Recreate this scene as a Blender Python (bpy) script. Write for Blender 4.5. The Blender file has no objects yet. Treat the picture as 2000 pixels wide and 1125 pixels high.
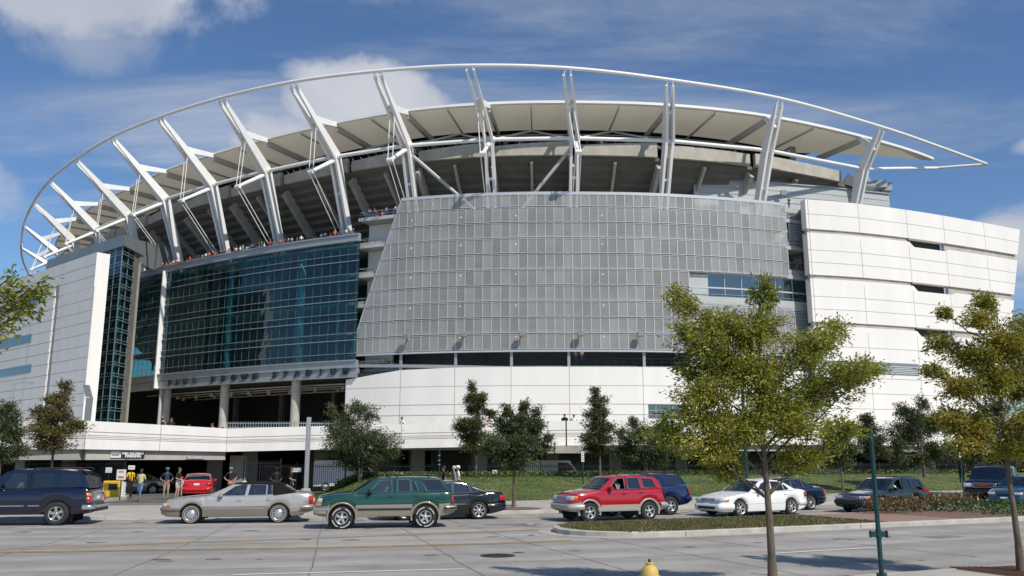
import bpy, bmesh, math, random
from math import sin, cos, pi, radians, sqrt, atan2, floor
from mathutils import Vector, Matrix, geometry, noise
SC = bpy.context.scene
COL = SC.collection
# ---------------------------------------------------------------- camera, world, sun, exposure
H0 = 2.25; FPX = 1700.0; PITCH = radians(11.15)
cd = bpy.data.cameras.new('camera'); cam = bpy.data.objects.new('camera', cd); COL.objects.link(cam)
cam.location = (0, 0, H0); cam.rotation_euler = (pi/2 + PITCH, 0, 0)
cd.sensor_width = 36; cd.lens = FPX/2000*36; cd.clip_start = .1; cd.clip_end = 6000
SC.camera = cam
SUN_EL = radians(46); SUN_AZ = radians(140)          # azimuth clockwise from +Y
world = bpy.data.worlds.new('World'); SC.world = world; world.use_nodes = True
def build_world():
    nt = world.node_tree; N = nt.nodes; Lk = nt.links; N.clear()
    out = N.new('ShaderNodeOutputWorld'); bg = N.new('ShaderNodeBackground'); bg.inputs[1].default_value = 0.096
    sky = N.new('ShaderNodeTexSky'); sky.sky_type = 'NISHITA'; sky.sun_disc = False
    sky.sun_elevation = SUN_EL; sky.sun_rotation = SUN_AZ; sky.air_density = 1.0; sky.dust_density = 0.35; sky.ozone_density = 2.6
    tc = N.new('ShaderNodeTexCoord'); sep = N.new('ShaderNodeSeparateXYZ'); Lk.new(tc.outputs['Generated'], sep.inputs[0])
    def M(op, a, b=None, clamp=False):
        n = N.new('ShaderNodeMath'); n.operation = op; n.use_clamp = clamp
        for i, v in enumerate((a, b)):
            if v is None: continue
            if isinstance(v, (int, float)): n.inputs[i].default_value = v
            else: Lk.new(v, n.inputs[i])
        return n.outputs[0]
    # project the view direction onto a cloud layer overhead
    zc = M('MAXIMUM', sep.outputs[2], .03)
    u = M('DIVIDE', sep.outputs[0], M('ADD', zc, .12)); v = M('DIVIDE', sep.outputs[1], M('ADD', zc, .12))
    cmb = N.new('ShaderNodeCombineXYZ'); Lk.new(u, cmb.inputs[0]); Lk.new(v, cmb.inputs[1])
    def noi(scale, det, rough, dist=0, vec=None, sc=(1, 1, 1), rot=0):
        mp = N.new('ShaderNodeMapping'); mp.inputs['Scale'].default_value = sc; mp.inputs['Rotation'].default_value = (0, 0, rot)
        Lk.new(vec or cmb.outputs[0], mp.inputs[0])
        n = N.new('ShaderNodeTexNoise'); n.inputs['Scale'].default_value = scale; n.inputs['Detail'].default_value = det
        n.inputs['Roughness'].default_value = rough; n.inputs['Distortion'].default_value = dist
        Lk.new(mp.outputs[0], n.inputs['Vector']); return n.outputs[0]
    def ramp(x, a, b):
        mr = N.new('ShaderNodeMapRange'); mr.interpolation_type = 'SMOOTHSTEP'
        Lk.new(x, mr.inputs[0]); mr.inputs[1].default_value = a; mr.inputs[2].default_value = b; return mr.outputs[0]
    def blob(az, el, raz, rel):
        # soft bank of cloud standing in the direction azimuth az, elevation el (degrees)
        A, E = radians(az), radians(el)
        d = Vector((sin(A)*cos(E), cos(A)*cos(E), sin(E))); r = Vector((cos(A), -sin(A), 0)); t = r.cross(d)
        def dot(vv):
            n = N.new('ShaderNodeVectorMath'); n.operation = 'DOT_PRODUCT'; Lk.new(tc.outputs['Generated'], n.inputs[0]); n.inputs[1].default_value = vv; return n.outputs['Value']
        a = M('DIVIDE', dot(r), sin(radians(raz))); b = M('DIVIDE', dot(t), sin(radians(rel)))
        q = M('ADD', M('MULTIPLY', a, a), M('MULTIPLY', b, b))
        front = M('GREATER_THAN', dot(d), 0)
        return M('MULTIPLY', M('SUBTRACT', 1, q), front)
    puff = noi(6.5, 9, .58, .3, tc.outputs['Generated'])
    cov = None
    for (az, el, ra, re, w) in BLOBS:
        b = M('ADD', M('MULTIPLY', M('MAXIMUM', blob(az, el, ra, re), -1.0), w), M('MULTIPLY', M('SUBTRACT', puff, .5), 2.6))
        c = ramp(b, .05, .7)
        c = M('MULTIPLY', c, min(1, w*1.1))
        cov = c if cov is None else M('MAXIMUM', cov, c)
    wisp = noi(1.1, 8, .6, .6, None, (.55, 1.7, 1), radians(-28))
    wisp2 = noi(4.0, 8, .6, .3, None, (.4, 1.6, 1), radians(-28))
    wz = M('MULTIPLY', ramp(wisp, .46, .78), M('ADD', .35, wisp2)); wz = M('MULTIPLY', wz, .85)
    fac = M('MAXIMUM', cov, wz, True)
    shade = noi(3.0, 6, .55, 0, tc.outputs['Generated'])
    cr = N.new('ShaderNodeValToRGB'); Lk.new(shade, cr.inputs[0])
    cr.color_ramp.elements[0].position = .35; cr.color_ramp.elements[0].color = (4.3, 4.8, 5.8, 1)
    cr.color_ramp.elements[1].position = .65; cr.color_ramp.elements[1].color = (6.6, 6.8, 7.4, 1)
    tint = N.new('ShaderNodeMix'); tint.data_type = 'RGBA'; tint.blend_type = 'MULTIPLY'; tint.inputs[0].default_value = 1
    Lk.new(sky.outputs[0], tint.inputs[6]); tint.inputs[7].default_value = SKYTINT
    mx = N.new('ShaderNodeMix'); mx.data_type = 'RGBA'; Lk.new(fac, mx.inputs[0]); Lk.new(tint.outputs[2], mx.inputs[6]); Lk.new(cr.outputs[0], mx.inputs[7])
    Lk.new(mx.outputs[2], bg.inputs[0]); Lk.new(bg.outputs[0], out.inputs[0])
SKYTINT = (.80, .99, 1.18, 1)
# (azimuth, elevation, half width, half height, strength) of the cloud banks
BLOBS = [(-29, 28.5, 9.5, 4.8, .92), (-26, 24.5, 5, 2.6, .5), (-10.5, 22.2, 7.4, 3.6, 1.05), (-15.5, 20.2, 5, 3.0, .9), (4.6, 26.6, 2.2, .8, .35), (7.2, 26.9, 1.6, .8, .35), (-9, 30, 5, 1.2, .3), (31.5, 12.5, 4, 3.0, .9), (33, 17.5, 2.2, .9, .7), (-33, 5, 6, 3, .7), (-35, 14, 6, 3, .6)]
build_world()
sl = bpy.data.lights.new('sun', 'SUN'); sl.energy = 4.2; sl.angle = radians(.53); sl.color = (1, .93, .82)
so = bpy.data.objects.new('sun', sl); COL.objects.link(so)
sdir = Vector((sin(SUN_AZ)*cos(SUN_EL), cos(SUN_AZ)*cos(SUN_EL), sin(SUN_EL)))
so.rotation_euler = sdir.to_track_quat('Z', 'Y').to_euler(); so.location = (40, -40, 60)
SC.view_settings.view_transform = 'Standard'; SC.view_settings.look = 'None'
SC.view_settings.gamma = 1; SC.view_settings.exposure = 0.0
SC.render.engine = 'CYCLES'
SC.cycles.max_bounces = 8; SC.cycles.transparent_max_bounces = 14

# ---------------------------------------------------------------- measuring: directions of the photograph's points
CP, SP = cos(PITCH), sin(PITCH)
def ray(px, py):
    u = (px-1000)/FPX; v = (562.5-py)/FPX
    return u, CP - v*SP, SP + v*CP
def gp(px, py, z=0.0):
    u, y, dz = ray(px, py); t = (z-H0)/dz
    return Vector((u*t, y*t, z))
def at(px, py, Y):
    u, y, dz = ray(px, py); t = Y/y
    return Vector((u*t, Y, H0+dz*t))
def proj(p):
    yy = p[1]*CP + (p[2]-H0)*SP; zz = -p[1]*SP + (p[2]-H0)*CP
    return 1000+FPX*p[0]/yy, 562.5-FPX*zz/yy

# ---------------------------------------------------------------- mesh helpers
class MB:
    def __init__(s): s.v = []; s.f = []; s.m = []; s.sm = []
    def add(s, vs, fs, m=0, smooth=False):
        o = len(s.v); s.v.extend([Vector(v) for v in vs])
        for f in fs: s.f.append([i+o for i in f]); s.m.append(m); s.sm.append(smooth)
        return s
    def box(s, c, d, rz=0, m=0, rot=None):
        R = rot if rot is not None else Matrix.Rotation(rz, 3, 'Z'); c = Vector(c)
        vs = [c + R @ Vector((x*d[0]/2, y*d[1]/2, z*d[2]/2)) for x in (-1, 1) for y in (-1, 1) for z in (-1, 1)]
        return s.add(vs, [(0, 1, 3, 2), (4, 6, 7, 5), (0, 4, 5, 1), (2, 3, 7, 6), (0, 2, 6, 4), (1, 5, 7, 3)], m)
    def bbox(s, c, d, b=.02, rz=0, m=0):
        # box with chamfered vertical and top edges
        x, y, z = d[0]/2, d[1]/2, d[2]/2; c = Vector(c); R = Matrix.Rotation(rz, 3, 'Z')
        def ring(x, y, z, b): return [(x-b, -y, z), (x, -y+b, z), (x, y-b, z), (x-b, y, z), (-x+b, y, z), (-x, y-b, z), (-x, -y+b, z), (-x+b, -y, z)]
        rings = [ring(x-b, y-b, -z, b*.6), ring(x, y, -z+b, b), ring(x, y, z-b, b), ring(x-b, y-b, z, b*.6)]
        vs = [c + R @ Vector(p) for r in rings for p in r]; fs = []
        for k in range(3):
            for i in range(8): j = (i+1) % 8; fs.append((k*8+i, k*8+j, k*8+8+j, k*8+8+i))
        fs.append(list(range(7, -1, -1))); fs.append(list(range(24, 32)))
        return s.add(vs, fs, m)
    def tube(s, pts, r, n=8, m=0, cap=True, smooth=True):
        pts = [Vector(p) for p in pts]; k = len(pts)
        rs = list(r) if hasattr(r, '__len__') else [r]*k
        vs = []; fs = []; ref = None
        for i, p in enumerate(pts):
            d = (pts[min(i+1, k-1)] - pts[max(i-1, 0)])
            if d.length < 1e-9: d = Vector((0, 0, 1))
            d.normalize()
            if ref is None: ref = Vector((0, 0, 1)) if abs(d.z) < .9 else Vector((1, 0, 0))
            a = d.cross(ref).normalized(); b = d.cross(a).normalized(); ref = a.cross(d) if abs(a.cross(d).dot(d)) < .9 else ref
            for j in range(n):
                t = 2*pi*j/n; vs.append(p + (a*cos(t)+b*sin(t))*rs[i])
        for i in range(k-1):
            for j in range(n): q = (j+1) % n; fs.append((i*n+j, i*n+q, i*n+n+q, i*n+n+j))
        s.add(vs, fs, m, smooth)
        if cap: s.add([vs[j] for j in range(n)], [tuple(range(n))], m); s.add(vs[-n:], [tuple(range(n-1, -1, -1))], m)
        return s
    def beam(s, a, b, w, h, up=(0, 0, 1), m=0, w2=None, h2=None):
        a, b = Vector(a), Vector(b); d = (b-a).normalized(); x = d.cross(Vector(up))
        if x.length < 1e-4: x = d.cross(Vector((1, 0, 0)))
        x.normalize(); z = x.cross(d); w2 = w2 or w; h2 = h2 or h
        vs = [p + x*sx*ww/2 + z*sz*hh/2 for p, ww, hh in ((a, w, h), (b, w2, h2)) for sx, sz in ((-1, -1), (1, -1), (1, 1), (-1, 1))]
        return s.add(vs, [(0, 1, 2, 3), (7, 6, 5, 4), (0, 4, 5, 1), (1, 5, 6, 2), (2, 6, 7, 3), (3, 7, 4, 0)], m)
    def lathe(s, prof, n=24, c=(0, 0, 0), axis='z', m=0, smooth=True):
        c = Vector(c); vs = []; fs = []; k = len(prof)
        for j in range(n):
            t = 2*pi*j/n
            for (r, h) in prof:
                p = (r*cos(t), r*sin(t), h) if axis == 'z' else (r*cos(t), h, r*sin(t))
                vs.append(c+Vector(p))
        for j in range(n):
            q = (j+1) % n
            for i in range(k-1): fs.append((j*k+i, q*k+i, q*k+i+1, j*k+i+1))
        return s.add(vs, fs, m, smooth)
    def prism(s, poly, z0, z1, m=0):
        # extrude a plan polygon [(x,y)..] from z0 to z1 (numbers or functions of point)
        n = len(poly); g0 = (lambda p: z0) if not callable(z0) else z0; g1 = (lambda p: z1) if not callable(z1) else z1
        vs = [(p[0], p[1], g0(p)) for p in poly] + [(p[0], p[1], g1(p)) for p in poly]
        fs = [(i, (i+1) % n, n+(i+1) % n, n+i) for i in range(n)]
        tri = geometry.tessellate_polygon([[Vector((p[0], p[1], 0)) for p in poly]])
        for t in tri: fs.append(tuple(t)); fs.append(tuple(n+i for i in reversed(t)))
        return s.add(vs, fs, m)
    def grid(s, rows, m=0, smooth=True, mf=None):
        k = len(rows[0]); vs = [p for r in rows for p in r]; o = len(s.v); s.v.extend([Vector(v) for v in vs])
        for i in range(len(rows)-1):
            for j in range(k-1):
                s.f.append([o+i*k+j, o+i*k+j+1, o+i*k+k+j+1, o+i*k+k+j]); s.m.append(mf(i, j) if mf else m); s.sm.append(smooth)
        return s
    def build(s, name, mats, parent=None, world=False, fix=True, **tg):
        me = bpy.data.meshes.new(name)
        off = Vector((0, 0, 0)); loc = Vector((0, 0, 0))
        if parent is not None and world: off = parent.location
        if parent is None and s.v:
            xs = [v.x for v in s.v]; ys = [v.y for v in s.v]; zs = [v.z for v in s.v]
            off = Vector(((min(xs)+max(xs))/2, (min(ys)+max(ys))/2, min(zs))); loc = off
        me.from_pydata([tuple(v-off) for v in s.v], [], s.f)
        for mt in (mats if isinstance(mats, (list, tuple)) else [mats]): me.materials.append(mt)
        if len(set(s.m)) > 1: me.polygons.foreach_set('material_index', s.m)
        me.polygons.foreach_set('use_smooth', s.sm)
        if fix:
            bm = bmesh.new(); bm.from_mesh(me); bmesh.ops.recalc_face_normals(bm, faces=bm.faces); bm.to_mesh(me); bm.free()
        me.update()
        o = bpy.data.objects.new(name, me); COL.objects.link(o); o.location = loc
        if parent is not None: o.parent = parent; o.location = (0, 0, 0)
        for k2, v2 in tg.items(): o[k2] = v2
        return o
def thing(name, label, cat, loc=(0, 0, 0), rz=0, group=None):
    o = bpy.data.objects.new(name, None); COL.objects.link(o); o.location = loc; o.rotation_euler = (0, 0, rz)
    o.empty_display_size = .3; o['label'] = label; o['category'] = cat
    if group: o['group'] = group
    return o
def dup(root, loc=None, rz=None, label=None, group=None, scale=None):
    def cp(o, par):
        c = o.copy(); COL.objects.link(c); c.parent = par
        for ch in [x for x in bpy.data.objects if x.parent == o]: cp(ch, c)
        return c
    r = cp(root, None)
    if loc is not None: r.location = loc
    if rz is not None: r.rotation_euler = (0, 0, rz)
    if scale is not None: r.scale = (scale,)*3
    if label: r['label'] = label
    if group: r['group'] = group
    return r

# ---------------------------------------------------------------- materials
def mat(name, col, rough=.6, metal=0, var=0, vscale=3, bump=0, bscale=40, spec=None, col2=None, det=5, coat=0, stretch=(1, 1, 1), island=0, sub=0, contrast=(.3, .7)):
    m = bpy.data.materials.new(name); m.use_nodes = True; nt = m.node_tree; N = nt.nodes; L = nt.links
    b = N['Principled BSDF']; b.inputs['Roughness'].default_value = rough; b.inputs['Metallic'].default_value = metal
    c = (*col, 1) if len(col) == 3 else col; b.inputs['Base Color'].default_value = c
    if spec is not None: b.inputs['Specular IOR Level'].default_value = spec
    if coat: b.inputs['Coat Weight'].default_value = coat; b.inputs['Coat Roughness'].default_value = .05
    tc = N.new('ShaderNodeTexCoord'); mp = N.new('ShaderNodeMapping'); mp.inputs['Scale'].default_value = stretch
    L.new(tc.outputs['Object'], mp.inputs[0])
    last = None
    if var or col2:
        n = N.new('ShaderNodeTexNoise'); n.inputs['Scale'].default_value = vscale; n.inputs['Detail'].default_value = det; n.inputs['Roughness'].default_value = .62
        L.new(mp.outputs[0], n.inputs['Vector'])
        r = N.new('ShaderNodeValToRGB'); L.new(n.outputs[0], r.inputs[0])
        lo = tuple(x*(1-var) for x in c[:3]); hi = tuple(min(1, x*(1+var)) for x in c[:3])
        if col2: hi = col2
        r.color_ramp.elements[0].position = contrast[0]; r.color_ramp.elements[1].position = contrast[1]
        r.color_ramp.elements[0].color = (*lo, 1); r.color_ramp.elements[1].color = (*hi, 1)
        last = r.outputs[0]; L.new(last, b.inputs['Base Color'])
    if island:
        g = N.new('ShaderNodeNewGeometry'); hs = N.new('ShaderNodeHueSaturation')
        mr = N.new('ShaderNodeMapRange'); L.new(g.outputs['Random Per Island'], mr.inputs[0]); mr.inputs[3].default_value = 1-island; mr.inputs[4].default_value = 1+island
        L.new(mr.outputs[0], hs.inputs['Value'])
        if last: L.new(last, hs.inputs['Color'])
        else: hs.inputs['Color'].default_value = c
        last = hs.outputs[0]; L.new(last, b.inputs['Base Color'])
    if bump:
        n2 = N.new('ShaderNodeTexNoise'); n2.inputs['Scale'].default_value = bscale; n2.inputs['Detail'].default_value = 4
        L.new(mp.outputs[0], n2.inputs['Vector'])
        bp = N.new('ShaderNodeBump'); bp.inputs['Strength'].default_value = bump; bp.inputs['Distance'].default_value = .02
        L.new(n2.outputs[0], bp.inputs['Height']); L.new(bp.outputs[0], b.inputs['Normal'])
    return m
def see_through(name, tint, gloss_col=(1, 1, 1), rough=.03, base=.06, edge=.9, dark=None):
    # thin architectural glass: tinted see-through with a fresnel reflection
    m = bpy.data.materials.new(name); m.use_nodes = True; nt = m.node_tree; N = nt.nodes; L = nt.links
    N.remove(N['Principled BSDF']); out = N['Material Output']
    t = N.new('ShaderNodeBsdfTransparent'); t.inputs[0].default_value = (*tint, 1)
    g = N.new('ShaderNodeBsdfGlossy'); g.inputs['Color'].default_value = (*gloss_col, 1); g.inputs['Roughness'].default_value = rough
    # Schlick reflectance, the same from either face
    ge = N.new('ShaderNodeNewGeometry'); dt = N.new('ShaderNodeVectorMath'); dt.operation = 'DOT_PRODUCT'; L.new(ge.outputs['Normal'], dt.inputs[0]); L.new(ge.outputs['Incoming'], dt.inputs[1])
    ab = N.new('ShaderNodeMath'); ab.operation = 'ABSOLUTE'; L.new(dt.outputs['Value'], ab.inputs[0])
    iv = N.new('ShaderNodeMath'); iv.operation = 'SUBTRACT'; iv.inputs[0].default_value = 1; L.new(ab.outputs[0], iv.inputs[1])
    pw = N.new('ShaderNodeMath'); pw.operation = 'POWER'; L.new(iv.outputs[0], pw.inputs[0]); pw.inputs[1].default_value = 5
    mr = N.new('ShaderNodeMapRange'); L.new(pw.outputs[0], mr.inputs[0]); mr.inputs[3].default_value = base; mr.inputs[4].default_value = edge
    mx = N.new('ShaderNodeMixShader'); L.new(mr.outputs[0], mx.inputs[0])
    first = t.outputs[0]
    if dark:
        d = N.new('ShaderNodeBsdfDiffuse'); d.inputs[0].default_value = (*dark[:3], 1); m2 = N.new('ShaderNodeMixShader'); m2.inputs[0].default_value = dark[3]
        L.new(t.outputs[0], m2.inputs[1]); L.new(d.outputs[0], m2.inputs[2]); first = m2.outputs[0]
    L.new(first, mx.inputs[1]); L.new(g.outputs[0], mx.inputs[2]); L.new(mx.outputs[0], out.inputs[0])
    return m
def screen_mat(name, col, op):
    m = bpy.data.materials.new(name); m.use_nodes = True; nt = m.node_tree; N = nt.nodes; L = nt.links
    b = N['Principled BSDF']; b.inputs['Base Color'].default_value = (*col, 1); b.inputs['Metallic'].default_value = .0; b.inputs['Roughness'].default_value = .5
    t = N.new('ShaderNodeBsdfTransparent'); mx = N.new('ShaderNodeMixShader')
    # holes close up when the sheet is seen edge on
    lw = N.new('ShaderNodeLayerWeight'); lw.inputs[0].default_value = .35
    mr = N.new('ShaderNodeMapRange'); L.new(lw.outputs['Facing'], mr.inputs[0]); mr.inputs[3].default_value = op; mr.inputs[4].default_value = min(1, op+.25)
    tc = N.new('ShaderNodeTexCoord'); n = N.new('ShaderNodeTexNoise'); n.inputs['Scale'].default_value = .25; n.inputs['Detail'].default_value = 6; L.new(tc.outputs['Object'], n.inputs['Vector'])
    r = N.new('ShaderNodeValToRGB'); L.new(n.outputs[0], r.inputs[0]); r.color_ramp.elements[0].position = .3; r.color_ramp.elements[1].position = .7
    r.color_ramp.elements[0].color = (*[x*.86 for x in col], 1); r.color_ramp.elements[1].color = (*[x*1.1 for x in col], 1); L.new(r.outputs[0], b.inputs['Base Color'])
    ge = N.new('ShaderNodeNewGeometry'); hs = N.new('ShaderNodeHueSaturation'); rg = N.new('ShaderNodeMapRange'); L.new(ge.outputs['Random Per Island'], rg.inputs[0]); rg.inputs[3].default_value = .86; rg.inputs[4].default_value = 1.14
    L.new(rg.outputs[0], hs.inputs['Value']); L.new(r.outputs[0], hs.inputs['Color']); L.new(hs.outputs[0], b.inputs['Base Color'])
    L.new(mr.outputs[0], mx.inputs[0]); L.new(t.outputs[0], mx.inputs[1]); L.new(b.outputs[0], mx.inputs[2]); L.new(mx.outputs[0], N['Material Output'].inputs[0])
    return m
def leaf_mat(name, cols, trans=.35, scale=.8):
    # leaf colours vary leaf by leaf and clump by clump
    m = bpy.data.materials.new(name); m.use_nodes = True; nt = m.node_tree; N = nt.nodes; L = nt.links
    N.remove(N['Principled BSDF'])
    g = N.new('ShaderNodeNewGeometry'); tc = N.new('ShaderNodeTexCoord'); n = N.new('ShaderNodeTexNoise'); n.inputs['Scale'].default_value = scale; n.inputs['Detail'].default_value = 3
    L.new(tc.outputs['Object'], n.inputs['Vector'])
    a = N.new('ShaderNodeMath'); a.operation = 'MULTIPLY'; L.new(g.outputs['Random Per Island'], a.inputs[0]); a.inputs[1].default_value = .5
    b = N.new('ShaderNodeMath'); b.operation = 'MULTIPLY_ADD'; L.new(n.outputs[0], b.inputs[0]); b.inputs[1].default_value = 1.1; b.inputs[2].default_value = -.3
    c = N.new('ShaderNodeMath'); c.operation = 'ADD'; c.use_clamp = True; L.new(a.outputs[0], c.inputs[0]); L.new(b.outputs[0], c.inputs[1])
    r = N.new('ShaderNodeValToRGB'); L.new(c.outputs[0], r.inputs[0]); e = r.color_ramp.elements
    while len(e) < len(cols): e.new(.5)
    for i, (p, cc) in enumerate(cols): e[i].position = p; e[i].color = (*cc, 1)
    d = N.new('ShaderNodeBsdfDiffuse'); t = N.new('ShaderNodeBsdfTranslucent'); gl = N.new('ShaderNodeBsdfGlossy'); gl.inputs['Roughness'].default_value = .45
    L.new(r.outputs[0], d.inputs[0]); L.new(r.outputs[0], t.inputs[0])
    mx = N.new('ShaderNodeMixShader'); mx.inputs[0].default_value = trans; L.new(d.outputs[0], mx.inputs[1]); L.new(t.outputs[0], mx.inputs[2])
    m2 = N.new('ShaderNodeMixShader'); m2.inputs[0].default_value = .05; L.new(mx.outputs[0], m2.inputs[1]); L.new(gl.outputs[0], m2.inputs[2])
    L.new(m2.outputs[0], N['Material Output'].inputs[0]); return m
# ================================================================ materials of the place
M_ROAD = mat('road_concrete', (.215, .205, .19), .88, var=.2, vscale=.35, bump=.25, bscale=60, det=9)
M_SIDE = mat('sidewalk_concrete', (.40, .37, .33), .9, var=.14, vscale=.9, bump=.2, bscale=50, det=8)
M_KERB = mat('kerb_concrete', (.42, .40, .36), .9, var=.22, vscale=1.6, bump=.3, bscale=30, det=8)
M_ASPH = mat('asphalt', (.06, .062, .068), .9, var=.2, vscale=.8, bump=.3, bscale=90)
M_EARTH = mat('earth', (.17, .15, .12), .95, var=.2, vscale=.3)
M_WHITE = mat('precast_white', (.79, .77, .735), .75, var=.05, vscale=.3, stretch=(1, 1, .16), bump=.06, bscale=3, det=9)
M_WHITE2 = mat('precast_rough', (.79, .77, .735), .85, var=.05, vscale=.4, bump=.9, bscale=1.3)
M_PLAZA = mat('parapet_white', (.78, .76, .72), .75, var=.07, vscale=.9, stretch=(1, 1, .2), bump=.06, bscale=6, det=9)
M_JOINT = mat('joint', (.36, .34, .31), .9)
M_CONC = mat('concrete', (.42, .40, .35), .85, var=.18, vscale=.6, bump=.2, bscale=12, det=8)
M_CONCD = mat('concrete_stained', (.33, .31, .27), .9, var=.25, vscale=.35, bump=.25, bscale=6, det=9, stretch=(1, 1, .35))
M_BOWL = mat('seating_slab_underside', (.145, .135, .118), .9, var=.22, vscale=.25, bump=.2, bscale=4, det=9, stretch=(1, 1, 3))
M_STEEL = mat('white_steel', (.80, .80, .79), .42, var=.04, vscale=.4)
M_METAL = mat('panel_metal', (.33, .355, .37), .38, .25, var=.06, vscale=.3)
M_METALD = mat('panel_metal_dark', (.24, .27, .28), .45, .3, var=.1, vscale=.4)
M_CLAD = mat('clad_grey', (.44, .46, .45), .55, .1, var=.05, vscale=.3)
M_MULL = mat('mullion', (.36, .42, .43), .35, .5)
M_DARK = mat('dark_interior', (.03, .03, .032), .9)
M_BLACK = mat('black_metal', (.015, .016, .018), .45, .2)
M_FABRIC = bpy.data.materials.new('canopy_fabric'); M_FABRIC.use_nodes = True
def _fab():
    nt = M_FABRIC.node_tree; N = nt.nodes; L = nt.links; N.remove(N['Principled BSDF'])
    d = N.new('ShaderNodeBsdfDiffuse'); t = N.new('ShaderNodeBsdfTranslucent'); d.inputs[0].default_value = (.72, .69, .60, 1); t.inputs[0].default_value = (.72, .66, .52, 1)
    tc = N.new('ShaderNodeTexCoord'); n = N.new('ShaderNodeTexNoise'); n.inputs['Scale'].default_value = .2; L.new(tc.outputs['Object'], n.inputs[0])
    r = N.new('ShaderNodeValToRGB'); L.new(n.outputs[0], r.inputs[0]); r.color_ramp.elements[0].color = (.56, .52, .42, 1); r.color_ramp.elements[1].color = (.66, .62, .51, 1); L.new(r.outputs[0], d.inputs[0])
    mx = N.new('ShaderNodeMixShader'); mx.inputs[0].default_value = .22; L.new(d.outputs[0], mx.inputs[1]); L.new(t.outputs[0], mx.inputs[2]); L.new(mx.outputs[0], N['Material Output'].inputs[0])
_fab()
M_GLASS = see_through('facade_glass', (.15, .36, .39), (.6, .8, .95), .02, .075, .8, (.01, .05, .055, .15))
M_GLASS2 = see_through('window_glass', (.10, .34, .34), (.8, .95, 1), .02, .22, .95, (.01, .03, .04, .35))
M_SCREEN = screen_mat('perforated_screen', (.36, .36, .355), .68)
M_FRAME = mat('screen_frame', (.52, .54, .555), .4, .3)
M_LETTER = mat('letter_dark', (.03, .035, .05), .4, .3)
M_TEALCOL = mat('inner_column', (.62, .8, .8), .6)
def emis(name, col, s):
    m = bpy.data.materials.new(name); m.use_nodes = True; b = m.node_tree.nodes['Principled BSDF']
    b.inputs['Emission Color'].default_value = (*col, 1); b.inputs['Emission Strength'].default_value = s; b.inputs['Base Color'].default_value = (*col, 1); return m
M_LAMP = emis('lit_lamp', (1, .95, .85), 2.2)
def text_geo(txt, size, ext, bold=0):
    cu = bpy.data.curves.new('t', 'FONT'); cu.body = txt; cu.size = size; cu.extrude = ext; cu.offset = bold; cu.align_x = 'CENTER'; cu.align_y = 'CENTER'; cu.resolution_u = 3
    o = bpy.data.objects.new('t', cu); COL.objects.link(o); bpy.context.view_layer.update()
    dg = bpy.context.evaluated_depsgraph_get(); me = bpy.data.meshes.new_from_object(o.evaluated_get(dg))
    vs = [v.co.copy() for v in me.vertices]; fs = [tuple(p.vertices) for p in me.polygons]
    bpy.data.objects.remove(o); bpy.data.curves.remove(cu); bpy.data.meshes.remove(me); return vs, fs
def put_text(mb, txt, size, ext, origin, xdir, m=0, bold=0, zdir=(0, 0, 1)):
    vs, fs = text_geo(txt, size, ext, bold); x = Vector(xdir).normalized(); z = Vector(zdir); n = x.cross(z); o = Vector(origin)
    mb.add([o + x*v.x + z*v.y + n*v.z for v in vs], fs, m)

# ================================================================ plan curves of the stadium
class Curve:
    def __init__(s, pts, t0=0): s.p = [Vector((a, b, 0)) for a, b in pts]; s.t0 = t0
    def xy(s, t):
        u = t - s.t0; n = len(s.p); i = max(0, min(n-2, int(floor(u)))); f = u-i
        p1, p2 = s.p[i], s.p[i+1]; p0 = s.p[i-1] if i > 0 else p1*2-p2; p3 = s.p[i+2] if i+2 < n else p2*2-p1
        return .5*((2*p1)+(p2-p0)*f+(2*p0-5*p1+4*p2-p3)*f*f+(3*p1-p0-3*p2+p3)*f**3)
    def tan(s, t): return (s.xy(t+.02)-s.xy(t-.02)).normalized()
    def inn(s, t): d = s.tan(t); return Vector((-d.y, d.x, 0))          # inwards (away from the street)
    def P(s, t, c, z): v = s.xy(t)+s.inn(t)*c; return Vector((v.x, v.y, z))
    def T(s, px, py, c, a=None, b=None):
        # where along the curve (offset c) the direction of a photograph point meets it; returns t and height
        u, y, dz = ray(px, py); k = u/y
        lo = s.t0 if a is None else a; hi = s.t0+len(s.p)-1 if b is None else b
        for _ in range(50):
            mid = (lo+hi)/2; v = s.P(mid, c, 0)
            if v.x/v.y < k: lo = mid
            else: hi = mid
        v = s.P((lo+hi)/2, c, 0); return (lo+hi)/2, H0+dz/y*v.y
K = Curve([(-140, 267), (-134, 250), (-126.5, 234.5), (-117, 219.5), (-106.6, 206), (-95.5, 193.6), (-83.4, 182.3), (-70.8, 170.5), (-58, 161), (-45.3, 152.8), (-31, 145), (-17.8, 139.5), (-3.8, 136.6), (10.3, 136.0), (26, 137.2), (43.8, 141.8), (63.9, 151.4), (84, 164.5), (101, 182)], -2)
W = Curve([(46.5, 138.6), (58, 141.6), (70, 146.2), (83, 152.3), (96, 159), (112, 168)])
def rng(a, b, st):
    n = max(1, int(math.ceil((b-a)/st))); return [a+(b-a)*i/n for i in range(n+1)]
def band(mb, cv, t0, t1, c, z0, z1, th=.3, m=0, st=.12, zc=None):
    # solid curved strip following the curve: front at offset c, thickness th inwards; z0, z1 numbers or functions of t
    f0 = z0 if callable(z0) else (lambda t: z0); f1 = z1 if callable(z1) else (lambda t: z1)
    ts = rng(t0, t1, st)
    rows = [[cv.P(t, c, f0(t)), cv.P(t, c, f1(t)), cv.P(t, c+th, f1(t)), cv.P(t, c+th, f0(t)), cv.P(t, c, f0(t))] for t in ts]
    mb.grid(rows, m, False); mb.add(rows[0][:4], [(0, 1, 2, 3)], m); mb.add(rows[-1][:4], [(3, 2, 1, 0)], m)
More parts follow.
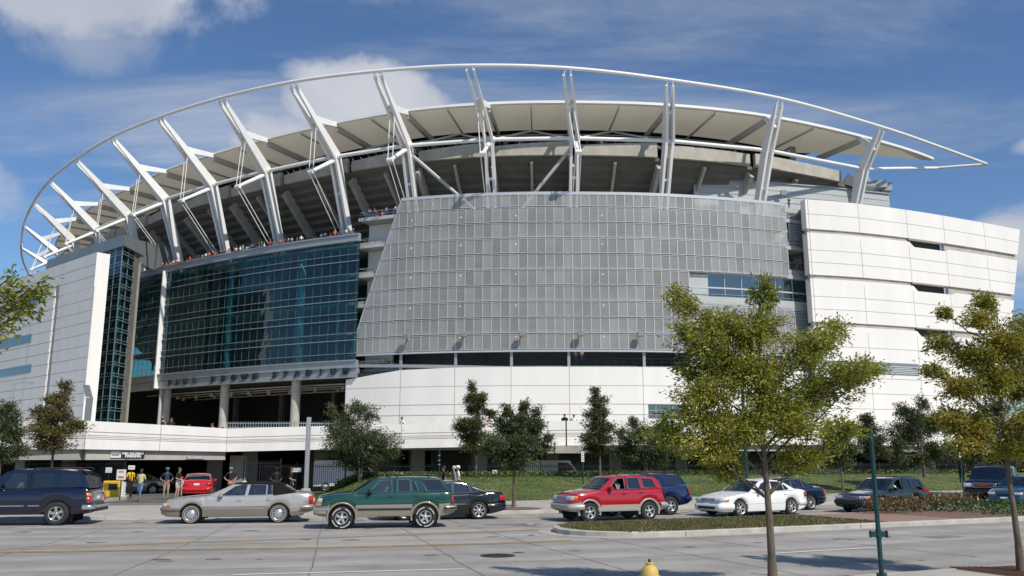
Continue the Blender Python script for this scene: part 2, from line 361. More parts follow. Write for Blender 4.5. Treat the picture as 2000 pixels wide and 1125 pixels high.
def post(mb, cv, t, c, z0, z1, w=.12, d=.12, m=0):
    p = cv.P(t, c+d/2, (z0+z1)/2); g = cv.tan(t); mb.box(p, (w, d, abs(z1-z0)), atan2(g.y, g.x), m)
def arclen_ts(cv, t0, t1, c, step, phase=0):
    out = []; acc = phase; prev = cv.P(t0, c, 0); t = t0; dt = .004
    while t < t1:
        t += dt; q = cv.P(t, c, 0); acc += (q-prev).length; prev = q
        if acc >= step: acc -= step; out.append(t)
    return out

stad = thing('stadium', 'huge white and glass football stadium with curved mast ribs and fabric canopy', 'stadium', (10, 135, 0))
def SB(mb, name, mats, parent=None, **k):
    if parent is None: return mb.build(name, mats, stad, True, **k)
    o = mb.build(name, mats, stad, True, **k); o.parent = parent; return o

# ---- masts (each a pair of plates), arms, struts, rods
tops = [(44, 486, 60), (50, 445, 61.5), (69.5, 400.5, 61.7), (100, 358, 62.8), (150.5, 316, 63.2), (221, 274, 63.7), (313, 233, 63.7), (433, 197, 63.3), (572, 167.5, 62.6), (737, 146, 62), (918, 135.5, 61.6), (1108, 146, 61.3), (1308, 167, 61.1), (1522, 204, 61.0), (1721, 255, 60)]
rimpx = [(42, 470), (47, 437), (65, 396), (97, 352), (148, 311), (218, 268), (311, 229), (431, 191), (570, 160), (735, 139), (915, 128), (1110, 133), (1310, 156), (1527, 193), (1725, 249)]
ZK = 54.2; TOP = []; rimP = []
for i, (px, py, z) in enumerate(tops):
    TOP.append(gp(px, py, z)); q = at(rimpx[i][0], rimpx[i][1], TOP[-1].y); rimP.append(q)
rim = [gp(64, 545, 59.5), gp(52, 527, 60.2), gp(42.5, 500, 60.6)] + rimP + [gp(1830, 285, 60.6), gp(1926, 320, 60.2)]
def smooth_path(p, k=6):
    out = []
    for i in range(len(p)-1):
        p1, p2 = p[i], p[i+1]; p0 = p[i-1] if i else p1*2-p2; p3 = p[i+2] if i+2 < len(p) else p2*2-p1
        for j in range(k):
            f = j/k; out.append(.5*((2*p1)+(p2-p0)*f+(2*p0-5*p1+4*p2-p3)*f*f+(3*p1-p0-3*p2+p3)*f**3))
    return out+[p[-1]]
mb = MB(); mb.tube(smooth_path(rim), .29, 10); SB(mb, 'rim_tube', M_STEEL)
tipC = gp(1830, 328, 60.3)
mb = MB(); mb.tube([rim[-1]+Vector((.3, .2, 0)), tipC], .26, 10); mb.tube([tipC, K.P(14, 0, ZK)], .3, 10)
SB(mb, 'tip_strut', M_STEEL)
def lerp(a, b, f): return a+(b-a)*f
for i in range(15):
    kn = K.P(i, 0, ZK); inn = K.inn(i); tg = K.tan(i); out = -inn
    base = K.P(i, 5.5, 38.0 if i > 1 else 33); tp = TOP[i]
    ax = (tp-kn); axh = Vector((ax.x, ax.y, 0))
    mb = MB()
    for s in (-1, 1):
        o = tg*s*.56
        mb.beam(base+o, kn+o, .42, .95, out, w2=.42, h2=1.7)
        mid = lerp(kn, tp, .5)
        mb.beam(kn+o, mid+o, .42, 1.75, out, w2=.40, h2=1.25); mb.beam(mid+o, tp+o, .40, 1.25, out, w2=.34, h2=.5)
        mb.tube([tp+o*.9, lerp(tp, rimP[i], .92)+o*.7], .07, 6)
    mb.beam(lerp(kn, tp, .52)-tg*.4, lerp(kn, tp, .52)+tg*.4, .5, .9, out)
    mb.beam(lerp(base, kn, .62)-tg*.4, lerp(base, kn, .62)+tg*.4, .4, .6, out)
    mb.tube([kn-tg*1.0, kn+tg*1.0], .5, 12)
    m_ = SB(mb, 'mast', M_STEEL)
    # arm to the canopy edge
    a0 = lerp(kn, tp, .56); a1 = K.P(i, .15, 60.2); mb = MB()
    mb.beam(a0, a1, .5, 1.25, (0, 0, 1), w2=.45, h2=.8); SB(mb, 'arm', M_STEEL, m_)
    # strut with its rods
    if i > 11: continue
    nd = K.P(i, -6.2, 49.6); mb = MB()
    mb.tube([kn+Vector((0, 0, -.6)), nd], [.42, .3], 10); mb.tube([nd-tg*.5, nd+tg*.5], .36, 10); SB(mb, 'strut', M_STEEL, m_)
    mb = MB()
    for s in (-1, 1):
        o = tg*s*.42; mb.tube([lerp(kn, tp, .5)+o, nd+o, K.P(i, 4.5, 38.5)+o*1.2], .075, 6, smooth=False)
    SB(mb, 'rod', M_STEEL, m_)
for i in range(14):
    mb = MB(); mb.tube([K.P(i, 0, ZK)+K.tan(i)*.9, K.P(i+1, 0, ZK)-K.tan(i+1)*.9], .33, 10); SB(mb, 'ring_tube', M_STEEL)
mb = MB()
q, _ = K.T(938, 384, 2); mb.tube([K.P(9, .6, 53.4), K.P(q, 2, 42)], .3, 8); q, _ = K.T(1012, 380, 2); mb.tube([K.P(11, .6, 53.4), K.P(q, 2, 42)], .3, 8)
SB(mb, 'diagonal_brace', M_CLAD)
for i in (4, 5, 6, 7, 8, 9, 10, 11):      # slim braces up to the canopy truss
    mb = MB(); mb.tube([K.P(i, .4, ZK), K.P(i+.5, 8, 58.6)], .22, 8); mb.tube([K.P(i+1, .4, ZK), K.P(i+.5, 8, 58.6)], .16, 8); SB(mb, 'canopy_brace', M_CLAD)

# ---- canopy: fabric bays, edge, beams, dark lattice behind
TE = 14.95
can = MB(); rows = []
cend = lambda t: 12.0 if t < 13.8 else 12.0*max(.02, (TE+.05-t)/(TE+.05-13.8))
for t in rng(-1.5, TE, .1):
    f = t-floor(t); sag = .35*sin(pi*((t*2) % 1))
    ce = cend(t); rows.append([K.P(t, c*ce/12., 60.35-sag*sin(pi*min(1, c/12.))*1.2) for c in (0, 2, 4, 6, 8, 10, 12)])
can.grid(rows, 0, True); canopy = SB(can, 'canopy_fabric', M_FABRIC, fix=False)
mb = MB(); band(mb, K, -1.5, TE, -.25, 60.3, 60.75, .4); SB(mb, 'canopy_edge', M_STEEL, canopy)
for i in range(0, 29):
    t = i/2; mb = MB(); ce = cend(t); w = .45 if i % 2 == 0 else .2; d = 1.0 if i % 2 == 0 else .35
    mb.beam(K.P(t, .1, 60.1-d/2), K.P(t, ce, 59.75-d/2), w, d); SB(mb, 'canopy_beam', M_CLAD, canopy)
mb = MB(); random.seed(4)
for t in rng(-1.4, 13.2, .125):
    a = K.P(t, 12.3, 59.4); mb.tube([a, K.P(t+.06, 13.2, 57.9)], .09, 5); mb.tube([a, K.P(t, 15, 59.8)], .07, 5)
    if random.random() < .6: mb.box(K.P(t, 14, 58.2+random.random()*.8), (.8+random.random(), .5, .5), random.random())
mb.tube([K.P(t, 12.2, 59.5) for t in rng(-1.4, 13.2, .2)], .17, 6); mb.tube([K.P(t, 13.3, 57.8) for t in rng(-1.4, 13.2, .2)], .14, 6); mb.tube([K.P(t, 6.5, 57.3) for t in rng(3, 13.2, .2)], .14, 6)
SB(mb, 'lattice_truss', M_METALD)
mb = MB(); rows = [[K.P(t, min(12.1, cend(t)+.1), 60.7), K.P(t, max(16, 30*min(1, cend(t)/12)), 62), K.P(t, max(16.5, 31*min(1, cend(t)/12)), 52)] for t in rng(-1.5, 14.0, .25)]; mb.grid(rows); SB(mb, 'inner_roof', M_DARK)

# ---- upper bowl seen from beneath: ring beam, stepped slabs, rakers
for i in range(0, 14):
    mb = MB()
    f = lambda t: 55.0 - (.7*(1-(t-floor(t+1e-6)))) if t < i+.999 else 55.0
    band(mb, K, i+.03, i+.97, 4.2, 52.85, lambda t, i=i: 54.6+.8*(t-i) if i < 12 else 55.2-.3*(t-i), .7, 0, .24); SB(mb, 'ring_beam', M_CONC)
mb = MB(); rows = []; NS = 19
for t in rng(-1.5, 14.6, .2):
    r = []
    for k in range(NS):
        c0 = 5+k*1.25; z0 = 53-k*1.16; r += [K.P(t, c0, z0), K.P(t, c0, z0-.62), K.P(t, c0+1.25, z0-1.16)]
    rows.append(r)
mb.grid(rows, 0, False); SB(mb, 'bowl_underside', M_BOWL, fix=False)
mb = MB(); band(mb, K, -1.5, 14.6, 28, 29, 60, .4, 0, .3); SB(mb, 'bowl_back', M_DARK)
for i in range(29):
    t = i/2+.0; mb = MB()
    if i % 2: mb.beam(K.P(t, 5.2, 52.0), K.P(t, 28, 30.6), .45, 1.0)
    else: mb.beam(K.P(t, 5.2, 51.6), K.P(t, 28, 30.2), .7, 2.0)
    SB(mb, 'raker_beam', M_CONC)

# ---- glass curtain wall
gT0, _ = K.T(262, 620, -2); gT1, _ = K.T(699, 600, -2); gF, _ = K.T(319, 630, -2)
mb = MB(); random.seed(12); gts = [gT0]+arclen_ts(K, gT0, gT1, -2, 1.75)+[gT1]; gzs = [18.0, 19.15, 21.3, 22.45, 24.6, 25.75, 27.9, 29.05, 31.2, 32.35, 34.5, 35.65, 37.8]
for ta, tb in zip(gts, gts[1:]):      # every pane sits at a very slightly different angle
    for za, zb_ in zip(gzs, gzs[1:]):
        j = [random.uniform(-.012, .012) for _ in range(4)]; mb.add([K.P(ta, -2+j[0], za), K.P(tb, -2+j[1], za), K.P(tb, -2+j[2], zb_), K.P(ta, -2+j[3], zb_)], [(0, 1, 2, 3)])
gw = SB(mb, 'curtain_wall', M_GLASS, fix=False)
mb = MB(); band(mb, K, gT0-.1, gT1, -2.5, 37.8, 39.1, .7); band(mb, K, gT0-.1, gT1, -2.7, 38.8, 39.0, .3); SB(mb, 'parapet', M_METAL, gw)
mb = MB(); band(mb, K, gT0-.1, gT1+.02, -2.35, 16.75, 18.0, .6); band(mb, K, gT0-.1, gT1+.02, -2.6, 17.85, 18.05, .3)
band(mb, K, gT0-.1, gT1+.02, -2.1, 15.3, 16.7, .8); band(mb, K, gT0-.1, gT1+.02, -2.5, 15.2, 15.35, .9); fascia = SB(mb, 'fascia', M_METAL, gw)
mb = MB()
for k in range(7):
    z = 18+k*3.3
    if z < 37.9: band(mb, K, gT0, gT1, -2.22, z-.055, z+.055, .16)
    if z+1.15 < 37.8: band(mb, K, gT0, gT1, -2.22, z+1.11, z+1.18, .12)
SB(mb, 'mullion', M_MULL, gw)
mb = MB()
for t in arclen_ts(K, gT0, gT1, -2, 1.75): post(mb, K, t, -2.05, 18, 37.8, .06, .05)
SB(mb, 'glazing_bar', mat('glazing_bar_teal', (.10, .17, .18), .4, .3), gw)
mb = MB(); post(mb, K, gF, -2.9, 15.4, 38.0, .3, .9); SB(mb, 'white_fin', M_STEEL, gw)
mb = MB(); post(mb, K, gT0-.03, -2.8, 15.4, 38.0, .5, .9); SB(mb, 'end_fin', M_STEEL, gw)
mb = MB()
for z in (18.0, 22.9, 27.9, 32.8, 37.7): band(mb, K, gT0-.3, gT1+.3, -.6, z-.5, z, 9, 0, .3)
SB(mb, 'floor_slab', M_CONC, gw)
mb = MB(); band(mb, K, gT0-.4, gT1+.4, 7, 17, 38.5, .3, 0, .3); SB(mb, 'inner_wall', mat('inner_wall', (.028, .06, .066), .8, var=.3, vscale=.2), gw)
for px in (447, 585, 520, 660, 380):
    t, _ = K.T(px, 620, 0); mb = MB(); big = px in (447, 585); p = K.P(t, .2, 0)
    mb.tube([p+Vector((0, 0, 17.5)), p+Vector((0, 0, 37.6))], .62 if big else .12, 14); SB(mb, 'inner_column', M_TEALCOL, gw)
for px, ch in zip((330, 345, 359, 377.5, 413, 433.5, 454, 474.6, 495, 533, 554, 577, 600, 624, 648, 672.5), 'PAULBROWNSTADIUM'):
    t, _ = K.T(px, 735, -2.7); tg = K.tan(t); mb = MB(); put_text(mb, ch, 1.45, .14, K.P(t, -2.45, 16.2), tg, 0, .05); SB(mb, 'letter', M_LETTER, fascia)

# ---- open lower hall under the glass
for px in (325, 438, 577):
    t, _ = K.T(px, 790, -.6); mb = MB(); p = K.P(t, -.6, 0); mb.tube([p+Vector((0, 0, 3)), p+Vector((0, 0, 15.4))], .78, 20)
    SB(mb, 'round_column', M_CONC)
t, _ = K.T(312, 790, -2); mb = MB(); p = K.P(t, -1.9, 0); mb.tube([p+Vector((0, 0, 3)), p+Vector((0, 0, 15.4))], .32, 10); SB(mb, 'slim_post', M_CLAD)
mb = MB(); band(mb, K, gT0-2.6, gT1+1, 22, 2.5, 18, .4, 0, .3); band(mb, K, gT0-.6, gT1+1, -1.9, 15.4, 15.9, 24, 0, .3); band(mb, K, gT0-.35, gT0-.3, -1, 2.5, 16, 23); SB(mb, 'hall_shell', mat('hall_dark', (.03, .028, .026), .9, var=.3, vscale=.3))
mb = MB()
for c in (2, 5, 8, 12): mb.tube([K.P(t, c, 14.7-.1*c/4) for t in rng(gT0, gT1, .2)], .14, 6)
for t in rng(gT0, gT1, .25): mb.box(K.P(t, 3+(t*7) % 5, 14.2), (.5, .5, .7))
SB(mb, 'ceiling_pipe', M_CONC)
mb = MB()
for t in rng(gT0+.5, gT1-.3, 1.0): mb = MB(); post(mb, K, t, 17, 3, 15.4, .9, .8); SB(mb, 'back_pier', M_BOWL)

# ---- perforated screen, ten rows of framed panels
SCC = -1.7; ZT = 44.5; ZB = 18.9; RH = (ZT-ZB)/10
tl_top = K.T(785, 392, SCC)[0]; tl_bot = K.T(682, 696, SCC)[0]
def TL(z): return tl_bot+(tl_top-tl_bot)*(z-ZB)/(ZT-ZB)
tr_a = K.T(1536, 460, SCC, 8, 15)[0]; tr_b = K.T(1346, 560, SCC, 8, 15)[0]; tr_c = K.T(1549, 620, SCC, 8, 15)[0]
colsT = arclen_ts(K, tl_bot, tr_c+.05, SCC, 1.42)
for r in range(10):
    z1 = ZT-r*RH; z0 = z1-RH+.14; tr = tr_a if r < 5 else (tr_b if r < 7 else tr_c)
    if r == 0: pass
    ts = [t for t in colsT if t > TL(z1)+.03 and t > TL(z0)+.03 and t < tr-.03]
    mb = MB(); rows = [[K.P(TL(z0), SCC, z0), K.P(TL(z1), SCC, z1)]] + [[K.P(t, SCC, z0), K.P(t, SCC, z1)] for t in ts] + [[K.P(tr, SCC, z0), K.P(tr, SCC, z1)]]
    for qa, qb in zip(rows, rows[1:]): mb.grid([qa, qb], 0, False)
    row = SB(mb, 'screen_row', M_SCREEN, fix=False)
    mb = MB()
    for t in ts: post(mb, K, t, SCC-.05, z0+.1, z1-.1, .13, .08)
    post(mb, K, tr, SCC-.06, z0, z1, .16, .12)
    mb.beam(K.P(TL(z0), SCC-.02, z0), K.P(TL(z1), SCC-.02, z1), .14, .12)
    band(mb, K, TL(z0), tr, SCC-.07, z0, z0+.09, .1, 0, .15); band(mb, K, TL(z1), tr, SCC-.07, z1-(.09 if r else .5), z1, .12, 0, .15)
    if tr == tr_b and r == 6: pass
    SB(mb, 'screen_frame', M_FRAME, row)
mb = MB(); band(mb, K, TL(ZB)-.01, tr_c, SCC-.2, ZB-.25, ZB+.02, .5); SB(mb, 'screen_sill', M_FRAME)
levels = [(41.9, 428), (37.2, 483), (32.2, 540), (27.2, 600), (22.2, 655), (17.2, 712)]
t700 = K.T(702, 560, -1)[0]; tR = K.T(1572, 500, -1, 8, 15)[0]; t1340 = K.T(1341, 700, -1.2, 8, 15)[0]
for z, _ in levels:
    low = z < 18; mb = MB(); band(mb, K, t700-.02, tR if z > 18 else t1340, -1.1+low*.6, z-.45-low*.6, z-low*.6, 9.5, 0, .25)
    if not low: band(mb, K, t700-.03, tR, -1.3, z-.5, z+.08, .2, 0, .25)
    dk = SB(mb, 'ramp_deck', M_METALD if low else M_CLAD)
    z -= low*.6
    mb = MB()
    for t in arclen_ts(K, t700, tR if z > 18 else t1340, -1, 1.5): post(mb, K, t, -1.15, z, z+1.1, .05, .05)
    band(mb, K, t700-.02, tR if z > 18 else t1340, -1.17, z+1.05, z+1.12, .06, 0, .25); band(mb, K, t700-.02, tR if z > 18 else t1340, -1.17, z+.5, z+.54, .04, 0, .25)
    mb.beam(K.P(t700-.02, -1.1, z+1.1), K.P(t700+.12, 2, z+1.1), .05, .05); mb.beam(K.P(t700-.02, -1.1, z+1.1), K.P(t700-.12, 1, z+.05), .05, .05)
    SB(mb, 'deck_railing', M_BLACK if low else M_MULL, dk)
mb = MB()
for px in (783, 890, 999, 1111, 1258): post(mb, K, K.T(px, 700, -1.35, 8, 15)[0], -1.42, 15.5, 43.5 if px > 790 else 20, .42, .38)
SB(mb, 'ramp_post', M_METAL)
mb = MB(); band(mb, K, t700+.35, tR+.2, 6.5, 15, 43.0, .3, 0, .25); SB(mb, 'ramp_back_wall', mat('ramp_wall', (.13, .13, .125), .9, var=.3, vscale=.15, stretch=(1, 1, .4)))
mb = MB(); band(mb, K, t700-.01, t700+.36, 1.6, 3, 41.4, .6, 0, .2)
SB(mb, 'end_wall', M_WHITE)
for t_, z_ in [(K.T(px, 460, 3, 8, 15)[0], zz) for px in (820, 910, 1010, 1170) for zz in (40.8, 36.1, 31.1, 26.1, 21.1)]:
    mb = MB(); mb.box(K.P(t_, -.6, z_+.1), (.2, .2, .14)); SB(mb, 'deck_lamp', M_LAMP)
mb = MB(); band(mb, K, gT1-4.6, tR+.3, -1.0, 37.3, 37.7, 9, 0, .3); SB(mb, 'terrace_floor', M_CONC)
for px in (800, 908, 1020, 1133, 1248):
    t = K.T(px, 657, SCC, 8, 15)[0]; g = K.tan(t); mb = MB(); mb.beam(K.P(t, SCC-.1, 21.3), K.P(t, SCC-.9, 21.3), .15, .15)
    mb.bbox(K.P(t, SCC-1.1, 21.3), (1.0, .65, .75), .08, atan2(g.y, g.x)); SB(mb, 'wall_floodlight', M_METALD)
# rising beam in the gap below the screen
mb = MB(); a = K.T(692, 716, -1.3)[0]; b = K.T(1130, 700, -1.3, 8, 15)[0]
band(mb, K, a, t1340, -1.55, lambda t: 16.9-.55*max(0, t-a), lambda t: 17.4-.55*max(0, t-a), .3, 0, .15); SB(mb, 'sloping_rail_beam', M_METAL)

# ---- precast wall below the screen
PC = -2.0; pT0 = K.T(675, 760, PC)[0]; pTs = [pT0] + [K.T(px, 745, PC, 8, 15)[0] for px in (782, 888, 998, 1112, 1256, 1347)]
zt = [K.T(675, 742, PC)[1], K.T(782, 723, PC)[1], K.T(888, 718, PC)[1], K.T(998, 716.5, PC)[1]]
zt += [zt[-1]]*3
def ptop(t):
    for i in range(len(pTs)-1):
        if t <= pTs[i+1]: f = (t-pTs[i])/(pTs[i+1]-pTs[i]); return zt[i]+(zt[i+1]-zt[i])*max(0, f)
    return zt[-1]
mb = MB(); band(mb, K, pT0, pTs[-1], PC, 10.6, ptop, .8, 0, .05); SB(mb, 'ramp_wall', M_WHITE)
wx0 = K.T(1266, 800, PC, 8, 15)[0]; wx1 = K.T(1345, 800, PC, 8, 15)[0]; wz1 = K.T(1300, 788, PC, 8, 15)[1]; wz0 = K.T(1300, 818, PC, 8, 15)[1]
mb = MB(); band(mb, K, pT0, wx0, PC+.02, 3, 10.6, .8, 0, .05); band(mb, K, wx0, wx1, PC+.02, 3, wz0, .8, 0, .05); band(mb, K, wx0, wx1, PC+.02, wz1, 10.6, .8, 0, .05); SB(mb, 'textured_wall', M_WHITE2)
t1590 = K.T(1588, 780, PC, 8, 15)[0]
mb = MB(); band(mb, K, wx1+.001, t1590+.03, PC+.03, 3, 16.3, .8, 0, .1); SB(mb, 'side_wall', M_WHITE)
mb = MB()
for t in pTs[1:]: post(mb, K, t, PC-.005, 3.5, ptop(t), .09, .05)
for z in (13.4, 10.6, 9.0, 7.2, 5.6): band(mb, K, pT0, t1590, PC-.008, z-.045, z+.045, .05, 0, .1)
SB(mb, 'panel_joint', M_JOINT)
mb = MB(); rows = [[K.P(t, PC+.35, wz0), K.P(t, PC+.35, wz1)] for t in rng(wx0, wx1, .05)]; mb.grid(rows, 0, False); wn = SB(mb, 'window', M_GLASS2, fix=False)
mb = MB()
for f in (0, .2, .4, .62, .8, 1): post(mb, K, wx0+(wx1-wx0)*f, PC+.18, wz0, wz1, .16, .15)
for z in (wz0+.05, (wz0+wz1)/2+.1, wz1-.05): band(mb, K, wx0, wx1, PC+.2, z-.06, z+.06, .1)
SB(mb, 'window_frame', M_MULL, wn)
mb = MB(); band(mb, K, wx0-.05, wx1+.05, PC+.85, wz0-.5, wz1+.5, .2); SB(mb, 'window_back', M_DARK, wn)

# ---- louvres, window band and metal panels right of the screen
lv = mat('louvre_metal', (.56, .58, .58), .45, .2)
def louvre(cv, t0, t1, c, z0, z1, name='louvre', st=.28):
    mb = MB(); z = z0
    while z < z1: band(mb, cv, t0, t1, c, z, z+.14, .16, 0, .12); z += st
    band(mb, cv, t0, t1, c+.25, z0, z1, .1, 1, .12); post(mb, cv, t0, c-.05, z0, z1, .15, .2); post(mb, cv, t1, c-.05, z0, z1, .15, .2); SB(mb, name, [lv, M_METALD])
louvre(K, t1340+.02, t1590, -1.7, 16.4, 18.8)
bz = lambda py, px=1480: K.T(px, py, -.9, 8, 15)[1]
def kt(px, py=560): return K.T(px, py, -.9, 8, 15)[0]
mb = MB(); rows = [[K.P(t, -.9, 27.9), K.P(t, -.9, 31.7)] for t in rng(kt(1382), kt(1584), .1)]; mb.grid(rows, 0, False); wb = SB(mb, 'window_band', M_GLASS2, fix=False)
mb = MB()
for px in (1382, 1415, 1448, 1481, 1514, 1547, 1584): post(mb, K, kt(px), -1.0, 27.9, 31.7, .1, .15)
band(mb, K, kt(1346), kt(1584), -1.05, 29.25, 29.5, .2); band(mb, K, kt(1382), kt(1584), -1.0, 31.6, 31.8, .2)
SB(mb, 'band_mullion', M_FRAME, wb)
mb = MB()
for px in (1460, 1540): p = K.P(kt(px), .4, 0); mb.tube([p+Vector((0, 0, 27.5)), p+Vector((0, 0, 32))], .5, 12)
SB(mb, 'band_column', M_TEALCOL, wb)
for a_ in ((1346, 1382, -1, 27.9, 31.6, .3), (1346, 1586, -1.25, 26.3, 27.9, .5), (1346, 1540, -.7, 31.8, 32.2, .5), (1540, 1582, -1.1, 31.8, 33.2, .5), (1537, 1574, -1.1, 43.2, 44.0, .5)):
    mb = MB(); band(mb, K, kt(a_[0]), kt(a_[1]), *a_[2:]); SB(mb, 'metal_panel', M_CLAD)
louvre(K, kt(1539, 430), kt(1575, 430), -1, 38.0, 43.2); louvre(K, kt(1549, 610), kt(1588, 610), -1.2, 16.5, 26.2)
mb = MB(); band(mb, K, kt(1540, 500), kt(1577, 500), 3, 33, 38, .3); band(mb, K, kt(1537, 500), kt(1574, 500), -1, 37.6, 38.05, .5); SB(mb, 'recess', M_CONCD)
mb = MB()
for px in rng(1542, 1574, 6): post(mb, K, kt(px, 500), -.9, 33.2, 34.6, .05, .05)
band(mb, K, kt(1540, 500), kt(1577, 500), -.9, 34.55, 34.65, .08); SB(mb, 'recess_rail', M_MULL)

# ---- white flaring wall at the right
def WE(z): return W.T(1992, 447, 0)[0] - (44.9-z)*.0205
wj = [W.T(1572, 392, 0)[0]+.001] + [W.T(px, py, 0)[0] for px, py in ((1675, 399), (1769, 412), (1841, 421), (1920, 432))]
gro = [39.35, 31.6, 23.8]
bounds = [(39.7, 44.75), (31.95, 39.05), (24.15, 31.3), (2.8, 23.5)]
for z0, zz1 in bounds:
    z1 = zz1; mb = MB(); n = 48; te0, te1 = WE(z0), WE(z1); rows = []
    for i in range(n+1):
        f = i/n; a = wj[0]+(te0-wj[0])*f; b = wj[0]+(te1-wj[0])*f
        z1 = zz1-(0 if zz1 > 44 or f < (wj[2]-wj[0])/(te1-wj[0])+.015 else .85 if f < (wj[3]-wj[0])/(te1-wj[0])+.01 else .45); rows.append([W.P(a, 0, z0), W.P(b, 0, z1), W.P(b, 1.4, z1), W.P(a, 1.4, z0), W.P(a, 0, z0)])
    mb.grid(rows, 0, False); mb.add(rows[0][:4], [(0, 1, 2, 3)]); mb.add(rows[-1][:4], [(3, 2, 1, 0)]); SB(mb, 'flared_wall', M_WHITE); z1 = zz1-.85 if zz1 < 44 else zz1
    mb = MB(); k = 3 if z0 > 3 else 8; k = 2 if z1 > 40 else k
    for q in range(1, k): z = z0+(z1-z0)*q/k; band(mb, W, wj[0], WE(z), -.008, z-.045, z+.045, .05, 0, .12)
    for t in wj[1:]:
        if t < WE(z0): post(mb, W, t, -.009, z0, z1, .09, .05)
    SB(mb, 'wall_joint', M_JOINT)
for zg in gro:
    mb = MB(); t0, t1 = wj[2], wj[3]
    band(mb, W, wj[0], t0, .25, zg-.65, zg+.45, .5); band(mb, W, t1, WE(zg-.8), .35, zg-1.3, zg+.45, .5); SB(mb, 'wall_groove', M_CONC)
    mb = MB(); band(mb, W, t0, t1, 1.2, zg-1.3, zg+.45, .5); band(mb, W, t0-.003, t0+.01, .1, zg-1.2, zg+.4, 1.0); SB(mb, 'slot_opening', M_DARK)
mb = MB(); t0 = W.T(1600, 703, 0)[0]; t1 = W.T(1793, 703, 0)[0]; z = 16.6
band(mb, W, t0, t1, -.03, 15.9, 17.9, .02, 1)
while z < 17.8: band(mb, W, t0, t1, -.1, z-.5, z-.36, .08); z += .28
SB(mb, 'wall_louvre', [lv, M_METALD])
mb = MB(); a = W.P(wj[0], 0, 0); b = K.P(tR-.01, -1.1, 0)
for z0, z1 in ((3, 45),): mb.prism([(a.x-.02, a.y+.1), (a.x+.5, a.y+.1), (b.x+2.5, b.y+6), (b.x+1.6, b.y+6)], z0, 44.6)
SB(mb, 'wall_return', M_METALD)
# ---- plant room on the roof with its ducts
mb = MB(); pp = [(32, 146.8), (45, 149), (58, 152), (70.3, 155.9), (68, 166), (32, 158)]; mb.prism(pp, 40, 50.8)
ph = SB(mb, 'plant_room', M_CLAD)
mb = MB(); z = 44
while z < 50.6:
    for i in range(3): mb.beam(Vector((*pp[i], z))+Vector((.1, -.08, 0)), Vector((*pp[i+1], z))+Vector((.01, -.01, 0)), .05, .035)
    z += 1.1
for i in range(3): mb.beam(Vector((*pp[i], 50.85)), Vector((*pp[i+1], 50.85)), .5, .25)
SB(mb, 'cladding_rib', M_METAL, ph)
q = at(1530, 377, 148.4); mb = MB(); mb.bbox(q, (1.0, .5, 1.0), .06); SB(mb, 'wall_unit', M_METALD, ph)
q = at(1668, 362, 156); q2 = at(1700, 364, 157); q3 = at(1722, 366, 158)
mb = MB(); mb.beam(at(1652, 350, 157), at(1683, 366, 155.5), 2.0, 2.2, w2=1.5, h2=.9); mb.tube([at(1680, 362, 156), at(1704, 364, 157)], .85, 14); mb.bbox(at(1716, 362, 158.5), (2.6, 2, 1.5), .1); mb.bbox(at(1728, 367, 159.5), (2, 2, 1.8), .1)
mb.tube([at(1690, 347, 158), at(1696, 362, 158)], .7, 10); SB(mb, 'air_duct', M_METAL)
mb = MB(); mb.beam(at(1549, 290, 154), at(1549, 350, 152), .9, .9); mb.beam(at(1535, 322, 154), at(1640, 345, 158), .4, .4); mb.beam(at(1524, 300, 156), at(1551, 285, 156), .6, .5); SB(mb, 'steel_leg', M_METALD)

# ---- glass and white stair tower at the left
A = Vector((-69.2, 141.3, 0)); dl = Vector((-.757, .653, 0)); dn = Vector((-.653, -.757, 0))
TW = Curve([(A.x+dl.x*k*10, A.y+dl.y*k*10) for k in range(-1, 8)], -1)     # t=0 at the corner, runs left; inward normal flips
def tP(d, c, z): v = A+dl*d-dn*c; return Vector((v.x, v.y, z))             # d metres leftwards, c metres inwards
def tbox(mb, d0, d1, c0, c1, z0, z1, m=0):
    vs = [tP(d, c, z) for d in (d0, d1) for c in (c0, c1) for z in (z0, z1)]
    mb.add(vs, [(0, 1, 3, 2), (4, 6, 7, 5), (0, 4, 5, 1), (2, 3, 7, 6), (0, 2, 6, 4), (1, 5, 7, 3)], m)
def TD(px, py):      # distance along the tower wall for a photograph point
    u, y, dz = ray(px, py); k = u/y
    d = (A.x-k*A.y)/(k*dl.y-dl.x); return d, H0+dz/y*(A.y+dl.y*d)
s0, _ = TD(98, 660); s1, _ = TD(106, 660)
mb = MB(); tbox(mb, 0, s1, 0, 2.2, 3, 36.2); wallL = SB(mb, 'tower_wall', M_WHITE)
mb = MB(); tbox(mb, s0, 75, 0, 2.2, 3, 36.2); tbox(mb, s1-.01, s0+.01, 0, 2.2, 32.5, 36.2); SB(mb, 'tower_wall', M_WHITE)
mb = MB(); tbox(mb, s1-.02, s0+.02, 1.6, 2, 3, 32.6); SB(mb, 'tower_slot', M_GLASS2)
mb = MB(); z = 34.2
while z > 5: tbox(mb, -.0, 75, -.008, .03, z-.05, z+.05); z -= 1.95
for px in (62,): d, _ = TD(px, 620); tbox(mb, d, d+.1, -.009, .03, 5, 30)
SB(mb, 'tower_joint', M_JOINT, wallL)
mb = MB(); d0, _ = TD(178, 640); d1, _ = TD(118, 640)
z = 30.3
while z > 6: tbox(mb, d0, d1, -.05, .05, z-1.87, z-.02); z -= 1.95
SB(mb, 'rough_panel', M_WHITE2, wallL)
for ya, yb, xe in ((575, 592, 76), (652, 668, 62), (711, 727, 62)):
    d, _ = TD(xe, ya); z1 = TD(xe, ya)[1]; z0 = TD(xe, yb)[1]; mb = MB(); tbox(mb, d, 75, -.04, .05, z0, z1); SB(mb, 'ribbon_window', M_GLASS2, wallL)
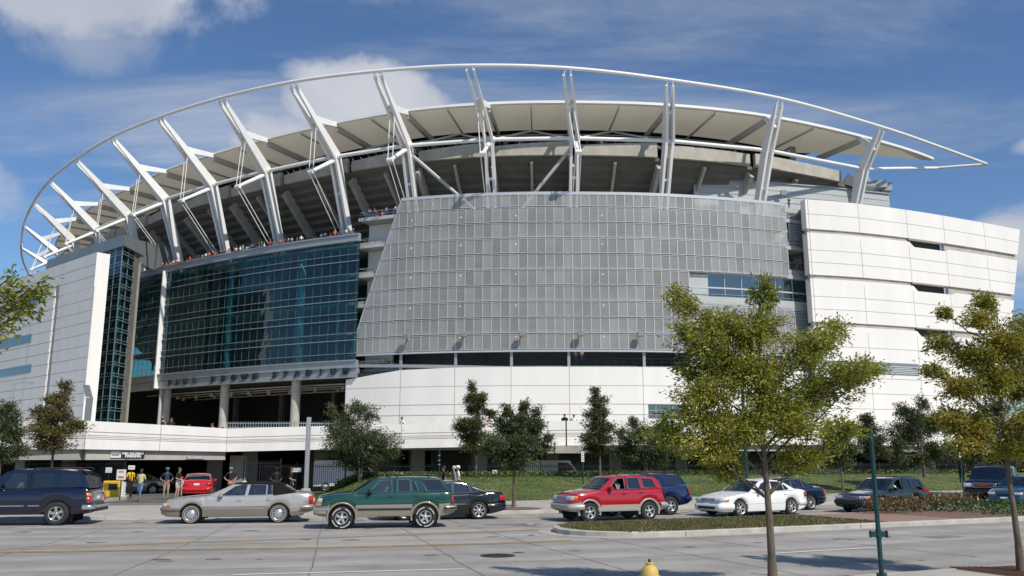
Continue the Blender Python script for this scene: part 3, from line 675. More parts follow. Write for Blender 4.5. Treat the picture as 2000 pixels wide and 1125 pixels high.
# glazed corner
C0 = Vector((-68.5, 149, 0)); gl = dl; gr = Vector((.02, 1, 0))
def quad(mb, a, b, z0, z1, m=0): mb.add([(a.x, a.y, z0), (b.x, b.y, z0), (b.x, b.y, z1), (a.x, a.y, z1)], [(0, 1, 2, 3)], m)
mb = MB(); quad(mb, C0, C0+gl*30, 3.5, 39.2); quad(mb, C0, C0+gr*4.6, 3.5, 39.2); tg_ = SB(mb, 'tower_glass', M_GLASS, fix=False)
mb = MB(); z = 4.6
while z < 39:
    for s in (0, .5):
        mb.beam(C0+Vector((0.1, -.1, z+s)), C0+gl*(8 if z < 34 else 30)+Vector((0.1, -.1, z+s)), .12, .1); mb.beam(C0+Vector((.1, -.1, z+s)), C0+gr*4.7+Vector((.1, 0, z+s)), .3 if s == 0 else .12, .1)
    z += 1.95
for d in (0, 2.6, 5.2): mb.beam(C0+gl*d+Vector((0, 0, 3)), C0+gl*d+Vector((0, 0, 39.2)), .12, .12)
for d in (2.3, 4.6): mb.beam(C0+gr*d+Vector((0, 0, 3)), C0+gr*d+Vector((0, 0, 39.2)), .14, .14)
SB(mb, 'tower_mullion', M_MULL, tg_)
mb = MB()
for k in range(8): z = 4+k*4.4; mb.beam(C0+gr*.6+gl*.6+Vector((0, 0, z)), C0+gr*4+gl*1.2+Vector((0, 0, z+3)), .3, .3); mb.beam(C0+gl*1+gr*.8+Vector((0, 0, z+3)), C0+gl*7+gr*.8+Vector((0, 0, z+3)), .4, .35)
mb.tube([C0+gr*1.2+gl*.9+Vector((0, 0, 3)), C0+gr*1.2+gl*.9+Vector((0, 0, 37))], .35, 10); SB(mb, 'tower_frame', M_TEALCOL, tg_)
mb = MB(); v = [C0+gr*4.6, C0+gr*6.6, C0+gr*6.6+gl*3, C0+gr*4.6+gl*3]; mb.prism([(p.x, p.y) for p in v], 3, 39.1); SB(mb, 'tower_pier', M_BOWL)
mb = MB(); v = [C0+gr*4.4+gl*4, C0+gr*9+gl*34, C0+gl*34+gr*8.5, C0+gl*4+gr*3]; quad(mb, C0+gr*4.5+gl*.5, C0+gr*9+gl*9, 3, 38); quad(mb, C0+gl*8, C0+gl*8+gr*9, 3, 38); SB(mb, 'tower_core', mat('tower_core', (.16, .19, .19), .8))
mb = MB(); v = [C0+Vector((.5, -.7, 0)), C0+gr*7.6+Vector((.5, 0, 0)), C0+gr*7.6+gl*32, C0+gl*32+Vector((0, -.8, 0))]; mb.prism([(p.x, p.y) for p in v], 39.1, 39.9); mb.prism([(lerp(p, C0+gl*15+gr*4, .015).x, lerp(p, C0+gl*15+gr*4, .015).y) for p in v], 39.9, 41.2)
SB(mb, 'tower_roof', M_METALD)
mb = MB(); mb.prism([(-70.0, 156.8), (-69.3, 171), (-69.7, 171), (-70.4, 156.8)], 38.4, lambda p: 42.4+.16*(p[1]-156.8)*.9); SB(mb, 'roof_screen', M_METALD)
mb = MB(); e = K.P(gT0, -2.2, 0); v = [(-68.3, 156.4), (e.x, e.y), (e.x-1, e.y+.6), (-69.3, 156.6)]; mb.prism(v, 3, 38.2); SB(mb, 'tower_link', M_CONC)
# ================================================================ ground, road, median, lawn
R = Curve([(-120, 22), (-90, 20.2), (-60, 19.2), (-36, 19.6), (-20, 21.2), (-12.6, 22.3), (-5.3, 23.4), (.3, 24.8), (5, 26.6), (10.7, 29.3), (18.8, 33.2), (30, 38.9), (45, 46.6), (70, 59), (110, 80), (160, 106)])
def RT(px, py, z=0):
    # road coordinates (t, offset) of a photograph point on the ground
    p = gp(px, py, z); best = None; lo, hi = 0, 15
    for _ in range(4):
        n = 60; bt = min(((R.xy(lo+(hi-lo)*i/n)-Vector((p.x, p.y, 0))).length, lo+(hi-lo)*i/n) for i in range(n+1)); st = (hi-lo)/n; lo, hi = max(0, bt[1]-st), min(15, bt[1]+st)
    t = bt[1]; q = R.xy(t); d = (Vector((p.x, p.y, 0))-q).dot(R.inn(t)); return t, d
def sheet(name, mt, fn_pts, z, kind='structure', **k):
    mb = MB(); mb.grid(fn_pts, 0, False); return mb.build(name, mt, kind=kind, fix=False, **k)
def strip(name, mt, t0, t1, d0, d1, z, st=.1, kind='structure', nd=1, **k):
    f0 = d0 if callable(d0) else (lambda t: d0); f1 = d1 if callable(d1) else (lambda t: d1)
    rows = []
    for t in rng(t0, t1, st):
        a, b = f0(t), f1(t); rows.append([R.P(t, a+(b-a)*j/nd, z) for j in range(nd, -1, -1)])
    mb = MB(); mb.grid(rows, 0, False); return mb.build(name, mt, kind=kind, fix=False, **k)
mb = MB(); mb.add([(-2500, -600, -.03), (2500, -600, -.03), (2500, 4000, -.03), (-2500, 4000, -.03)], [(0, 1, 2, 3)])
mb.build('ground', M_EARTH, kind='structure', fix=False)
# street lanes with tyre-darkened wheel tracks: mottled concrete whose worn tracks follow the street
def road_mat():
    m = mat('street_concrete', (.335, .318, .293), .86, var=.17, vscale=.9, bump=.4, bscale=70, det=12)
    nt = m.node_tree; N = nt.nodes; L = nt.links; b = N['Principled BSDF']
    uv = N.new('ShaderNodeUVMap'); sp = N.new('ShaderNodeSeparateXYZ'); L.new(uv.outputs[0], sp.inputs[0])
    w = N.new('ShaderNodeMath'); w.operation = 'SINE'; ml = N.new('ShaderNodeMath'); ml.operation = 'MULTIPLY'; L.new(sp.outputs[0], ml.inputs[0]); ml.inputs[1].default_value = 2*pi/2.05; L.new(ml.outputs[0], w.inputs[0])
    tc = N.new('ShaderNodeTexCoord'); n = N.new('ShaderNodeTexNoise'); n.inputs['Scale'].default_value = .18; n.inputs['Detail'].default_value = 8; L.new(tc.outputs['Object'], n.inputs[0])
    a = N.new('ShaderNodeMath'); a.operation = 'MULTIPLY_ADD'; L.new(w.outputs[0], a.inputs[0]); a.inputs[1].default_value = .16; L.new(n.outputs[0], a.inputs[2])
    r = N.new('ShaderNodeValToRGB'); L.new(a.outputs[0], r.inputs[0]); r.color_ramp.elements[0].position = .3; r.color_ramp.elements[1].position = .72
    r.color_ramp.elements[0].color = (.80, .80, .80, 1); r.color_ramp.elements[1].color = (1.06, 1.06, 1.06, 1)
    mx = N.new('ShaderNodeMix'); mx.data_type = 'RGBA'; mx.blend_type = 'MULTIPLY'; mx.inputs[0].default_value = 1
    src = b.inputs['Base Color'].links[0].from_socket; L.new(src, mx.inputs[6]); L.new(r.outputs[0], mx.inputs[7]); L.new(mx.outputs[2], b.inputs['Base Color']); return m
M_ROAD = road_mat()
KF = 12.2; KN = -9.4
road = strip('road', M_ROAD, 0, 15, KN, KF, 0.0, .1, nd=12)
uvl = road.data.uv_layers.new(name='UVMap')
for p in road.data.polygons:
    for li in p.loop_indices:
        vi = road.data.loops[li].vertex_index; row, j = divmod(vi, 13); uvl.data[li].uv = (KN+(KF-KN)*(12-j)/12, row*.1)
# slab joints in the street
M_CRACK = mat('road_joint', (.11, .105, .10), .95, var=.4, vscale=3)
mb = MB(); random.seed(7)
def ribbon(mb, pts, w, z, m=0):
    rows = []; n = len(pts)
    for i, p in enumerate(pts):
        d = (pts[min(i+1, n-1)]-pts[max(i-1, 0)]).normalized(); s = Vector((-d.y, d.x, 0)); ww = w*(.6+.8*random.random())
        rows.append([Vector((p.x, p.y, z))+s*ww/2, Vector((p.x, p.y, z))-s*ww/2])
    mb.grid(rows, m, False)
def wob(t, d): return R.P(t+random.uniform(-.004, .004), d+random.uniform(-.02, .02), 0)
for d in (-4.2, -.15, 4.1, 8.25): ribbon(mb, [wob(t, d) for t in rng(2.5, 13, .05)], .02, .004)
for t in rng(3.05, 13, .52):
    ribbon(mb, [wob(t, d) for d in rng(KN, KF, .5)], .02, .005)
for k in range(4):
    t = random.uniform(4, 9.5); d = random.uniform(KN, KF-2); pts = []
    for q in range(12): pts.append(R.P(t, d, 0)); t += random.uniform(-.02, .05); d += random.uniform(-.1, .35)
    ribbon(mb, pts, .02, .006)
mb.build('road_joints', M_CRACK, kind='structure', fix=False)
# worn patches, oil drips and tar repairs
M_PATCH = mat('road_patch', (.20, .19, .175), .9, var=.3, vscale=2.5, det=10); M_OIL = mat('oil_stain', (.15, .143, .13), .7, var=.3, vscale=4)
def blot(mb, c, rx, ry, ang, z, n=18):
    vs = []; ph = random.random()*6
    for k in range(n): a = 2*pi*k/n; r = 1+.22*sin(3*a+ph)+.12*sin(7*a+2*ph); x, y = rx*r*cos(a), ry*r*sin(a); vs.append((c.x+x*cos(ang)-y*sin(ang), c.y+x*sin(ang)+y*cos(ang), z))
    mb.add(vs, [tuple(range(n))])
mb = MB()
for k in range(150):
    t = random.uniform(3.5, 12.5); d = random.choice((-7, -2.4, 2.2, 6.2, 10.2))+random.gauss(0, .22); g_ = R.tan(t); r_ = random.uniform(.03, .16); blot(mb, R.P(t, d, 0), r_*random.uniform(1, 2.6), r_, atan2(g_.y, g_.x), .0075)
mb.build('oil_drips', M_OIL, kind='structure', fix=False)
mb = MB()
for t, d, l, w in ((5.2, -6.2, 1.2, .7), (7.4, 7.0, 1.5, .9), (9.1, -3.2, 1.1, .6), (4.4, 3.0, 1.8, .5), (6.25, 10.4, .9, .6)):
    g_ = R.tan(t); q = R.P(t, d, .0068); mb.box(q, (l, w, .001), atan2(g_.y, g_.x))
mb.build('tar_repairs', M_PATCH, kind='structure', fix=False)
M_YEL = mat('yellow_line_paint', (.58, .37, .13), .8, col2=(.33, .28, .20), vscale=3.5, det=9, contrast=(.38, .68))
M_WLN = mat('white_line_paint', (.68, .67, .64), .8, col2=(.36, .35, .33), vscale=4, det=9, contrast=(.5, .8))
def line(name, mt, pts, w, z=.009, st=12):
    pts = [Vector((p[0], p[1], 0)) for p in pts]; sm = smooth_path(pts, st) if len(pts) > 2 else [pts[0]+(pts[1]-pts[0])*i/10 for i in range(11)]
    rows = []; n = len(sm)
    for i, p in enumerate(sm):
        d = (sm[min(i+1, n-1)]-sm[max(i-1, 0)]).normalized(); s = Vector((-d.y, d.x, 0)); rows.append([Vector((p.x, p.y, z))+s*w/2, Vector((p.x, p.y, z))-s*w/2])
    mb = MB(); mb.grid(rows, 0, False); return mb.build(name, mt, kind='structure', fix=False)
nearY = [gp(x, y) for x, y in ((0, 1079.5), (300, 1075), (600, 1071.5), (850, 1065.5), (1020, 1060.5), (1120, 1056))]
farY = [gp(x, y) for x, y in ((0, 1074.5), (300, 1062.5), (600, 1052.5), (850, 1043), (1085, 1034))]
lead = [nearY[0]+Vector((-30, -1.2, 0)), nearY[0]+Vector((-12, -1.1, 0))]
line('yellow_line', M_YEL, lead+nearY, .12); line('yellow_line', M_YEL, [p+Vector((-.04, .22, 0)) for p in lead+nearY], .1)
line('yellow_line', M_YEL, [farY[0]+Vector((-30, -2, 0)), farY[0]+Vector((-12, -1.6, 0))]+farY, .13); line('yellow_line', M_YEL, [p+Vector((-.05, .2, 0)) for p in farY], .07)
def dash(x0, y0, x1, y1, w=.12): a, b = gp(x0, y0), gp(x1, y1); line('lane_line', M_WLN, [a, b], w)
dash(45, 1032, 350, 1029); dash(860, 1024.5, 1085, 1020); dash(455, 1123, 908, 1111.8, .13); dash(1500, 1082, 1712, 1069.5, .12)
# far pavement, verge, kerbs
def kerb(name, t0, t1, d, side, h=.14, w=.17, st=.1):
    mb = MB(); rows = []
    for t in rng(t0, t1, st): rows.append([R.P(t, d, 0), R.P(t, d, h-.02), R.P(t, d+side*.02, h), R.P(t, d+side*w, h), R.P(t, d+side*w, 0)])
    mb.grid(rows, 0, False); return mb.build(name, M_KERB, kind='structure')
tD0, tD1 = RT(215, 1013)[0], RT(590, 1008)[0]         # driveway mouth
kerb('kerb', 0, tD0, KF, 1); kerb('kerb', tD1, 15, KF, 1); kerb('kerb', 0, 15, KN, -1)
strip('sidewalk', M_SIDE, 0, tD0, KF+.17, 20.3, .138); strip('sidewalk', M_SIDE, tD1, 15, KF+.17, 20.3, .138); strip('sidewalk', M_SIDE, 0, 15, KN-.17, KN-6, .138)
def ss0(x, a, b): x = max(0, min(1, (x-a)/(b-a))); return x*x*(3-2*x)
# concrete apron and asphalt driveway running into the garage
mb = MB(); rows = []
for t in rng(tD0, tD1, .05): e = 1-min(ss0(t, tD0, tD0+.18), 1-ss0(t, tD1-.18, tD1)); rows.append([R.P(t, d, .006+.133*max(e, min(1, max(0, d-KF)/2.2))) for d in (20.3, KF+4.2, KF+2.2, KF+1.1, KF-.03)]+[R.P(t, KF-.06, -.01)])
mb.grid(rows, 0, False); mb.build('driveway_apron', M_SIDE, kind='structure', fix=False)
mb = MB(); rows = []
for t in rng(tD0+.35, tD1, .1): rows.append([R.P(t, d, z) for d, z in ((60, -.25), (26, -.02), (22, .10), (KF+5.0, .145))])
mb.grid(rows, 0, False); mb.build('driveway', M_ASPH, kind='structure', fix=False)
mb = MB(); rows = [];
for t in rng(2, 15, .1): rows.append([R.P(t, d, -.012) for d in (95, 27)])
mb.grid(rows, 0, False); mb.build('yard_pavement', mat('yard', (.12, .115, .105), .9, var=.2, vscale=.4), kind='structure', fix=False)
# lawn bank
M_GRASS = mat('lawn_grass', (.055, .105, .016), .95, var=.38, vscale=.55, bump=.8, bscale=22, det=12, col2=(.15, .17, .045), contrast=(.3, .72))
M_DRY = mat('dry_grass', (.16, .15, .055), .95, var=.3, vscale=1.5, bump=.8, bscale=30, det=10, col2=(.13, .16, .04))
def ss(x, a, b): x = max(0, min(1, (x-a)/(b-a))); return x*x*(3-2*x)
tL0 = RT(612, 972)[0]
def lawn_z(t, d):
    h = .98*ss(d, 20.4, 31)*ss(t, tL0-.05, tL0+1.5); k = 1-ss(t, tL0+5, tL0+7)*.1
    return .13 + h*k - .9*ss(d, 34, 38)*ss(t, tL0-.05, tL0+1.5)
rows = []
for t in rng(tL0-.15, 15, .06): rows.append([R.P(t, d, lawn_z(t, d)) for d in rng(20.3, 38, .8)])
mb = MB(); mb.grid(rows, 0, True); mb.build('lawn', M_GRASS, kind='structure', fix=False)
def blades(name, mt, fn, n, h, w, seed, kind='stuff', lean=.5):
    random.seed(seed); mb = MB(); vs = []; fs = []
    for i in range(n):
        p = fn()
        if p is None: continue
        a = random.uniform(0, 2*pi); hh = h*random.uniform(.5, 1.3); dx = Vector((cos(a), sin(a), 0)); l = Vector((random.uniform(-lean, lean)*hh, random.uniform(-lean, lean)*hh, hh)); o = len(vs)
        vs += [p-dx*w/2, p+dx*w/2, p+l]; fs.append((o, o+1, o+2))
    mb.add(vs, fs); return mb.build(name, mt, kind=kind, fix=False)
M_BLADE = leaf_mat('grass_blade', [(0, (.04, .085, .010)), (.5, (.085, .145, .02)), (1, (.15, .19, .04))], .3, .6)
M_BLADED = leaf_mat('dry_blade', [(0, (.06, .075, .02)), (.5, (.14, .13, .04)), (1, (.30, .24, .11))], .3, .9)
def fl():
    t = random.uniform(tL0, 12.5); d = random.uniform(20.3, 34); return R.P(t, d, lawn_z(t, d))
g = blades('grass', M_BLADE, fl, 42000, .07, .045, 1); g['label'] = 'short green grass over the sloping lawn behind the pavement'; g['category'] = 'grass'
# ground cover along the crest of the bank
def leaf_heap(mb, p, r, n, ls):
    for _ in range(n):
        q = p + Vector((random.gauss(0, .45)*r, random.gauss(0, .45)*r, random.random()*r)); a = Vector((random.gauss(0, 1), random.gauss(0, 1), random.gauss(0, 1)+.4)).normalized()
        x = a.orthogonal().normalized(); x.rotate(Matrix.Rotation(random.uniform(0, 6.28), 3, a)); y = a.cross(x); s = ls*random.uniform(.6, 1.3)
        o = len(mb.v); mb.v += [q-x*s, q+y*s*.5, q+x*s, q-y*s*.5]; mb.f.append([o, o+1, o+2, o+3]); mb.m.append(0); mb.sm.append(False)
M_HEDGE = leaf_mat('ground_cover_leaf', [(0, (.035, .06, .012)), (.5, (.085, .12, .02)), (1, (.20, .22, .05))], .3, .5)
random.seed(3); mb = MB()
for t in rng(tL0+.5, 13, .013):
    for _ in range(2): d = random.uniform(31.5, 34.5); leaf_heap(mb, R.P(t+random.uniform(-.01, .01), d, lawn_z(t, d)-.05), .42, 12, .09)
mb.build('ground_cover', M_HEDGE, kind='stuff', fix=False, label='low yellow-green ground cover along the top of the lawn bank', category='ground cover')
# median island
tM = RT(1085, 1041)[0]; MW0, MW1 = .25, 5.0; rad = (MW1-MW0)/2
def med_outline(inset, t1):
    c = (MW0+MW1)/2; r = rad-inset; nose = []
    for k in range(13):
        a = -pi/2 - pi*k/12; nose.append((r*cos(a)*1.25, c + r*sin(a)))
    st = (R.P(tM+.001, 0, 0)-R.P(tM, 0, 0)).length/.001
    tt = tM + rad*1.25/st
    pts = [R.P(tt+x/st, d, 0) for x, d in nose]
    near = [R.P(t, MW0+inset, 0) for t in rng(tt, t1, .1)]; far = [R.P(t, MW1-inset, 0) for t in rng(tt, t1, .1)]
    return list(reversed(near[1:])), pts, far[1:]
def island(name, mt, inset, t1, z, kind='structure'):
    a, b, c = med_outline(inset, t1); loop = a+b+c; mb = MB(); tri = geometry.tessellate_polygon([[Vector((p.x, p.y, 0)) for p in loop]])
    mb.add([(p.x, p.y, z) for p in loop], [tuple(t) for t in tri]); return mb.build(name, mt, kind=kind)
a, b, c = med_outline(0, 14.5); a2, b2, c2 = med_outline(.19, 14.5); o_ = a+b+c; i_ = a2+b2+c2
mb = MB(); mb.grid([[Vector((p.x, p.y, 0)), Vector((p.x, p.y, .13)), Vector((lerp(p, q, .15).x, lerp(p, q, .15).y, .155)), Vector((q.x, q.y, .155)), Vector((q.x, q.y, 0))] for p, q in zip(o_, i_)], 0, False)
mb.build('median_kerb', M_KERB, kind='structure')
mb = MB()
for k in range(10, len(o_)-1, 11): p, q = o_[k], i_[k]; dd = (o_[k+1]-o_[k]).normalized()*.012; mb.add([p-dd*1+(p-q)*.03+Vector((0, 0, .0)), p+dd+(p-q)*.03, p+dd+(p-q)*.03+Vector((0, 0, .135)), p-dd+(p-q)*.03+Vector((0, 0, .135)), q+dd+Vector((0, 0, .158)), q-dd+Vector((0, 0, .158))], [(0, 1, 2, 3), (3, 2, 4, 5)])
mb.build('kerb_joints', M_CRACK, kind='structure', fix=False)
a3, b3, c3 = med_outline(-.45, 9.2)
mb = MB(); mb.grid([[Vector((p.x, p.y, .0065)), Vector((q.x, q.y, .0065))] for p, q in zip(a3[-12:]+b3, a[-12:]+b)], 0, False); mb.build('gutter', M_SIDE, kind='structure', fix=False)
tG = RT(1610, 1018)[0]; tB = RT(1690, 1008)[0]; tS = RT(1900, 1008)[0]
island('median_soil', M_DRY, .17, tG, .15)
M_BRICK = mat('brick_paving', (.26, .14, .11), .9, var=.25, vscale=9, col2=(.36, .24, .19)); M_MULCH = mat('mulch', (.17, .11, .08), .95, var=.4, vscale=9, bump=1, bscale=30)
strip('brick_paving', M_BRICK, tG, tB, MW0+.18, MW1-.18, .152); strip('mulch_bed', M_MULCH, tB, 14.4, MW0+.18, MW1-.18, .153)
def fm():
    t = random.uniform(tM+.1, tG); d = random.uniform(MW0+.2, MW1-.2)
    if t < tM+.35 and abs(d-(MW0+MW1)/2) > rad-.3-1.5*max(0, tM+.3-t)/.3: return None
    return R.P(t, d, .145)
g = blades('grass', M_BLADED, fm, 30000, .06, .028, 2); g['label'] = 'dry yellowish grass on the rounded nose of the median'; g['category'] = 'grass'
# shrubs of the median: red-brown ones, then a green mat
M_SHR = leaf_mat('red_shrub_leaf', [(0, (.05, .055, .012)), (.35, (.10, .11, .03)), (.6, (.16, .075, .03)), (1, (.24, .11, .07))], .25, 1.5)
M_SHG = leaf_mat('green_mat_leaf', [(0, (.02, .05, .012)), (.5, (.045, .10, .02)), (1, (.09, .15, .03))], .25, 1.0)
random.seed(11); shr = []
for i, (px, py) in enumerate([(1712, 1003), (1730, 996), (1748, 1001), (1768, 993), (1788, 999), (1808, 991), (1828, 997), (1848, 990), (1868, 994), (1888, 990), (1745, 988), (1800, 986), (1860, 984)]):
    p = gp(px, py, .15); mb = MB()
    for _ in range(26): leaf_heap(mb, p+Vector((random.gauss(0, .3), random.gauss(0, .3), random.uniform(0, .3))), .35, 16, .055)
    for _ in range(6): mb.tube([p, p+Vector((random.uniform(-.4, .4), random.uniform(-.4, .4), .45))], .012, 4)
    shr.append(mb.build('shrub', M_SHR, fix=False, label='low reddish-brown leafy shrub in the mulch bed of the median', category='shrub', group='reddish shrubs in the median bed'))
mb = MB()
for _ in range(900):
    t = random.uniform(tS-.1, 14.2); d = random.uniform(MW0+.6, MW1-.3); leaf_heap(mb, R.P(t, d, .15), .4, 16, .07)
mb.build('ground_cover', M_SHG, kind='stuff', fix=False, label='dark green mat of low plants in the median at the right', category='ground cover')
# small grass corner at the driveway
mb = MB(); cl_ = [gp(x, y) for x, y in ((120, 968), (205, 960), (222, 962), (247, 971), (243, 975), (205, 979), (120, 984))]; mb.prism([(p.x, p.y) for p in cl_], 0.0, .17); mb.build('verge', M_GRASS, kind='structure')
mb = MB(); q = [gp(x, y) for x, y in ((120, 984.5), (205, 979.5), (243, 975.5), (250, 971), (236, 965))]
for i in range(4): mb.beam(q[i]+Vector((0, 0, .07)), q[i+1]+Vector((0, 0, .07)), .16, .18)
mb.build('verge_kerb', M_KERB, kind='structure')
def fv():
    u, v = random.random(), random.random(); return gp(125+u*118, 984-16*v-(u*9), 0)+Vector((0, 0, .16))
mb = MB(); q = gp(968/1.0, 1085.5); 
cov = MB(); c0 = gp(972, 1085, .006)
cov.lathe([(0, .012), (.34, .012), (.37, .004), (.42, .004)], 28, c0)
for k in range(-3, 4):
    for j in range(-3, 4):
        if k*k+j*j < 10: cov.box(c0+Vector((k*.1, j*.1, .016)), (.06, .06, .008))
cov.build('manhole_cover', mat('cast_iron', (.06, .055, .05), .6, .6), fix=True, label='round cast iron manhole cover set in the near lanes of the street', category='manhole cover')

# ================================================================ raised plaza with the garage beneath
PL = [(-75, 64), (-31.6, 55.0), (-26.2, 54.2), (-19.8, 61.3), (-14.5, 62.6), (-8, 63.8), (2.7, 66.2), (14.3, 70), (27, 77), (50, 91), (80, 110)]
PTOP = [4.75, 4.62, 4.6, 4.37, 4.56, 4.77, 5.1, 5.4, 5.7, 6.2, 7]; PBOT = [2.85, 2.87, 2.87, 2.78, 2.92, 3.05, 3.27, 3.4, 3.5, 3.6, 3.7]
plz = thing('plaza_terrace', 'long white parapet terrace over the dark parking garage in front of the stadium', 'terrace', (0, 62, 0))
def PB(mb, name, mats, parent=None, **k):
    o = mb.build(name, mats, plz, True, **k)
    if parent: o.parent = parent
    return o
mb = MB(); gm = MB(); ps = [Vector((a, b, 0)) for a, b in PL]
nrm = []
for i in range(len(ps)):
    d = (ps[min(i+1, len(ps)-1)]-ps[max(i-1, 0)]).normalized(); nrm.append(Vector((-d.y, d.x, 0)))
rows = []
for i, p in enumerate(ps):
    n = nrm[i]; a, b = PBOT[i], PTOP[i]
    rows.append([p+Vector((0, 0, a)), p+Vector((0, 0, b)), p+n*.4+Vector((0, 0, b)), p+n*.4+Vector((0, 0, a)), p+Vector((0, 0, a))])
mb.grid(rows, 0, False); par = PB(mb, 'parapet', M_PLAZA)
for f in (.62, .5, .44, .38):
    for i in range(len(ps)-1):
        o = Vector((0, 0, 0)); a = ps[i]-nrm[i]*.006; b = ps[i+1]-nrm[i+1]*.006
        gm.beam(a+Vector((0, 0, lerp(PBOT[i], PTOP[i], f))), b+Vector((0, 0, lerp(PBOT[i+1], PTOP[i+1], f))), .02, .045 if f > .6 else .03)
for i in range(len(ps)-1):
    n = max(1, int((ps[i+1]-ps[i]).length/4.2))
    for k in range(n): f = k/n; p = lerp(ps[i], ps[i+1], f)-nrm[i]*.004; gm.box(p+Vector((0, 0, (lerp(PBOT[i], PBOT[i+1], f)+lerp(PTOP[i], PTOP[i+1], f))/2)), (.03, .03, lerp(PTOP[i]-PBOT[i], PTOP[i+1]-PBOT[i+1], f)-.02))
PB(gm, 'parapet_groove', M_JOINT, par)
mb = MB(); back = [(110, 175), (60, 150), (10, 139), (-25, 144), (-50, 158), (-70, 175), (-120, 175)]
mb.prism([(p.x+n.x*.38, p.y+n.y*.38) for p, n in zip(ps, nrm)]+back, 2.95, 3.5); PB(mb, 'deck', M_CONC)
mb = MB(); top = [lerp(ps[k], ps[k+1], f)+nrm[k]*.7 for k, f in ((0, .0), (1, 0), (2, 0), (3, 0))]
mb.add([], [])
for i in range(3): mb.beam(top[i]+Vector((0, 0, 2.56)), top[i+1]+Vector((0, 0, 2.56)), .8, .66)
PB(mb, 'garage_beam', M_CONC)
mb = MB()
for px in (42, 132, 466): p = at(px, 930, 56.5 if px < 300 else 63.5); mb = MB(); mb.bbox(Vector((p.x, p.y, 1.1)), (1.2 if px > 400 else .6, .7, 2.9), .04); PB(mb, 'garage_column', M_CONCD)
mb = MB()
for i in range(3, 9):
    for f in ((.15, .6) if i < 8 else (.3,)):
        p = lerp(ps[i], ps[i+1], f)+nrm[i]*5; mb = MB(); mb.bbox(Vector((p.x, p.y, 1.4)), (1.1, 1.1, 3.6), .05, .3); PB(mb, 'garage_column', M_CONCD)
mb = MB()
for a_, b_ in (((-17, 74), (-9.5, 76)), ((-7, 76.5), (2, 79)), ((4, 81), (16, 88)), ((20, 92), (60, 118))): mb.beam(Vector((*a_, 1.5)), Vector((*b_, 1.5)), .3, 3.2)
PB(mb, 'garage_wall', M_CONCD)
mb = MB(); wv = [(-75, 92), (-25, 92), (-10, 92), (10, 90), (40, 105), (90, 135)]
for i in range(len(wv)-1): mb.beam(Vector((*wv[i], 1.3)), Vector((*wv[i+1], 1.3)), .3, 3.6)
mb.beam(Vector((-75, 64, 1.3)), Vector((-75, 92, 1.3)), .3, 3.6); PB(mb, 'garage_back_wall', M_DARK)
# beam under the right hand parapet and a ledge block
mb = MB(); p = at(1110, 878, 66.5); mb.box(p, (3.2, 1, .55)); PB(mb, 'ledge_block', M_CONC)
# hall railing on the plaza
mb = MB(); a = at(445, 828, 110); b = at(575, 828, 110); c_ = at(690, 826, 112)
for s, e in ((a, b), (b, c_)):
    n = 26
    for k in range(n+1): p = lerp(s, e, k/n); mb.box(Vector((p.x, p.y, 5.3)), (.06, .06, 3.2))
    for z in (6.7, 6.2, 5.6): mb.beam(Vector((s.x, s.y, z)), Vector((e.x, e.y, z)), .08, .09)
o = mb.build('plaza_railing', M_MULL, label='grey metal railing in the open hall beneath the glass wall', category='railing')
# signs on the garage beam
M_SWHITE = mat('sign_white', (.75, .75, .73), .5); M_SBLACK = mat('sign_black', (.02, .02, .022), .5); M_RED = mat('sign_red', (.55, .05, .04), .5); M_GREYT = mat('sign_grey', (.3, .31, .33), .5)
dB = (ps[3]-ps[2]).normalized(); nB = Vector((dB.y, -dB.x, 0))
def onbeam(px, py):
    u, y, dz = ray(px, py); k = u/y; o = ps[2]+Vector((-dB.y, dB.x, 0))*.22; s = (o.x-k*o.y)/(k*dB.y-dB.x); return o+dB*s+Vector((0, 0, H0+dz/y*(o.y+dB.y*s)))
def flat(mb, a, b, z0, z1, th=.05, m=0, push=0):
    a = Vector((a.x, a.y, (z0+z1)/2)); b = Vector((b.x, b.y, (z0+z1)/2)); d = (b-a).normalized(); n = Vector((d.y, -d.x, 0)); mb.beam(a+n*push, b+n*push, th, z1-z0, m=m)
a, b, c_ = onbeam(216, 888), onbeam(236, 888), onbeam(282, 888); zt_, zb_ = onbeam(240, 881).z, onbeam(240, 894).z
sg = thing('garage_sign', 'black and white parking sign board fixed on the concrete garage beam', 'sign', (a.x, a.y, 2)); 
mb = MB(); flat(mb, a, b, zb_, zt_, .08); flat(mb, a, b, zt_-.2, zt_-.12, .02, 1, .05); flat(mb, lerp(a, b, .1), lerp(a, b, .8), zb_+.12, zb_+.2, .02, 1, .05); mb.build('white_board', [M_SWHITE, M_GREYT], sg, True)
mb = MB(); flat(mb, b, c_, zb_, zt_, .08); mb.build('black_board', M_SBLACK, sg, True)
mb = MB(); mid = lerp(b, c_, .5); put_text(mb, 'MRI PATIENT', .245, .01, Vector((mid.x, mid.y, lerp(zb_, zt_, .7)))+nB*.06, dB, 0, .012); put_text(mb, 'PARKING', .245, .01, Vector((mid.x, mid.y, lerp(zb_, zt_, .24)))+nB*.06, dB, 0, .012); mb.build('lettering', M_SWHITE, sg, True)
a, b = onbeam(364, 894), onbeam(398, 894); sg = thing('clearance_sign', 'small grey clearance bar at the lower edge of the garage beam', 'sign', (a.x, a.y, 2))
mb = MB(); flat(mb, a, b, 2.28, 2.46, .06); mb.build('bar', M_GREYT, sg, True)
mb = MB(); mid = lerp(a, b, .5); put_text(mb, "8' 2\" CLEARANCE", .13, .006, Vector((mid.x, mid.y, 2.37))+nB*.05, dB, 0, .004); mb.build('lettering', M_SWHITE, sg, True)
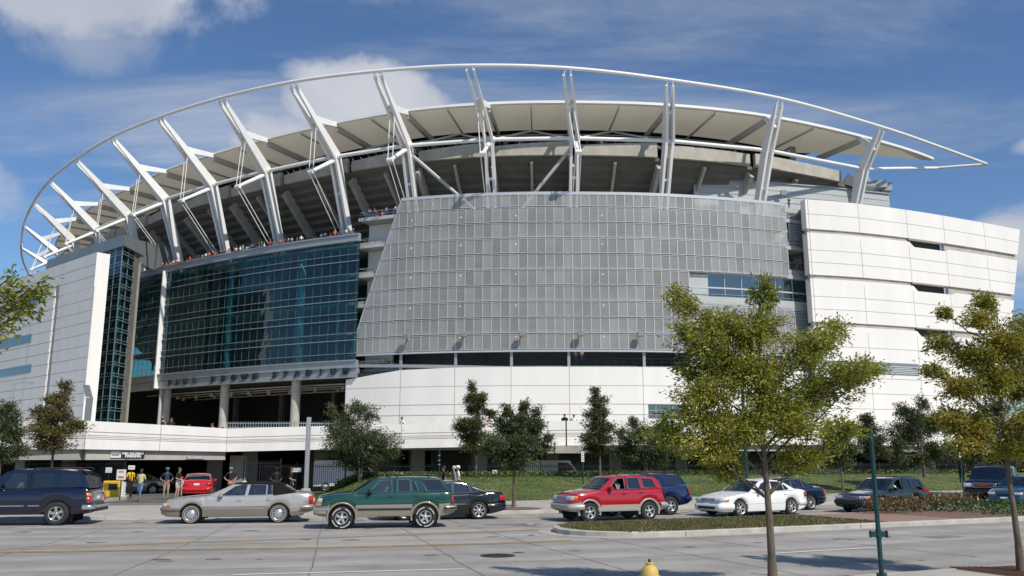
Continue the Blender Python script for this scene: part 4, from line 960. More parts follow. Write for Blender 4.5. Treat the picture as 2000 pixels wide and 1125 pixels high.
# black iron fence along the yard
def fence(name, pts, h, label, z0=0, sp=.14):
    t = thing(name, label, 'fence', (pts[0][0], pts[0][1], 0)); pk = MB(); rl = MB(); po = []
    for i in range(len(pts)-1):
        a, b = Vector((*pts[i], 0)), Vector((*pts[i+1], 0)); n = int((b-a).length/sp)
        for k in range(n): p = lerp(a, b, k/n); pk.box(p+Vector((0, 0, z0+h/2)), (.028, .028, h-.1))
        for z in (.15, h-.22): rl.beam(a+Vector((0, 0, z0+z)), b+Vector((0, 0, z0+z)), .045, .045)
        m = max(1, int((b-a).length/2.4))
        for k in range(m+(1 if i == len(pts)-2 else 0)): p = lerp(a, b, k/m); q = MB(); q.bbox(p+Vector((0, 0, z0+h/2+.03)), (.08, .08, h+.06), .01); po.append(q)
    pk.build('pickets', M_BLACK, t, True); rl.build('rail', M_BLACK, t, True)
    for q in po[:90]: q.build('post', M_BLACK, t, True)
    return t
fence('iron_fence', [(-16.6, 58.5), (-14.6, 60.2), (-8, 60.6), (2, 62.6), (13, 67), (26, 74.5), (48, 89)], 2.0, 'long black iron picket fence behind the grassy bank')
fence('iron_gate', [(-17.2, 57.0), (-15.0, 57.6)], 2.25, 'black iron gate with a taller frame beside the grey pole')
fence('iron_fence', [(-34, 56.6), (-24.2, 55.6)], 2.2, 'black iron grille closing the garage left of its entrance', sp=.12)
# ================================================================ trees
M_BARK = mat('bark', (.125, .10, .075), .9, var=.35, vscale=7, bump=.9, bscale=25, stretch=(1, 1, .35), det=8)
M_BARKD = mat('bark_dark', (.10, .08, .06), .9, var=.3, vscale=7, bump=.8, bscale=25, stretch=(1, 1, .35))
L_YG = leaf_mat('leaf_yellow_green', [(0, (.07, .11, .012)), (.35, (.19, .23, .025)), (.62, (.37, .37, .045)), (.9, (.50, .43, .07)), (1, (.46, .13, .06))], .42, 1.3)
L_OR = leaf_mat('leaf_turning', [(0, (.09, .13, .015)), (.35, (.21, .24, .03)), (.62, (.38, .34, .045)), (.88, (.46, .33, .065)), (1, (.44, .13, .06))], .42, 1.2)
L_DK = leaf_mat('leaf_dark_green', [(0, (.024, .042, .012)), (.5, (.07, .098, .028)), (.85, (.13, .155, .05)), (1, (.21, .22, .09))], .22, 1.1)
L_OKG = leaf_mat('leaf_oak_green', [(0, (.03, .045, .012)), (.45, (.075, .09, .025)), (.8, (.13, .13, .04)), (1, (.18, .13, .05))], .25, .9)
L_OAK = leaf_mat('leaf_oak', [(0, (.045, .05, .015)), (.4, (.11, .105, .03)), (.7, (.19, .15, .05)), (1, (.24, .13, .05))], .25, .9)
def tree(name, label, base, h_trunk, r0, lobes, ntwig, nleaf, ls, mt, seed, bark=None, group=None, forks=1, lean=(0, 0), aspect=.42, droop=.0, dens=1.0, ends=None):
    # lobes: (dx, dy, z, rx, rz) of the foliage masses relative to the base
    random.seed(seed); base = Vector(base); bk = MB(); lf = MB(); root = thing(name, label, 'tree', base, 0, group)
    top = max(l[2]+l[4]*.6 for l in lobes)
    spine = []
    n = 9
    for i in range(n+1):
        f = i/n; z = f*top*.93; spine.append(Vector((lean[0]*f + sin(f*5+seed)*.05*f*h_trunk, lean[1]*f + cos(f*4+seed)*.05*f*h_trunk, z)))
    rr = [r0*(1-.86*(i/n)**.9)*(1.25 if i == 0 else 1) for i in range(n+1)]
    if forks == 1: bk.tube(spine, rr, 10)
    else:
        for k in range(forks):
            a = 2*pi*k/forks+seed; bk.tube([Vector((cos(a)*.04, sin(a)*.04, 0)), Vector((cos(a)*.12, sin(a)*.12, h_trunk)), Vector((cos(a)*.4+lean[0]*.4, sin(a)*.4, h_trunk*1.8)), Vector((cos(a)*.6, sin(a)*.6, top*.75))], [r0*.75, r0*.6, r0*.4, r0*.12], 7)
    def spt(z):
        f = max(0, min(.999, z/(top*.93)))*n; i = int(f); return spine[i].lerp(spine[i+1], f-i)
    tw = []
    tot = sum(l[3]*l[3]*l[4] for l in lobes)**1
    wsum = sum((l[3]*l[3]*l[4])**.66 for l in lobes)
    for l in lobes:
        c = Vector((l[0], l[1], l[2])); rx, rz = l[3], l[4]
        st = spt(max(h_trunk*.85, l[2]-rz*.55-abs(Vector((l[0], l[1], 0)).length)*.75)); k = c-st
        mid = st+k*.5+Vector((random.uniform(-.1, .1), random.uniform(-.1, .1), -.05))*k.length*.5
        pth = [st, st+k*.25+Vector((0, 0, .03)), mid, st+k*.8, c]
        rl = r0*.34*min(1, (k.length/2.5)**.5+.15); bk.tube(pth, [rl, rl*.8, rl*.6, rl*.42, rl*.25], 6)
        nt_ = int(ntwig*((rx*rx*rz)**.66)/wsum)+3
        for q in range(nt_):
            while True:
                d = Vector((random.uniform(-1, 1), random.uniform(-1, 1), random.uniform(-1, 1)))
                if .25 < d.length < 1: break
            d *= random.uniform(.7, 1.4); e = c+Vector((d.x*rx, d.y*rx, d.z*rz*.82))
            s_ = pth[random.choice((2, 3, 3, 4, 4))]; m_ = s_.lerp(e, .5)+Vector((0, 0, random.uniform(-.02, .10)*(e-s_).length))
            if q % 2 == 0: bk.tube([s_, m_, e], [rl*.22+.004, rl*.14+.003, .003], 4, cap=False)
            tw.append((s_, m_, e))
    per = max(1, int(nleaf/len(tw)))
    vs = []; fs = []
    for s_, m_, e in tw:
        L_ = (e-s_).length
        for k in range(per):
            f = random.random()**.45; a = s_.lerp(m_, f); b = m_.lerp(e, f); p = a.lerp(b, f); sp = .045*L_+.55*ls
            p = p+Vector((random.gauss(0, sp), random.gauss(0, sp), random.gauss(0, sp*.8)))
            dr = (e-s_).normalized()+Vector((random.gauss(0, .6), random.gauss(0, .6), random.gauss(-.15-droop, .5))); dr.normalize()
            nn = Vector((random.gauss(0, 1), random.gauss(0, 1), random.gauss(.6, 1))); x = dr.cross(nn)
            if x.length < .05: continue
            x.normalize(); s = ls*random.uniform(.55, 1.25); up = x.cross(dr)*s*.12; o = len(vs)
            vs += [p, p+dr*s*.5+x*s*aspect*.5+up, p+dr*s*1.05, p+dr*s*.5-x*s*aspect*.5+up]; fs.append((o, o+1, o+2, o+3))
    lf.add(vs, fs)
    bk.build('trunk', bark or M_BARK, root); lf.build('crown', mt, root, fix=False); return root
def px_lobes(base, ppm, lst, jit=.35, seed=0):
    # lobe list measured on the photograph as (px, py, rx, ry) -> metres about the base
    random.seed(seed+99); bx, by = proj(base); out = []
    for (x, y, rx, ry) in lst:
        dx = (x-bx)/ppm; z = (by-y)/ppm; out.append((dx, random.uniform(-1, 1)*jit*max(.5, rx/ppm)*1.6, z, rx/ppm, ry/ppm))
    return out
# two young trees on the near pavement
b1 = Vector((4.38, 15.3, .14))
t1 = tree('street_tree', 'young tree with yellow-green leaves standing at the street edge right of the fire hydrant', b1, 1.7, .075,
     px_lobes(b1, 109, [(1518, 604, 27, 50), (1498, 674, 63, 55), (1432, 654, 49, 41), (1367, 614, 27, 27), (1352, 594, 16, 16), (1397, 704, 54, 41), (1438, 734, 72, 55), (1518, 754, 81, 64), (1608, 704, 54, 55), (1653, 674, 31, 41), (1678, 749, 49, 36), (1723, 749, 36, 27), (1628, 784, 63, 46), (1392, 789, 63, 41), (1377, 834, 54, 36), (1332, 869, 54, 36), (1402, 894, 67, 36), (1458, 854, 72, 55), (1563, 844, 72, 46), (1648, 864, 45, 32), (1578, 914, 54, 32), (1438, 934, 45, 23), (1518, 814, 63, 55), (1367, 744, 31, 16), (1362, 669, 22, 27)], .3, 1), 1150, 54000, .080, L_YG, 21, droop=.15, aspect=.36)
b2 = Vector((9.75, 17.4, .14))
t2 = tree('street_tree', 'young tree with turning orange-green leaves at the right edge of the street picture', b2, 2.5, .07,
     px_lobes(b2, 96, [(1985, 610, 24, 24), (1955, 650, 30, 28), (1905, 628, 16, 14), (1895, 690, 26, 22), (1950, 720, 45, 36), (1872, 745, 24, 18), (1910, 780, 36, 30), (1975, 770, 40, 40), (1885, 835, 28, 24), (1930, 850, 45, 32), (2010, 700, 50, 50), (2060, 760, 60, 50), (2040, 850, 60, 40), (1905, 885, 30, 18), (1985, 895, 45, 22), (2080, 660, 40, 40)], .3, 2), 820, 36000, .088, L_OR, 22, droop=.15, aspect=.36)
b0 = Vector((-9.6, 12.4, .14))
t0 = tree('street_tree', 'near tree whose leafy yellow-green branch reaches in at the left edge', b0, 1.9, .09,
     px_lobes(b0, 131, [(-67, 590, 22, 9), (-42, 615, 26, 9), (-22, 615, 16, 6), (-77, 627, 35, 12), (-57, 652, 26, 10), (-82, 697, 18, 7), (-122, 612, 40, 20), (-122, 662, 40, 20), (-262, 632, 90, 60), (-292, 732, 90, 60), (-392, 662, 80, 80)], .3, 3), 330, 5200, .12, L_YG, 23, droop=.35, aspect=.38)
# trees of the bank and pavement behind the cars
def mid(name, label, px, py, z, lst, ntw, nl, ls, mt, seed, ht=1.6, r0=.09, Y=None, **k):
    b = gp(px, py, z) if Y is None else Vector((at(px, py, Y).x, Y, z)); yy = b.y*CP+(b.z-H0)*SP; return tree(name, label, b, ht, r0, px_lobes(b, FPX/yy, lst, .35, seed), ntw, nl, ls, mt, seed, **k)
G1 = 'bushy dark green trees in front of the stadium'
mid('bushy_tree', 'wide bushy dark green tree above the green off-road car', 702, 962, .3, [(670, 830, 38, 32), (700, 860, 62, 42), (655, 870, 34, 34), (745, 862, 32, 26), (690, 800, 30, 20), (640, 805, 14, 16), (720, 810, 18, 26), (765, 885, 22, 14), (690, 905, 50, 22), (645, 845, 24, 24), (735, 900, 28, 18)], 624, 25650, .13, L_DK, 31, forks=4, r0=.1, group=G1)
mid('bushy_tree', 'round dark green tree with a slender trunk on the pavement behind the black sedan', 1003, 992, .14, [(1015, 830, 28, 35), (985, 835, 22, 30), (1045, 835, 20, 30), (1010, 870, 52, 30), (960, 870, 26, 22), (1058, 870, 24, 20), (1000, 900, 42, 20), (1025, 800, 12, 20), (990, 805, 10, 18), (1050, 805, 8, 16), (1075, 855, 10, 8)], 672, 25650, .12, L_DK, 32, ht=1.7, r0=.085, group=G1)
mid('bushy_tree', 'round dark green tree between the pointed oak and the big yellow-green tree', 1262, 935, 1.0, [(1250, 850, 34, 28), (1290, 870, 40, 32), (1225, 880, 32, 28), (1265, 900, 50, 22), (1215, 850, 16, 18), (1300, 835, 20, 18), (1240, 825, 14, 14)], 504, 20900, .14, L_DK, 33, ht=1.3, forks=3, group=G1)
mid('bushy_tree', 'small dark tree behind the white sedan beside the green pole', 1647, 968, .14, [(1640, 865, 26, 26), (1660, 880, 26, 22), (1620, 885, 22, 18), (1645, 905, 28, 14), (1645, 845, 14, 16)], 312, 13300, .13, L_DK, 34, ht=1.5, r0=.08, group=G1)
mid('bushy_tree', 'spreading dark tree above the dark green wagon', 1806, 932, 1.05, [(1795, 815, 30, 30), (1770, 800, 14, 22), (1830, 830, 34, 34), (1780, 850, 44, 34), (1840, 880, 40, 26), (1800, 900, 46, 20), (1750, 870, 22, 16), (1850, 820, 22, 28), (1755, 890, 14, 14), (1815, 790, 14, 18)], 624, 26600, .15, L_DK, 35, ht=1.8, r0=.12, group=G1)
mid('bushy_tree', 'dark tree far right behind the turning tree', 1925, 938, 1.0, [(1890, 830, 30, 30), (1930, 850, 40, 40), (1960, 800, 30, 40), (1985, 850, 30, 40), (1900, 890, 40, 24), (1960, 900, 40, 20)], 504, 20900, .16, L_DK, 36, ht=1.8, r0=.12, group=G1)
mid('bushy_tree', 'dark green tree cut off by the left edge', -10, 985, .14, [(-5, 805, 24, 30), (10, 850, 30, 30), (-10, 885, 40, 24), (22, 880, 22, 18), (-30, 830, 30, 40), (12, 825, 16, 20)], 360, 15200, .12, L_DK, 37, ht=1.7, r0=.09, group=G1)
G2 = 'narrow oak trees in front of the stadium'
mid('oak_tree', 'oak with brownish leaves beside the parking sign at the left', 97, 960, .1, [(105, 755, 12, 22), (100, 785, 28, 22), (95, 815, 42, 22), (135, 832, 22, 14), (100, 845, 46, 20), (70, 835, 24, 20), (100, 870, 36, 14), (60, 805, 14, 12)], 432, 16150, .15, L_OAK, 41, ht=1.6, r0=.10, Y=50, group=G2)
mid('oak_tree', 'narrow pointed oak rising behind the black sedan', 930, 926, .8, [(919, 755, 8, 16), (922, 780, 17, 16), (928, 800, 22, 18), (920, 830, 34, 20), (925, 855, 36, 16), (940, 780, 12, 14), (925, 875, 30, 10), (955, 808, 14, 10), (900, 835, 14, 12)], 432, 15200, .16, L_OKG, 42, ht=1.4, r0=.10, Y=59, group=G2)
mid('oak_tree', 'narrow pointed oak rising above the red off-road car', 1172, 926, .8, [(1167, 765, 8, 14), (1172, 785, 18, 16), (1168, 810, 24, 18), (1172, 835, 32, 18), (1165, 860, 34, 16), (1165, 880, 28, 10), (1150, 855, 14, 10)], 432, 15200, .16, L_OKG, 43, ht=1.4, r0=.10, Y=59, group=G2)
mid('oak_tree', 'small oak between the green pole and the spreading dark tree', 1706, 930, .8, [(1705, 820, 14, 16), (1705, 840, 24, 18), (1700, 865, 30, 18), (1715, 885, 28, 14), (1690, 845, 14, 12)], 312, 12350, .15, L_OKG, 44, ht=1.4, r0=.09, Y=59, group=G2)
mid('thin_tree', 'thin young trunk rising left of the bushy tree by the grey pole', 661, 946, .3, [(655, 870, 16, 16), (665, 885, 14, 10)], 60, 1200, .13, L_DK, 45, ht=1.5, r0=.09)
# mulch ring and tree pits
mb = MB(); c = gp(1003, 993, .145); mb.lathe([(0, .03), (.9, .02), (1.25, 0)], 20, c); mb.build('mulch_ring', M_MULCH, kind='structure')
mb = MB(); c = Vector((9.75, 17.4, .14))
for k in range(13): mb.box(c+Vector((-.72+k*.12, 0, .012)), (.05, 1.5, .02), .4)
mb.box(c+Vector((0, 0, .004)), (1.6, 1.6, .006), .4); mb.build('tree_grate', mat('grate', (.16, .08, .05), .8, .3), label='rusty square grate around the foot of the turning tree at the right', category='tree grate')
# ================================================================ vehicles
def paint(name, col, rough=.28, metal=.0, var=.03): return mat(name, col, rough, metal, var=var, vscale=1.5, coat=1.0)
M_TYRE = mat('tyre', (.022, .022, .022), .85, bump=.2, bscale=40); M_RIM = mat('alloy', (.62, .62, .62), .28, .75); M_HUB = mat('hub_dark', (.05, .05, .05), .5, .4)
M_CHROME = mat('chrome', (.75, .75, .75), .12, .95); M_TRIM = mat('black_trim', (.02, .02, .021), .55); M_INT = mat('car_interior', (.045, .043, .04), .85); M_INTL = mat('car_interior_tan', (.22, .19, .15), .85)
M_CG = see_through('car_glass', (.30, .38, .34), (1, 1, 1), .02, .13, .95, (.01, .012, .012, .10)); M_CGD = see_through('car_glass_dark', (.05, .06, .065), (1, 1, 1), .02, .10, .95, (.008, .009, .011, .55))
M_HL = mat('headlamp', (.66, .70, .74), .12, .35, coat=1); M_AMB = mat('amber_lens', (.75, .22, .03), .2, coat=1); M_TL = mat('red_lens', (.5, .012, .012), .18, coat=1)
M_PLATE = mat('number_plate', (.62, .66, .62), .5); M_WLET = mat('tyre_letter', (.6, .6, .58), .7)
def pl(pts, x):
    if x <= pts[0][0]: return pts[0][1]
    for (a, b), (c, d) in zip(pts, pts[1:]):
        if x <= c: return b+(d-b)*(x-a)/max(1e-9, c-a)
    return pts[-1][1]
def wheel(root, x, y, r, w, rim, side, letters=False, rimcol=None, rr=.64):
    # axle along y; side=+1 outer face towards +y
    t = MB(); hw = w/2; ri = r*rr
    t.lathe([(ri, -hw*.86), (ri+.02, -hw*.98), (r*.86, -hw), (r*.96, -hw*.86), (r, -hw*.6), (r, hw*.6), (r*.96, hw*.86), (r*.86, hw), (ri+.02, hw*.98), (ri, hw*.86), (ri, -hw*.86)], 36, (x, y, r), 'y')
    wh = MB(); o = side*hw*.72
    wh.lathe([(0, o-side*.06), (ri*.97, o-side*.09)], 28, (x, y, r), 'y', 1)
    wh.lathe([(ri*1.0, o+side*.035), (ri*.93, o+side*.04), (ri*.88, o-side*.01), (ri*.9, o-side*.09), (ri, o-side*.09)], 32, (x, y, r), 'y', 0)
    n, wd, kind = rim
    wh.lathe([(0, o+side*.03), (ri*.16, o+side*.028), (ri*.22, o), (ri*.22, o-side*.06)], 18, (x, y, r), 'y', 0)
    if kind == 'disc':
        wh.lathe([(0, o+side*.035), (ri*.5, o+side*.02), (ri*.62, o)], 28, (x, y, r), 'y', 0)
    for k in range(n):
        a = 2*pi*k/n+.2; d = Vector((cos(a), 0, sin(a))); q = Vector((-sin(a), 0, cos(a))); c = Vector((x, y+o-side*.005, r)); w0 = wd*ri; w1 = wd*ri*(1.25 if kind != 'fan' else .8); tw = (q*ri*.25 if kind == 'fan' else q*0)
        i0 = ri*(.15 if kind != 'disc' else .6); i1 = ri*.93; th = Vector((0, .035*side, 0))
        vs = [c+d*i0-q*w0/2, c+d*i0+q*w0/2, c+d*i1+q*w1/2+tw, c+d*i1-q*w1/2+tw]; vs += [v-th for v in vs]
        wh.add(vs, [(0, 1, 2, 3), (7, 6, 5, 4), (0, 4, 5, 1), (1, 5, 6, 2), (2, 6, 7, 3), (3, 7, 4, 0)], 0)
    W_ = bpy.data.objects.new('wheel', None); W_ = wh.build('wheel', [rimcol or M_RIM, M_HUB], root)
    ty = t.build('tyre', M_TYRE, W_)
    if letters:
        l = MB()
        for seg in ((.35, 1.5), (2.0, 2.9), (3.6, 4.8), (5.2, 6.0)):
            a = seg[0]
            while a < seg[1]:
                rm = r*.83; l.box(Vector((x+rm*cos(a), y+side*(hw+.002), r+rm*sin(a))), (.035, .006, .028), rot=Matrix.Rotation(-a+pi/2, 3, 'Y')); a += .13
        l.build('tyre_lettering', M_WLET, W_)
def car(name, label, loc, rz, S, cat='car', group=None):
    L, Wd = S['L'], S['W']; hw = Wd/2; top = S['top']; rt = thing(name, label, cat, loc, rz, group)
    fw, rw = S['wheels']; wr = S['wr']; gc = S['gc']; X = lambda s: L/2-s
    kf, sf, kr, sr = S.get('taper', (.24, .8, .16, .6)); arch = wr+S.get('archgap', .06)
    def width(s):
        w = hw
        if s < sf: w -= hw*kf*((sf-s)/sf)**2.4
        if s > L-sr: w -= hw*kr*((s-(L-sr))/sr)**2.2
        return w
    bot = S.get('bot', [(0, gc+.08), (.35, gc), (L-.4, gc), (L, gc+.12)])
    c0, c1 = S['cab']
    mats_ = [S['paint'], S.get('lower', S['paint']), M_INT]
    zsp = S.get('split', -1)
    def sect(s):
        zt = pl(top, s); zb = pl(bot, s)
        zs = zb
        for ws in (fw, rw):
            d = abs(s-ws)
            if d < arch: zs = max(zs, wr+sqrt(arch*arch-d*d)*.98)
        zs = min(zs, zt-.1); w = width(s); inc = c0 < s < c1; cr = 0 if inc else S.get('crown', .05)
        sh = S.get('shoulder', .06)
        zm = lerp(zs, zt, .55); half = []
        if inc: half = [(0, .42), (w*.55, .42), (w*.86, .44), (w*.9, zt-.03)]
        else: half = [(0, zt+cr), (w*.45, zt+cr*.85), (w*.78, zt+cr*.35), (w*.9, zt-.005)]
        half += [(w*.935, zt-sh*.25), (w*.967, zt-sh), (w*.992, max(zs+.03, lerp(zt, zs, .30))), (w*1.002, max(zs+.02, lerp(zt, zs, .50))), (w*.985, max(zs+.01, lerp(zt, zs, .80))), (w*.94, zs), (w*.7, zs if zs > zb+.05 else zb-.02), (0, zs if zs > zb+.05 else zb-.02)]
        return half
    ss_ = sorted(set([0, .02, .05, .09, .14, .2, .28, .38, .5] + [L-x for x in (0, .02, .05, .1, .16, .25, .36)] + [L*i/56 for i in range(1, 56)] + [ws+arch*cos(pi*k/14) for ws in (fw, rw) for k in range(15)] + [c0, c0+.02, c1-.02, c1]))
    ss_ = [s for i, s in enumerate(ss_) if i == 0 or s-ss_[i-1] > .008]
    b = MB(); rows = []
    for s in ss_:
        h = sect(s); rows.append([Vector((X(s), -y, z)) for y, z in reversed(h)]+[Vector((X(s), y, z)) for y, z in h[1:]])
    nc = len(rows[0])
    def mf(i, j):
        s = ss_[i]; jj = j if j < nc//2 else nc-2-j       # 0 = floor centre ... upwards to the middle
        if c0 <= s < c1 and jj >= 8: return 2
        zc = (rows[i][j].z+rows[i][j+1].z)/2
        if jj < 1: return 2
        return 1 if zc < zsp and jj < 7 else 0
    b.grid(rows, 0, True, mf)
    for r_, o in ((rows[0], 0), (rows[-1], 0)): b.add(r_, [tuple(range(nc))], 0 if zsp < 0 else 1)
    body = b.build('body', mats_, rt)
    md = body.modifiers.new('edges', 'EDGE_SPLIT'); md.split_angle = radians(38)
    ch = MB(); ch.box((0, 0, gc+.18), (L*.86, Wd*.62, .3)); 
    for ws in (fw, rw):
        for sgn in (-1, 1): ch.box((X(ws), sgn*hw*.62, wr+.06), (arch*1.9, .04, arch*1.5))
    ch.build('chassis', M_TRIM, rt)
    # ---- placing things on the shell
    def sidey(s, z):
        h = sect(s)[3:10]
        for (y0, z0), (y1, z1) in zip(h, h[1:]):
            if z1 <= z <= z0: return y0+(y1-y0)*(z0-z)/max(1e-6, z0-z1)
        return h[0][0] if z > h[0][1] else h[-1][0]
    def sstrip(mb, s0, s1, z0, z1, off, m=0, n=10, sides=(-1, 1), th=.03):
        g0 = z0 if callable(z0) else (lambda s: z0); g1 = z1 if callable(z1) else (lambda s: z1)
        for sg in sides:
            rows = []
            for s in rng(s0, s1, (s1-s0)/n): rows.append([Vector((X(s), sg*(sidey(s, g0(s))-th), g0(s)-.004)), Vector((X(s), sg*(sidey(s, g0(s))+off), g0(s))), Vector((X(s), sg*(sidey(s, g1(s))+off), g1(s))), Vector((X(s), sg*(sidey(s, g1(s))-th), g1(s)+.004))])
            mb.grid(rows, m, False); mb.add(rows[0], [(0, 1, 2, 3)], m); mb.add(rows[-1], [(3, 2, 1, 0)], m)
    def end_s(z, rear):
        n = 60
        for i in range(n):
            s = .8*i/n; q = L-s if rear else s
            if pl(top, q)+S.get('crown', .05)*.8 >= z: return s
        return .8
    def outline(z, rear, q):
        # q metres along the end outline starting at the centre line; returns s (from that end), y
        s0 = end_s(z, rear); ww = width(L-s0 if rear else s0)
        if q <= ww: f = q/ww; return s0+.0, q
        s = s0+(q-ww); return s, width(L-s if rear else s)
    def wrap(mb, rear, z0, z1, q0, q1, off, m=0, both=True, n=None):
        for sg in ((-1, 1) if both is True else ((both,) if both in (-1, 1) else (1,))):
            rows = []; n_ = n or max(4, int((q1-q0)/.06))
            for k in range(n_+1):
                q = q0+(q1-q0)*k/n_; col = []
                for z, o in ((z0, -.03), (z0, off), ((z0+z1)/2, off*1.25), (z1, off), (z1, -.03)):
                    s, y = outline(z, rear, q); ww = width(L-s if rear else s)
                    front = q < outline(z, rear, 0)[1]+ww*.985 and y < ww*.97
                    s2, y2 = outline(z, rear, q+.02); d = Vector((s2-s, y2-y, 0)); 
                    if d.length < 1e-6: d = Vector((0, 1, 0))
                    d.normalize(); nx, ny = -d.y, d.x
                    s_, y_ = s+nx*o, y+ny*o; x = X(L-s_) if rear else X(s_); col.append(Vector((x, sg*y_, z)))
                rows.append(col)
            mb.grid(rows, m, True); mb.add(rows[0], [tuple(range(5))], m); mb.add(rows[-1], [tuple(range(4, -1, -1))], m)
    H = dict(sstrip=sstrip, wrap=wrap, X=X, sidey=sidey, width=width, rt=rt, body=body, hw=hw)
    # ---- greenhouse
    G = S['green']; zb_ = min(p[1] for p in G); zr_ = max(p[1] for p in G); wb = .90; wt = S.get('rooff', .74)
    def gy(s, z):
        f = max(0, (z-zb_)/(zr_-zb_)); e = width(min(max(s, .0), L)); return e*(wb+(wt-wb)*f**1.15)
    outl = [Vector((p[0], p[1], 0)) for p in G]
    for sg in (-1, 1):
        mb = MB(); polys = [outl]+[[Vector((a, c, 0)) for a, c in w] for w in S['win']]; allp = [p for q in polys for p in q]
        tri = geometry.tessellate_polygon(polys)
        o3 = [Vector((X(p.x), sg*gy(p.x, p.y), p.y)) for p in allp]; i3 = [v-Vector((0, sg*.045, 0)) for v in o3]; n = len(allp)
        fs = [tuple(t) for t in tri]+[tuple(n+k for k in reversed(t)) for t in tri]; o = 0
        for q in polys:
            k = len(q)
            for j in range(k): fs.append((o+j, o+(j+1) % k, n+o+(j+1) % k, n+o+j))
            o += k
        mid_s = S.get('vinyl', 99); 
        mb.add(o3+i3, fs, 0)
        if S.get('vinyl'):
            for q, f in enumerate(mb.f):
                if sum(X(0)-mb.v[i].x for i in f)/len(f) > S['vinyl']: mb.m[q] = 1
        if S.get('topz'):
            for q, f in enumerate(mb.f):
                if sum(mb.v[i].z for i in f)/len(f) > S['topz']: mb.m[q] = 1
        mb.build('pillar_frame', [S.get('pillar', S['paint']), S.get('roof', S['paint'])], rt)
        for wi, w in enumerate(S['win']):
            g = MB(); vs = [Vector((X(a), sg*(gy(a, c)-.02), c)) for a, c in w]; g.add(vs, [tuple(range(len(vs)))]); dk = wi >= S.get('darkfrom', 9)
            if not (wi in S.get('open', ())): g.build('side_window', M_CGD if dk else M_CG, rt, fix=False)
            if S.get('winframe'):
                f = MB(); lp = [Vector((X(a), sg*(gy(a, c)+.004), c)) for a, c in w]; f.tube(lp+[lp[0]], .010, 5, smooth=False); f.build('window_trim', S['winframe'], rt)
    nw = S.get('nwind', 1); rows = []; chain = S['chain']    # indices of G from windscreen base over the roof to the rear glass base
    pts = [G[i] for i in chain]; ne = S.get('nrear', 1)
    mb = MB(); rf = MB(); lat = [-1, -.93, -.8, -.5, -.2, .2, .5, .8, .93, 1]
    def crow(p, k, bulge):
        y = gy(*p); return [Vector((X(p[0])+bulge*(1-f*f)*S.get('bow', .16), f*y, p[1]+(.035*(1-f*f) if k == 0 else 0))) for f in lat]
    fine = []
    for i in range(len(pts)-1):
        a, c = pts[i], pts[i+1]; n = 4
        for k in range(n): f = k/n; fine.append(((lerp(a[0], c[0], f), lerp(a[1], c[1], f)), i))
    fine.append((pts[-1], len(pts)-2))
    nseg = len(pts)-1; rows = []; kinds = []
    for (p, i) in fine:
        if i < nw: bl = 1.0*(1-(p[1]-zb_)/(zr_-zb_)*.6); kd = 1
        elif i >= nseg-ne: bl = -.6*(1-(p[1]-zb_)/(zr_-zb_)*.6) if S.get('kind') != 'suv' else -.25; kd = 2
        else: f = 0; bl = .4*max(0, 1-(p[0]-pts[nw][0])/.5)-.3*max(0, 1-(pts[nseg-ne][0]-p[0])/.5); kd = 0
        rows.append(crow(p, kd if kd else 0, bl)); kinds.append(kd)
    R1 = [i for i, k in enumerate(kinds)]
    def grab(i0, i1, j0, j1, nm, mt, dz=0):
        m = MB(); m.grid([[v+Vector((0, 0, dz)) for v in rows[i][j0:j1+1]] for i in range(i0, i1+1)], 0, True); return m.build(nm, mt, rt, fix=False)
    iw = nw*4; ir = (nseg-ne)*4; il = len(rows)-1
    grab(0, iw, 1, 8, 'windscreen', M_CG if not S.get('allblack') else M_CGD); grab(ir, il, 1, 8, 'rear_window', M_CGD if S.get('darkfrom', 9) < 9 else M_CG)
    roof = MB(); roof.grid(rows[iw:ir+1], 0, True); roof.grid([[v-Vector((0, 0, .05)) for v in r] for r in rows[iw:ir+1]], 0, True)
    for j0, j1 in ((0, 1), (8, 9)): roof.grid([r[j0:j1+1] for r in rows[0:iw+1]], 1, True); roof.grid([r[j0:j1+1] for r in rows[ir:il+1]], 0, True)
    roof.build('roof', [S.get('roof', S['paint']), S['paint']], rt, fix=False)
    # ---- wheels
    for s in (fw, rw):
        for sg in (-1, 1): wheel(rt, X(s), sg*(hw-S.get('tw', .2)/2-.02+S.get('tout', 0)), wr, S.get('tw', .2), S['rim'], sg, S.get('letters', False), S.get('rimcol'), S.get('rr', .64))
    # ---- seams, handles, mirrors, seats
    mb = MB(); zlow = gc+.05
    for s, z0, z1 in S['seams']: sstrip(mb, s-.006, s+.006, z0, z1, .002, n=1)
    mb.build('door_seam', M_TRIM, rt)
    for s, z in S['handles']:
        for sg in (-1, 1): m = MB(); m.bbox((X(s), sg*(sidey(s, z)+.012), z), (.16, .035, .04), .01); m.build('door_handle', S.get('handlemat', M_TRIM), rt)
    ms, mz = S['mirror']
    for sg in (-1, 1):
        m = MB(); y = gy(ms, mz); m.bbox((X(ms), sg*(y+.15), mz), (.13, .22, .15), .03); m.beam((X(ms)+.0, sg*(y-.01), mz-.05), (X(ms), sg*(y+.1), mz-.03), .05, .05); m.build('wing_mirror', S.get('mirrormat', S['paint']), rt)
    im = S.get('interior', M_INT)
    for s in S['seats']:
        for sg in (-1, 1):
            m = MB(); m.bbox((X(s)+.18, sg*hw*.42, S['seatz']), (.5, .5, .16), .04); m.bbox((X(s)-.1, sg*hw*.42, S['seatz']+.3), (.14, .46, .58), .04); m.bbox((X(s)-.13, sg*hw*.42, S['seatz']+.70), (.1, .24, .16), .03); m.build('seat', im, rt)
    m = MB(); m.bbox((X(c0+.28), 0, pl(top, c0)-.1), (.5, Wd*.8, .2), .05); a = Vector((X(c0+.62), hw*.42, pl(top, c0)-.02)); m.build('dashboard', M_INT, rt)
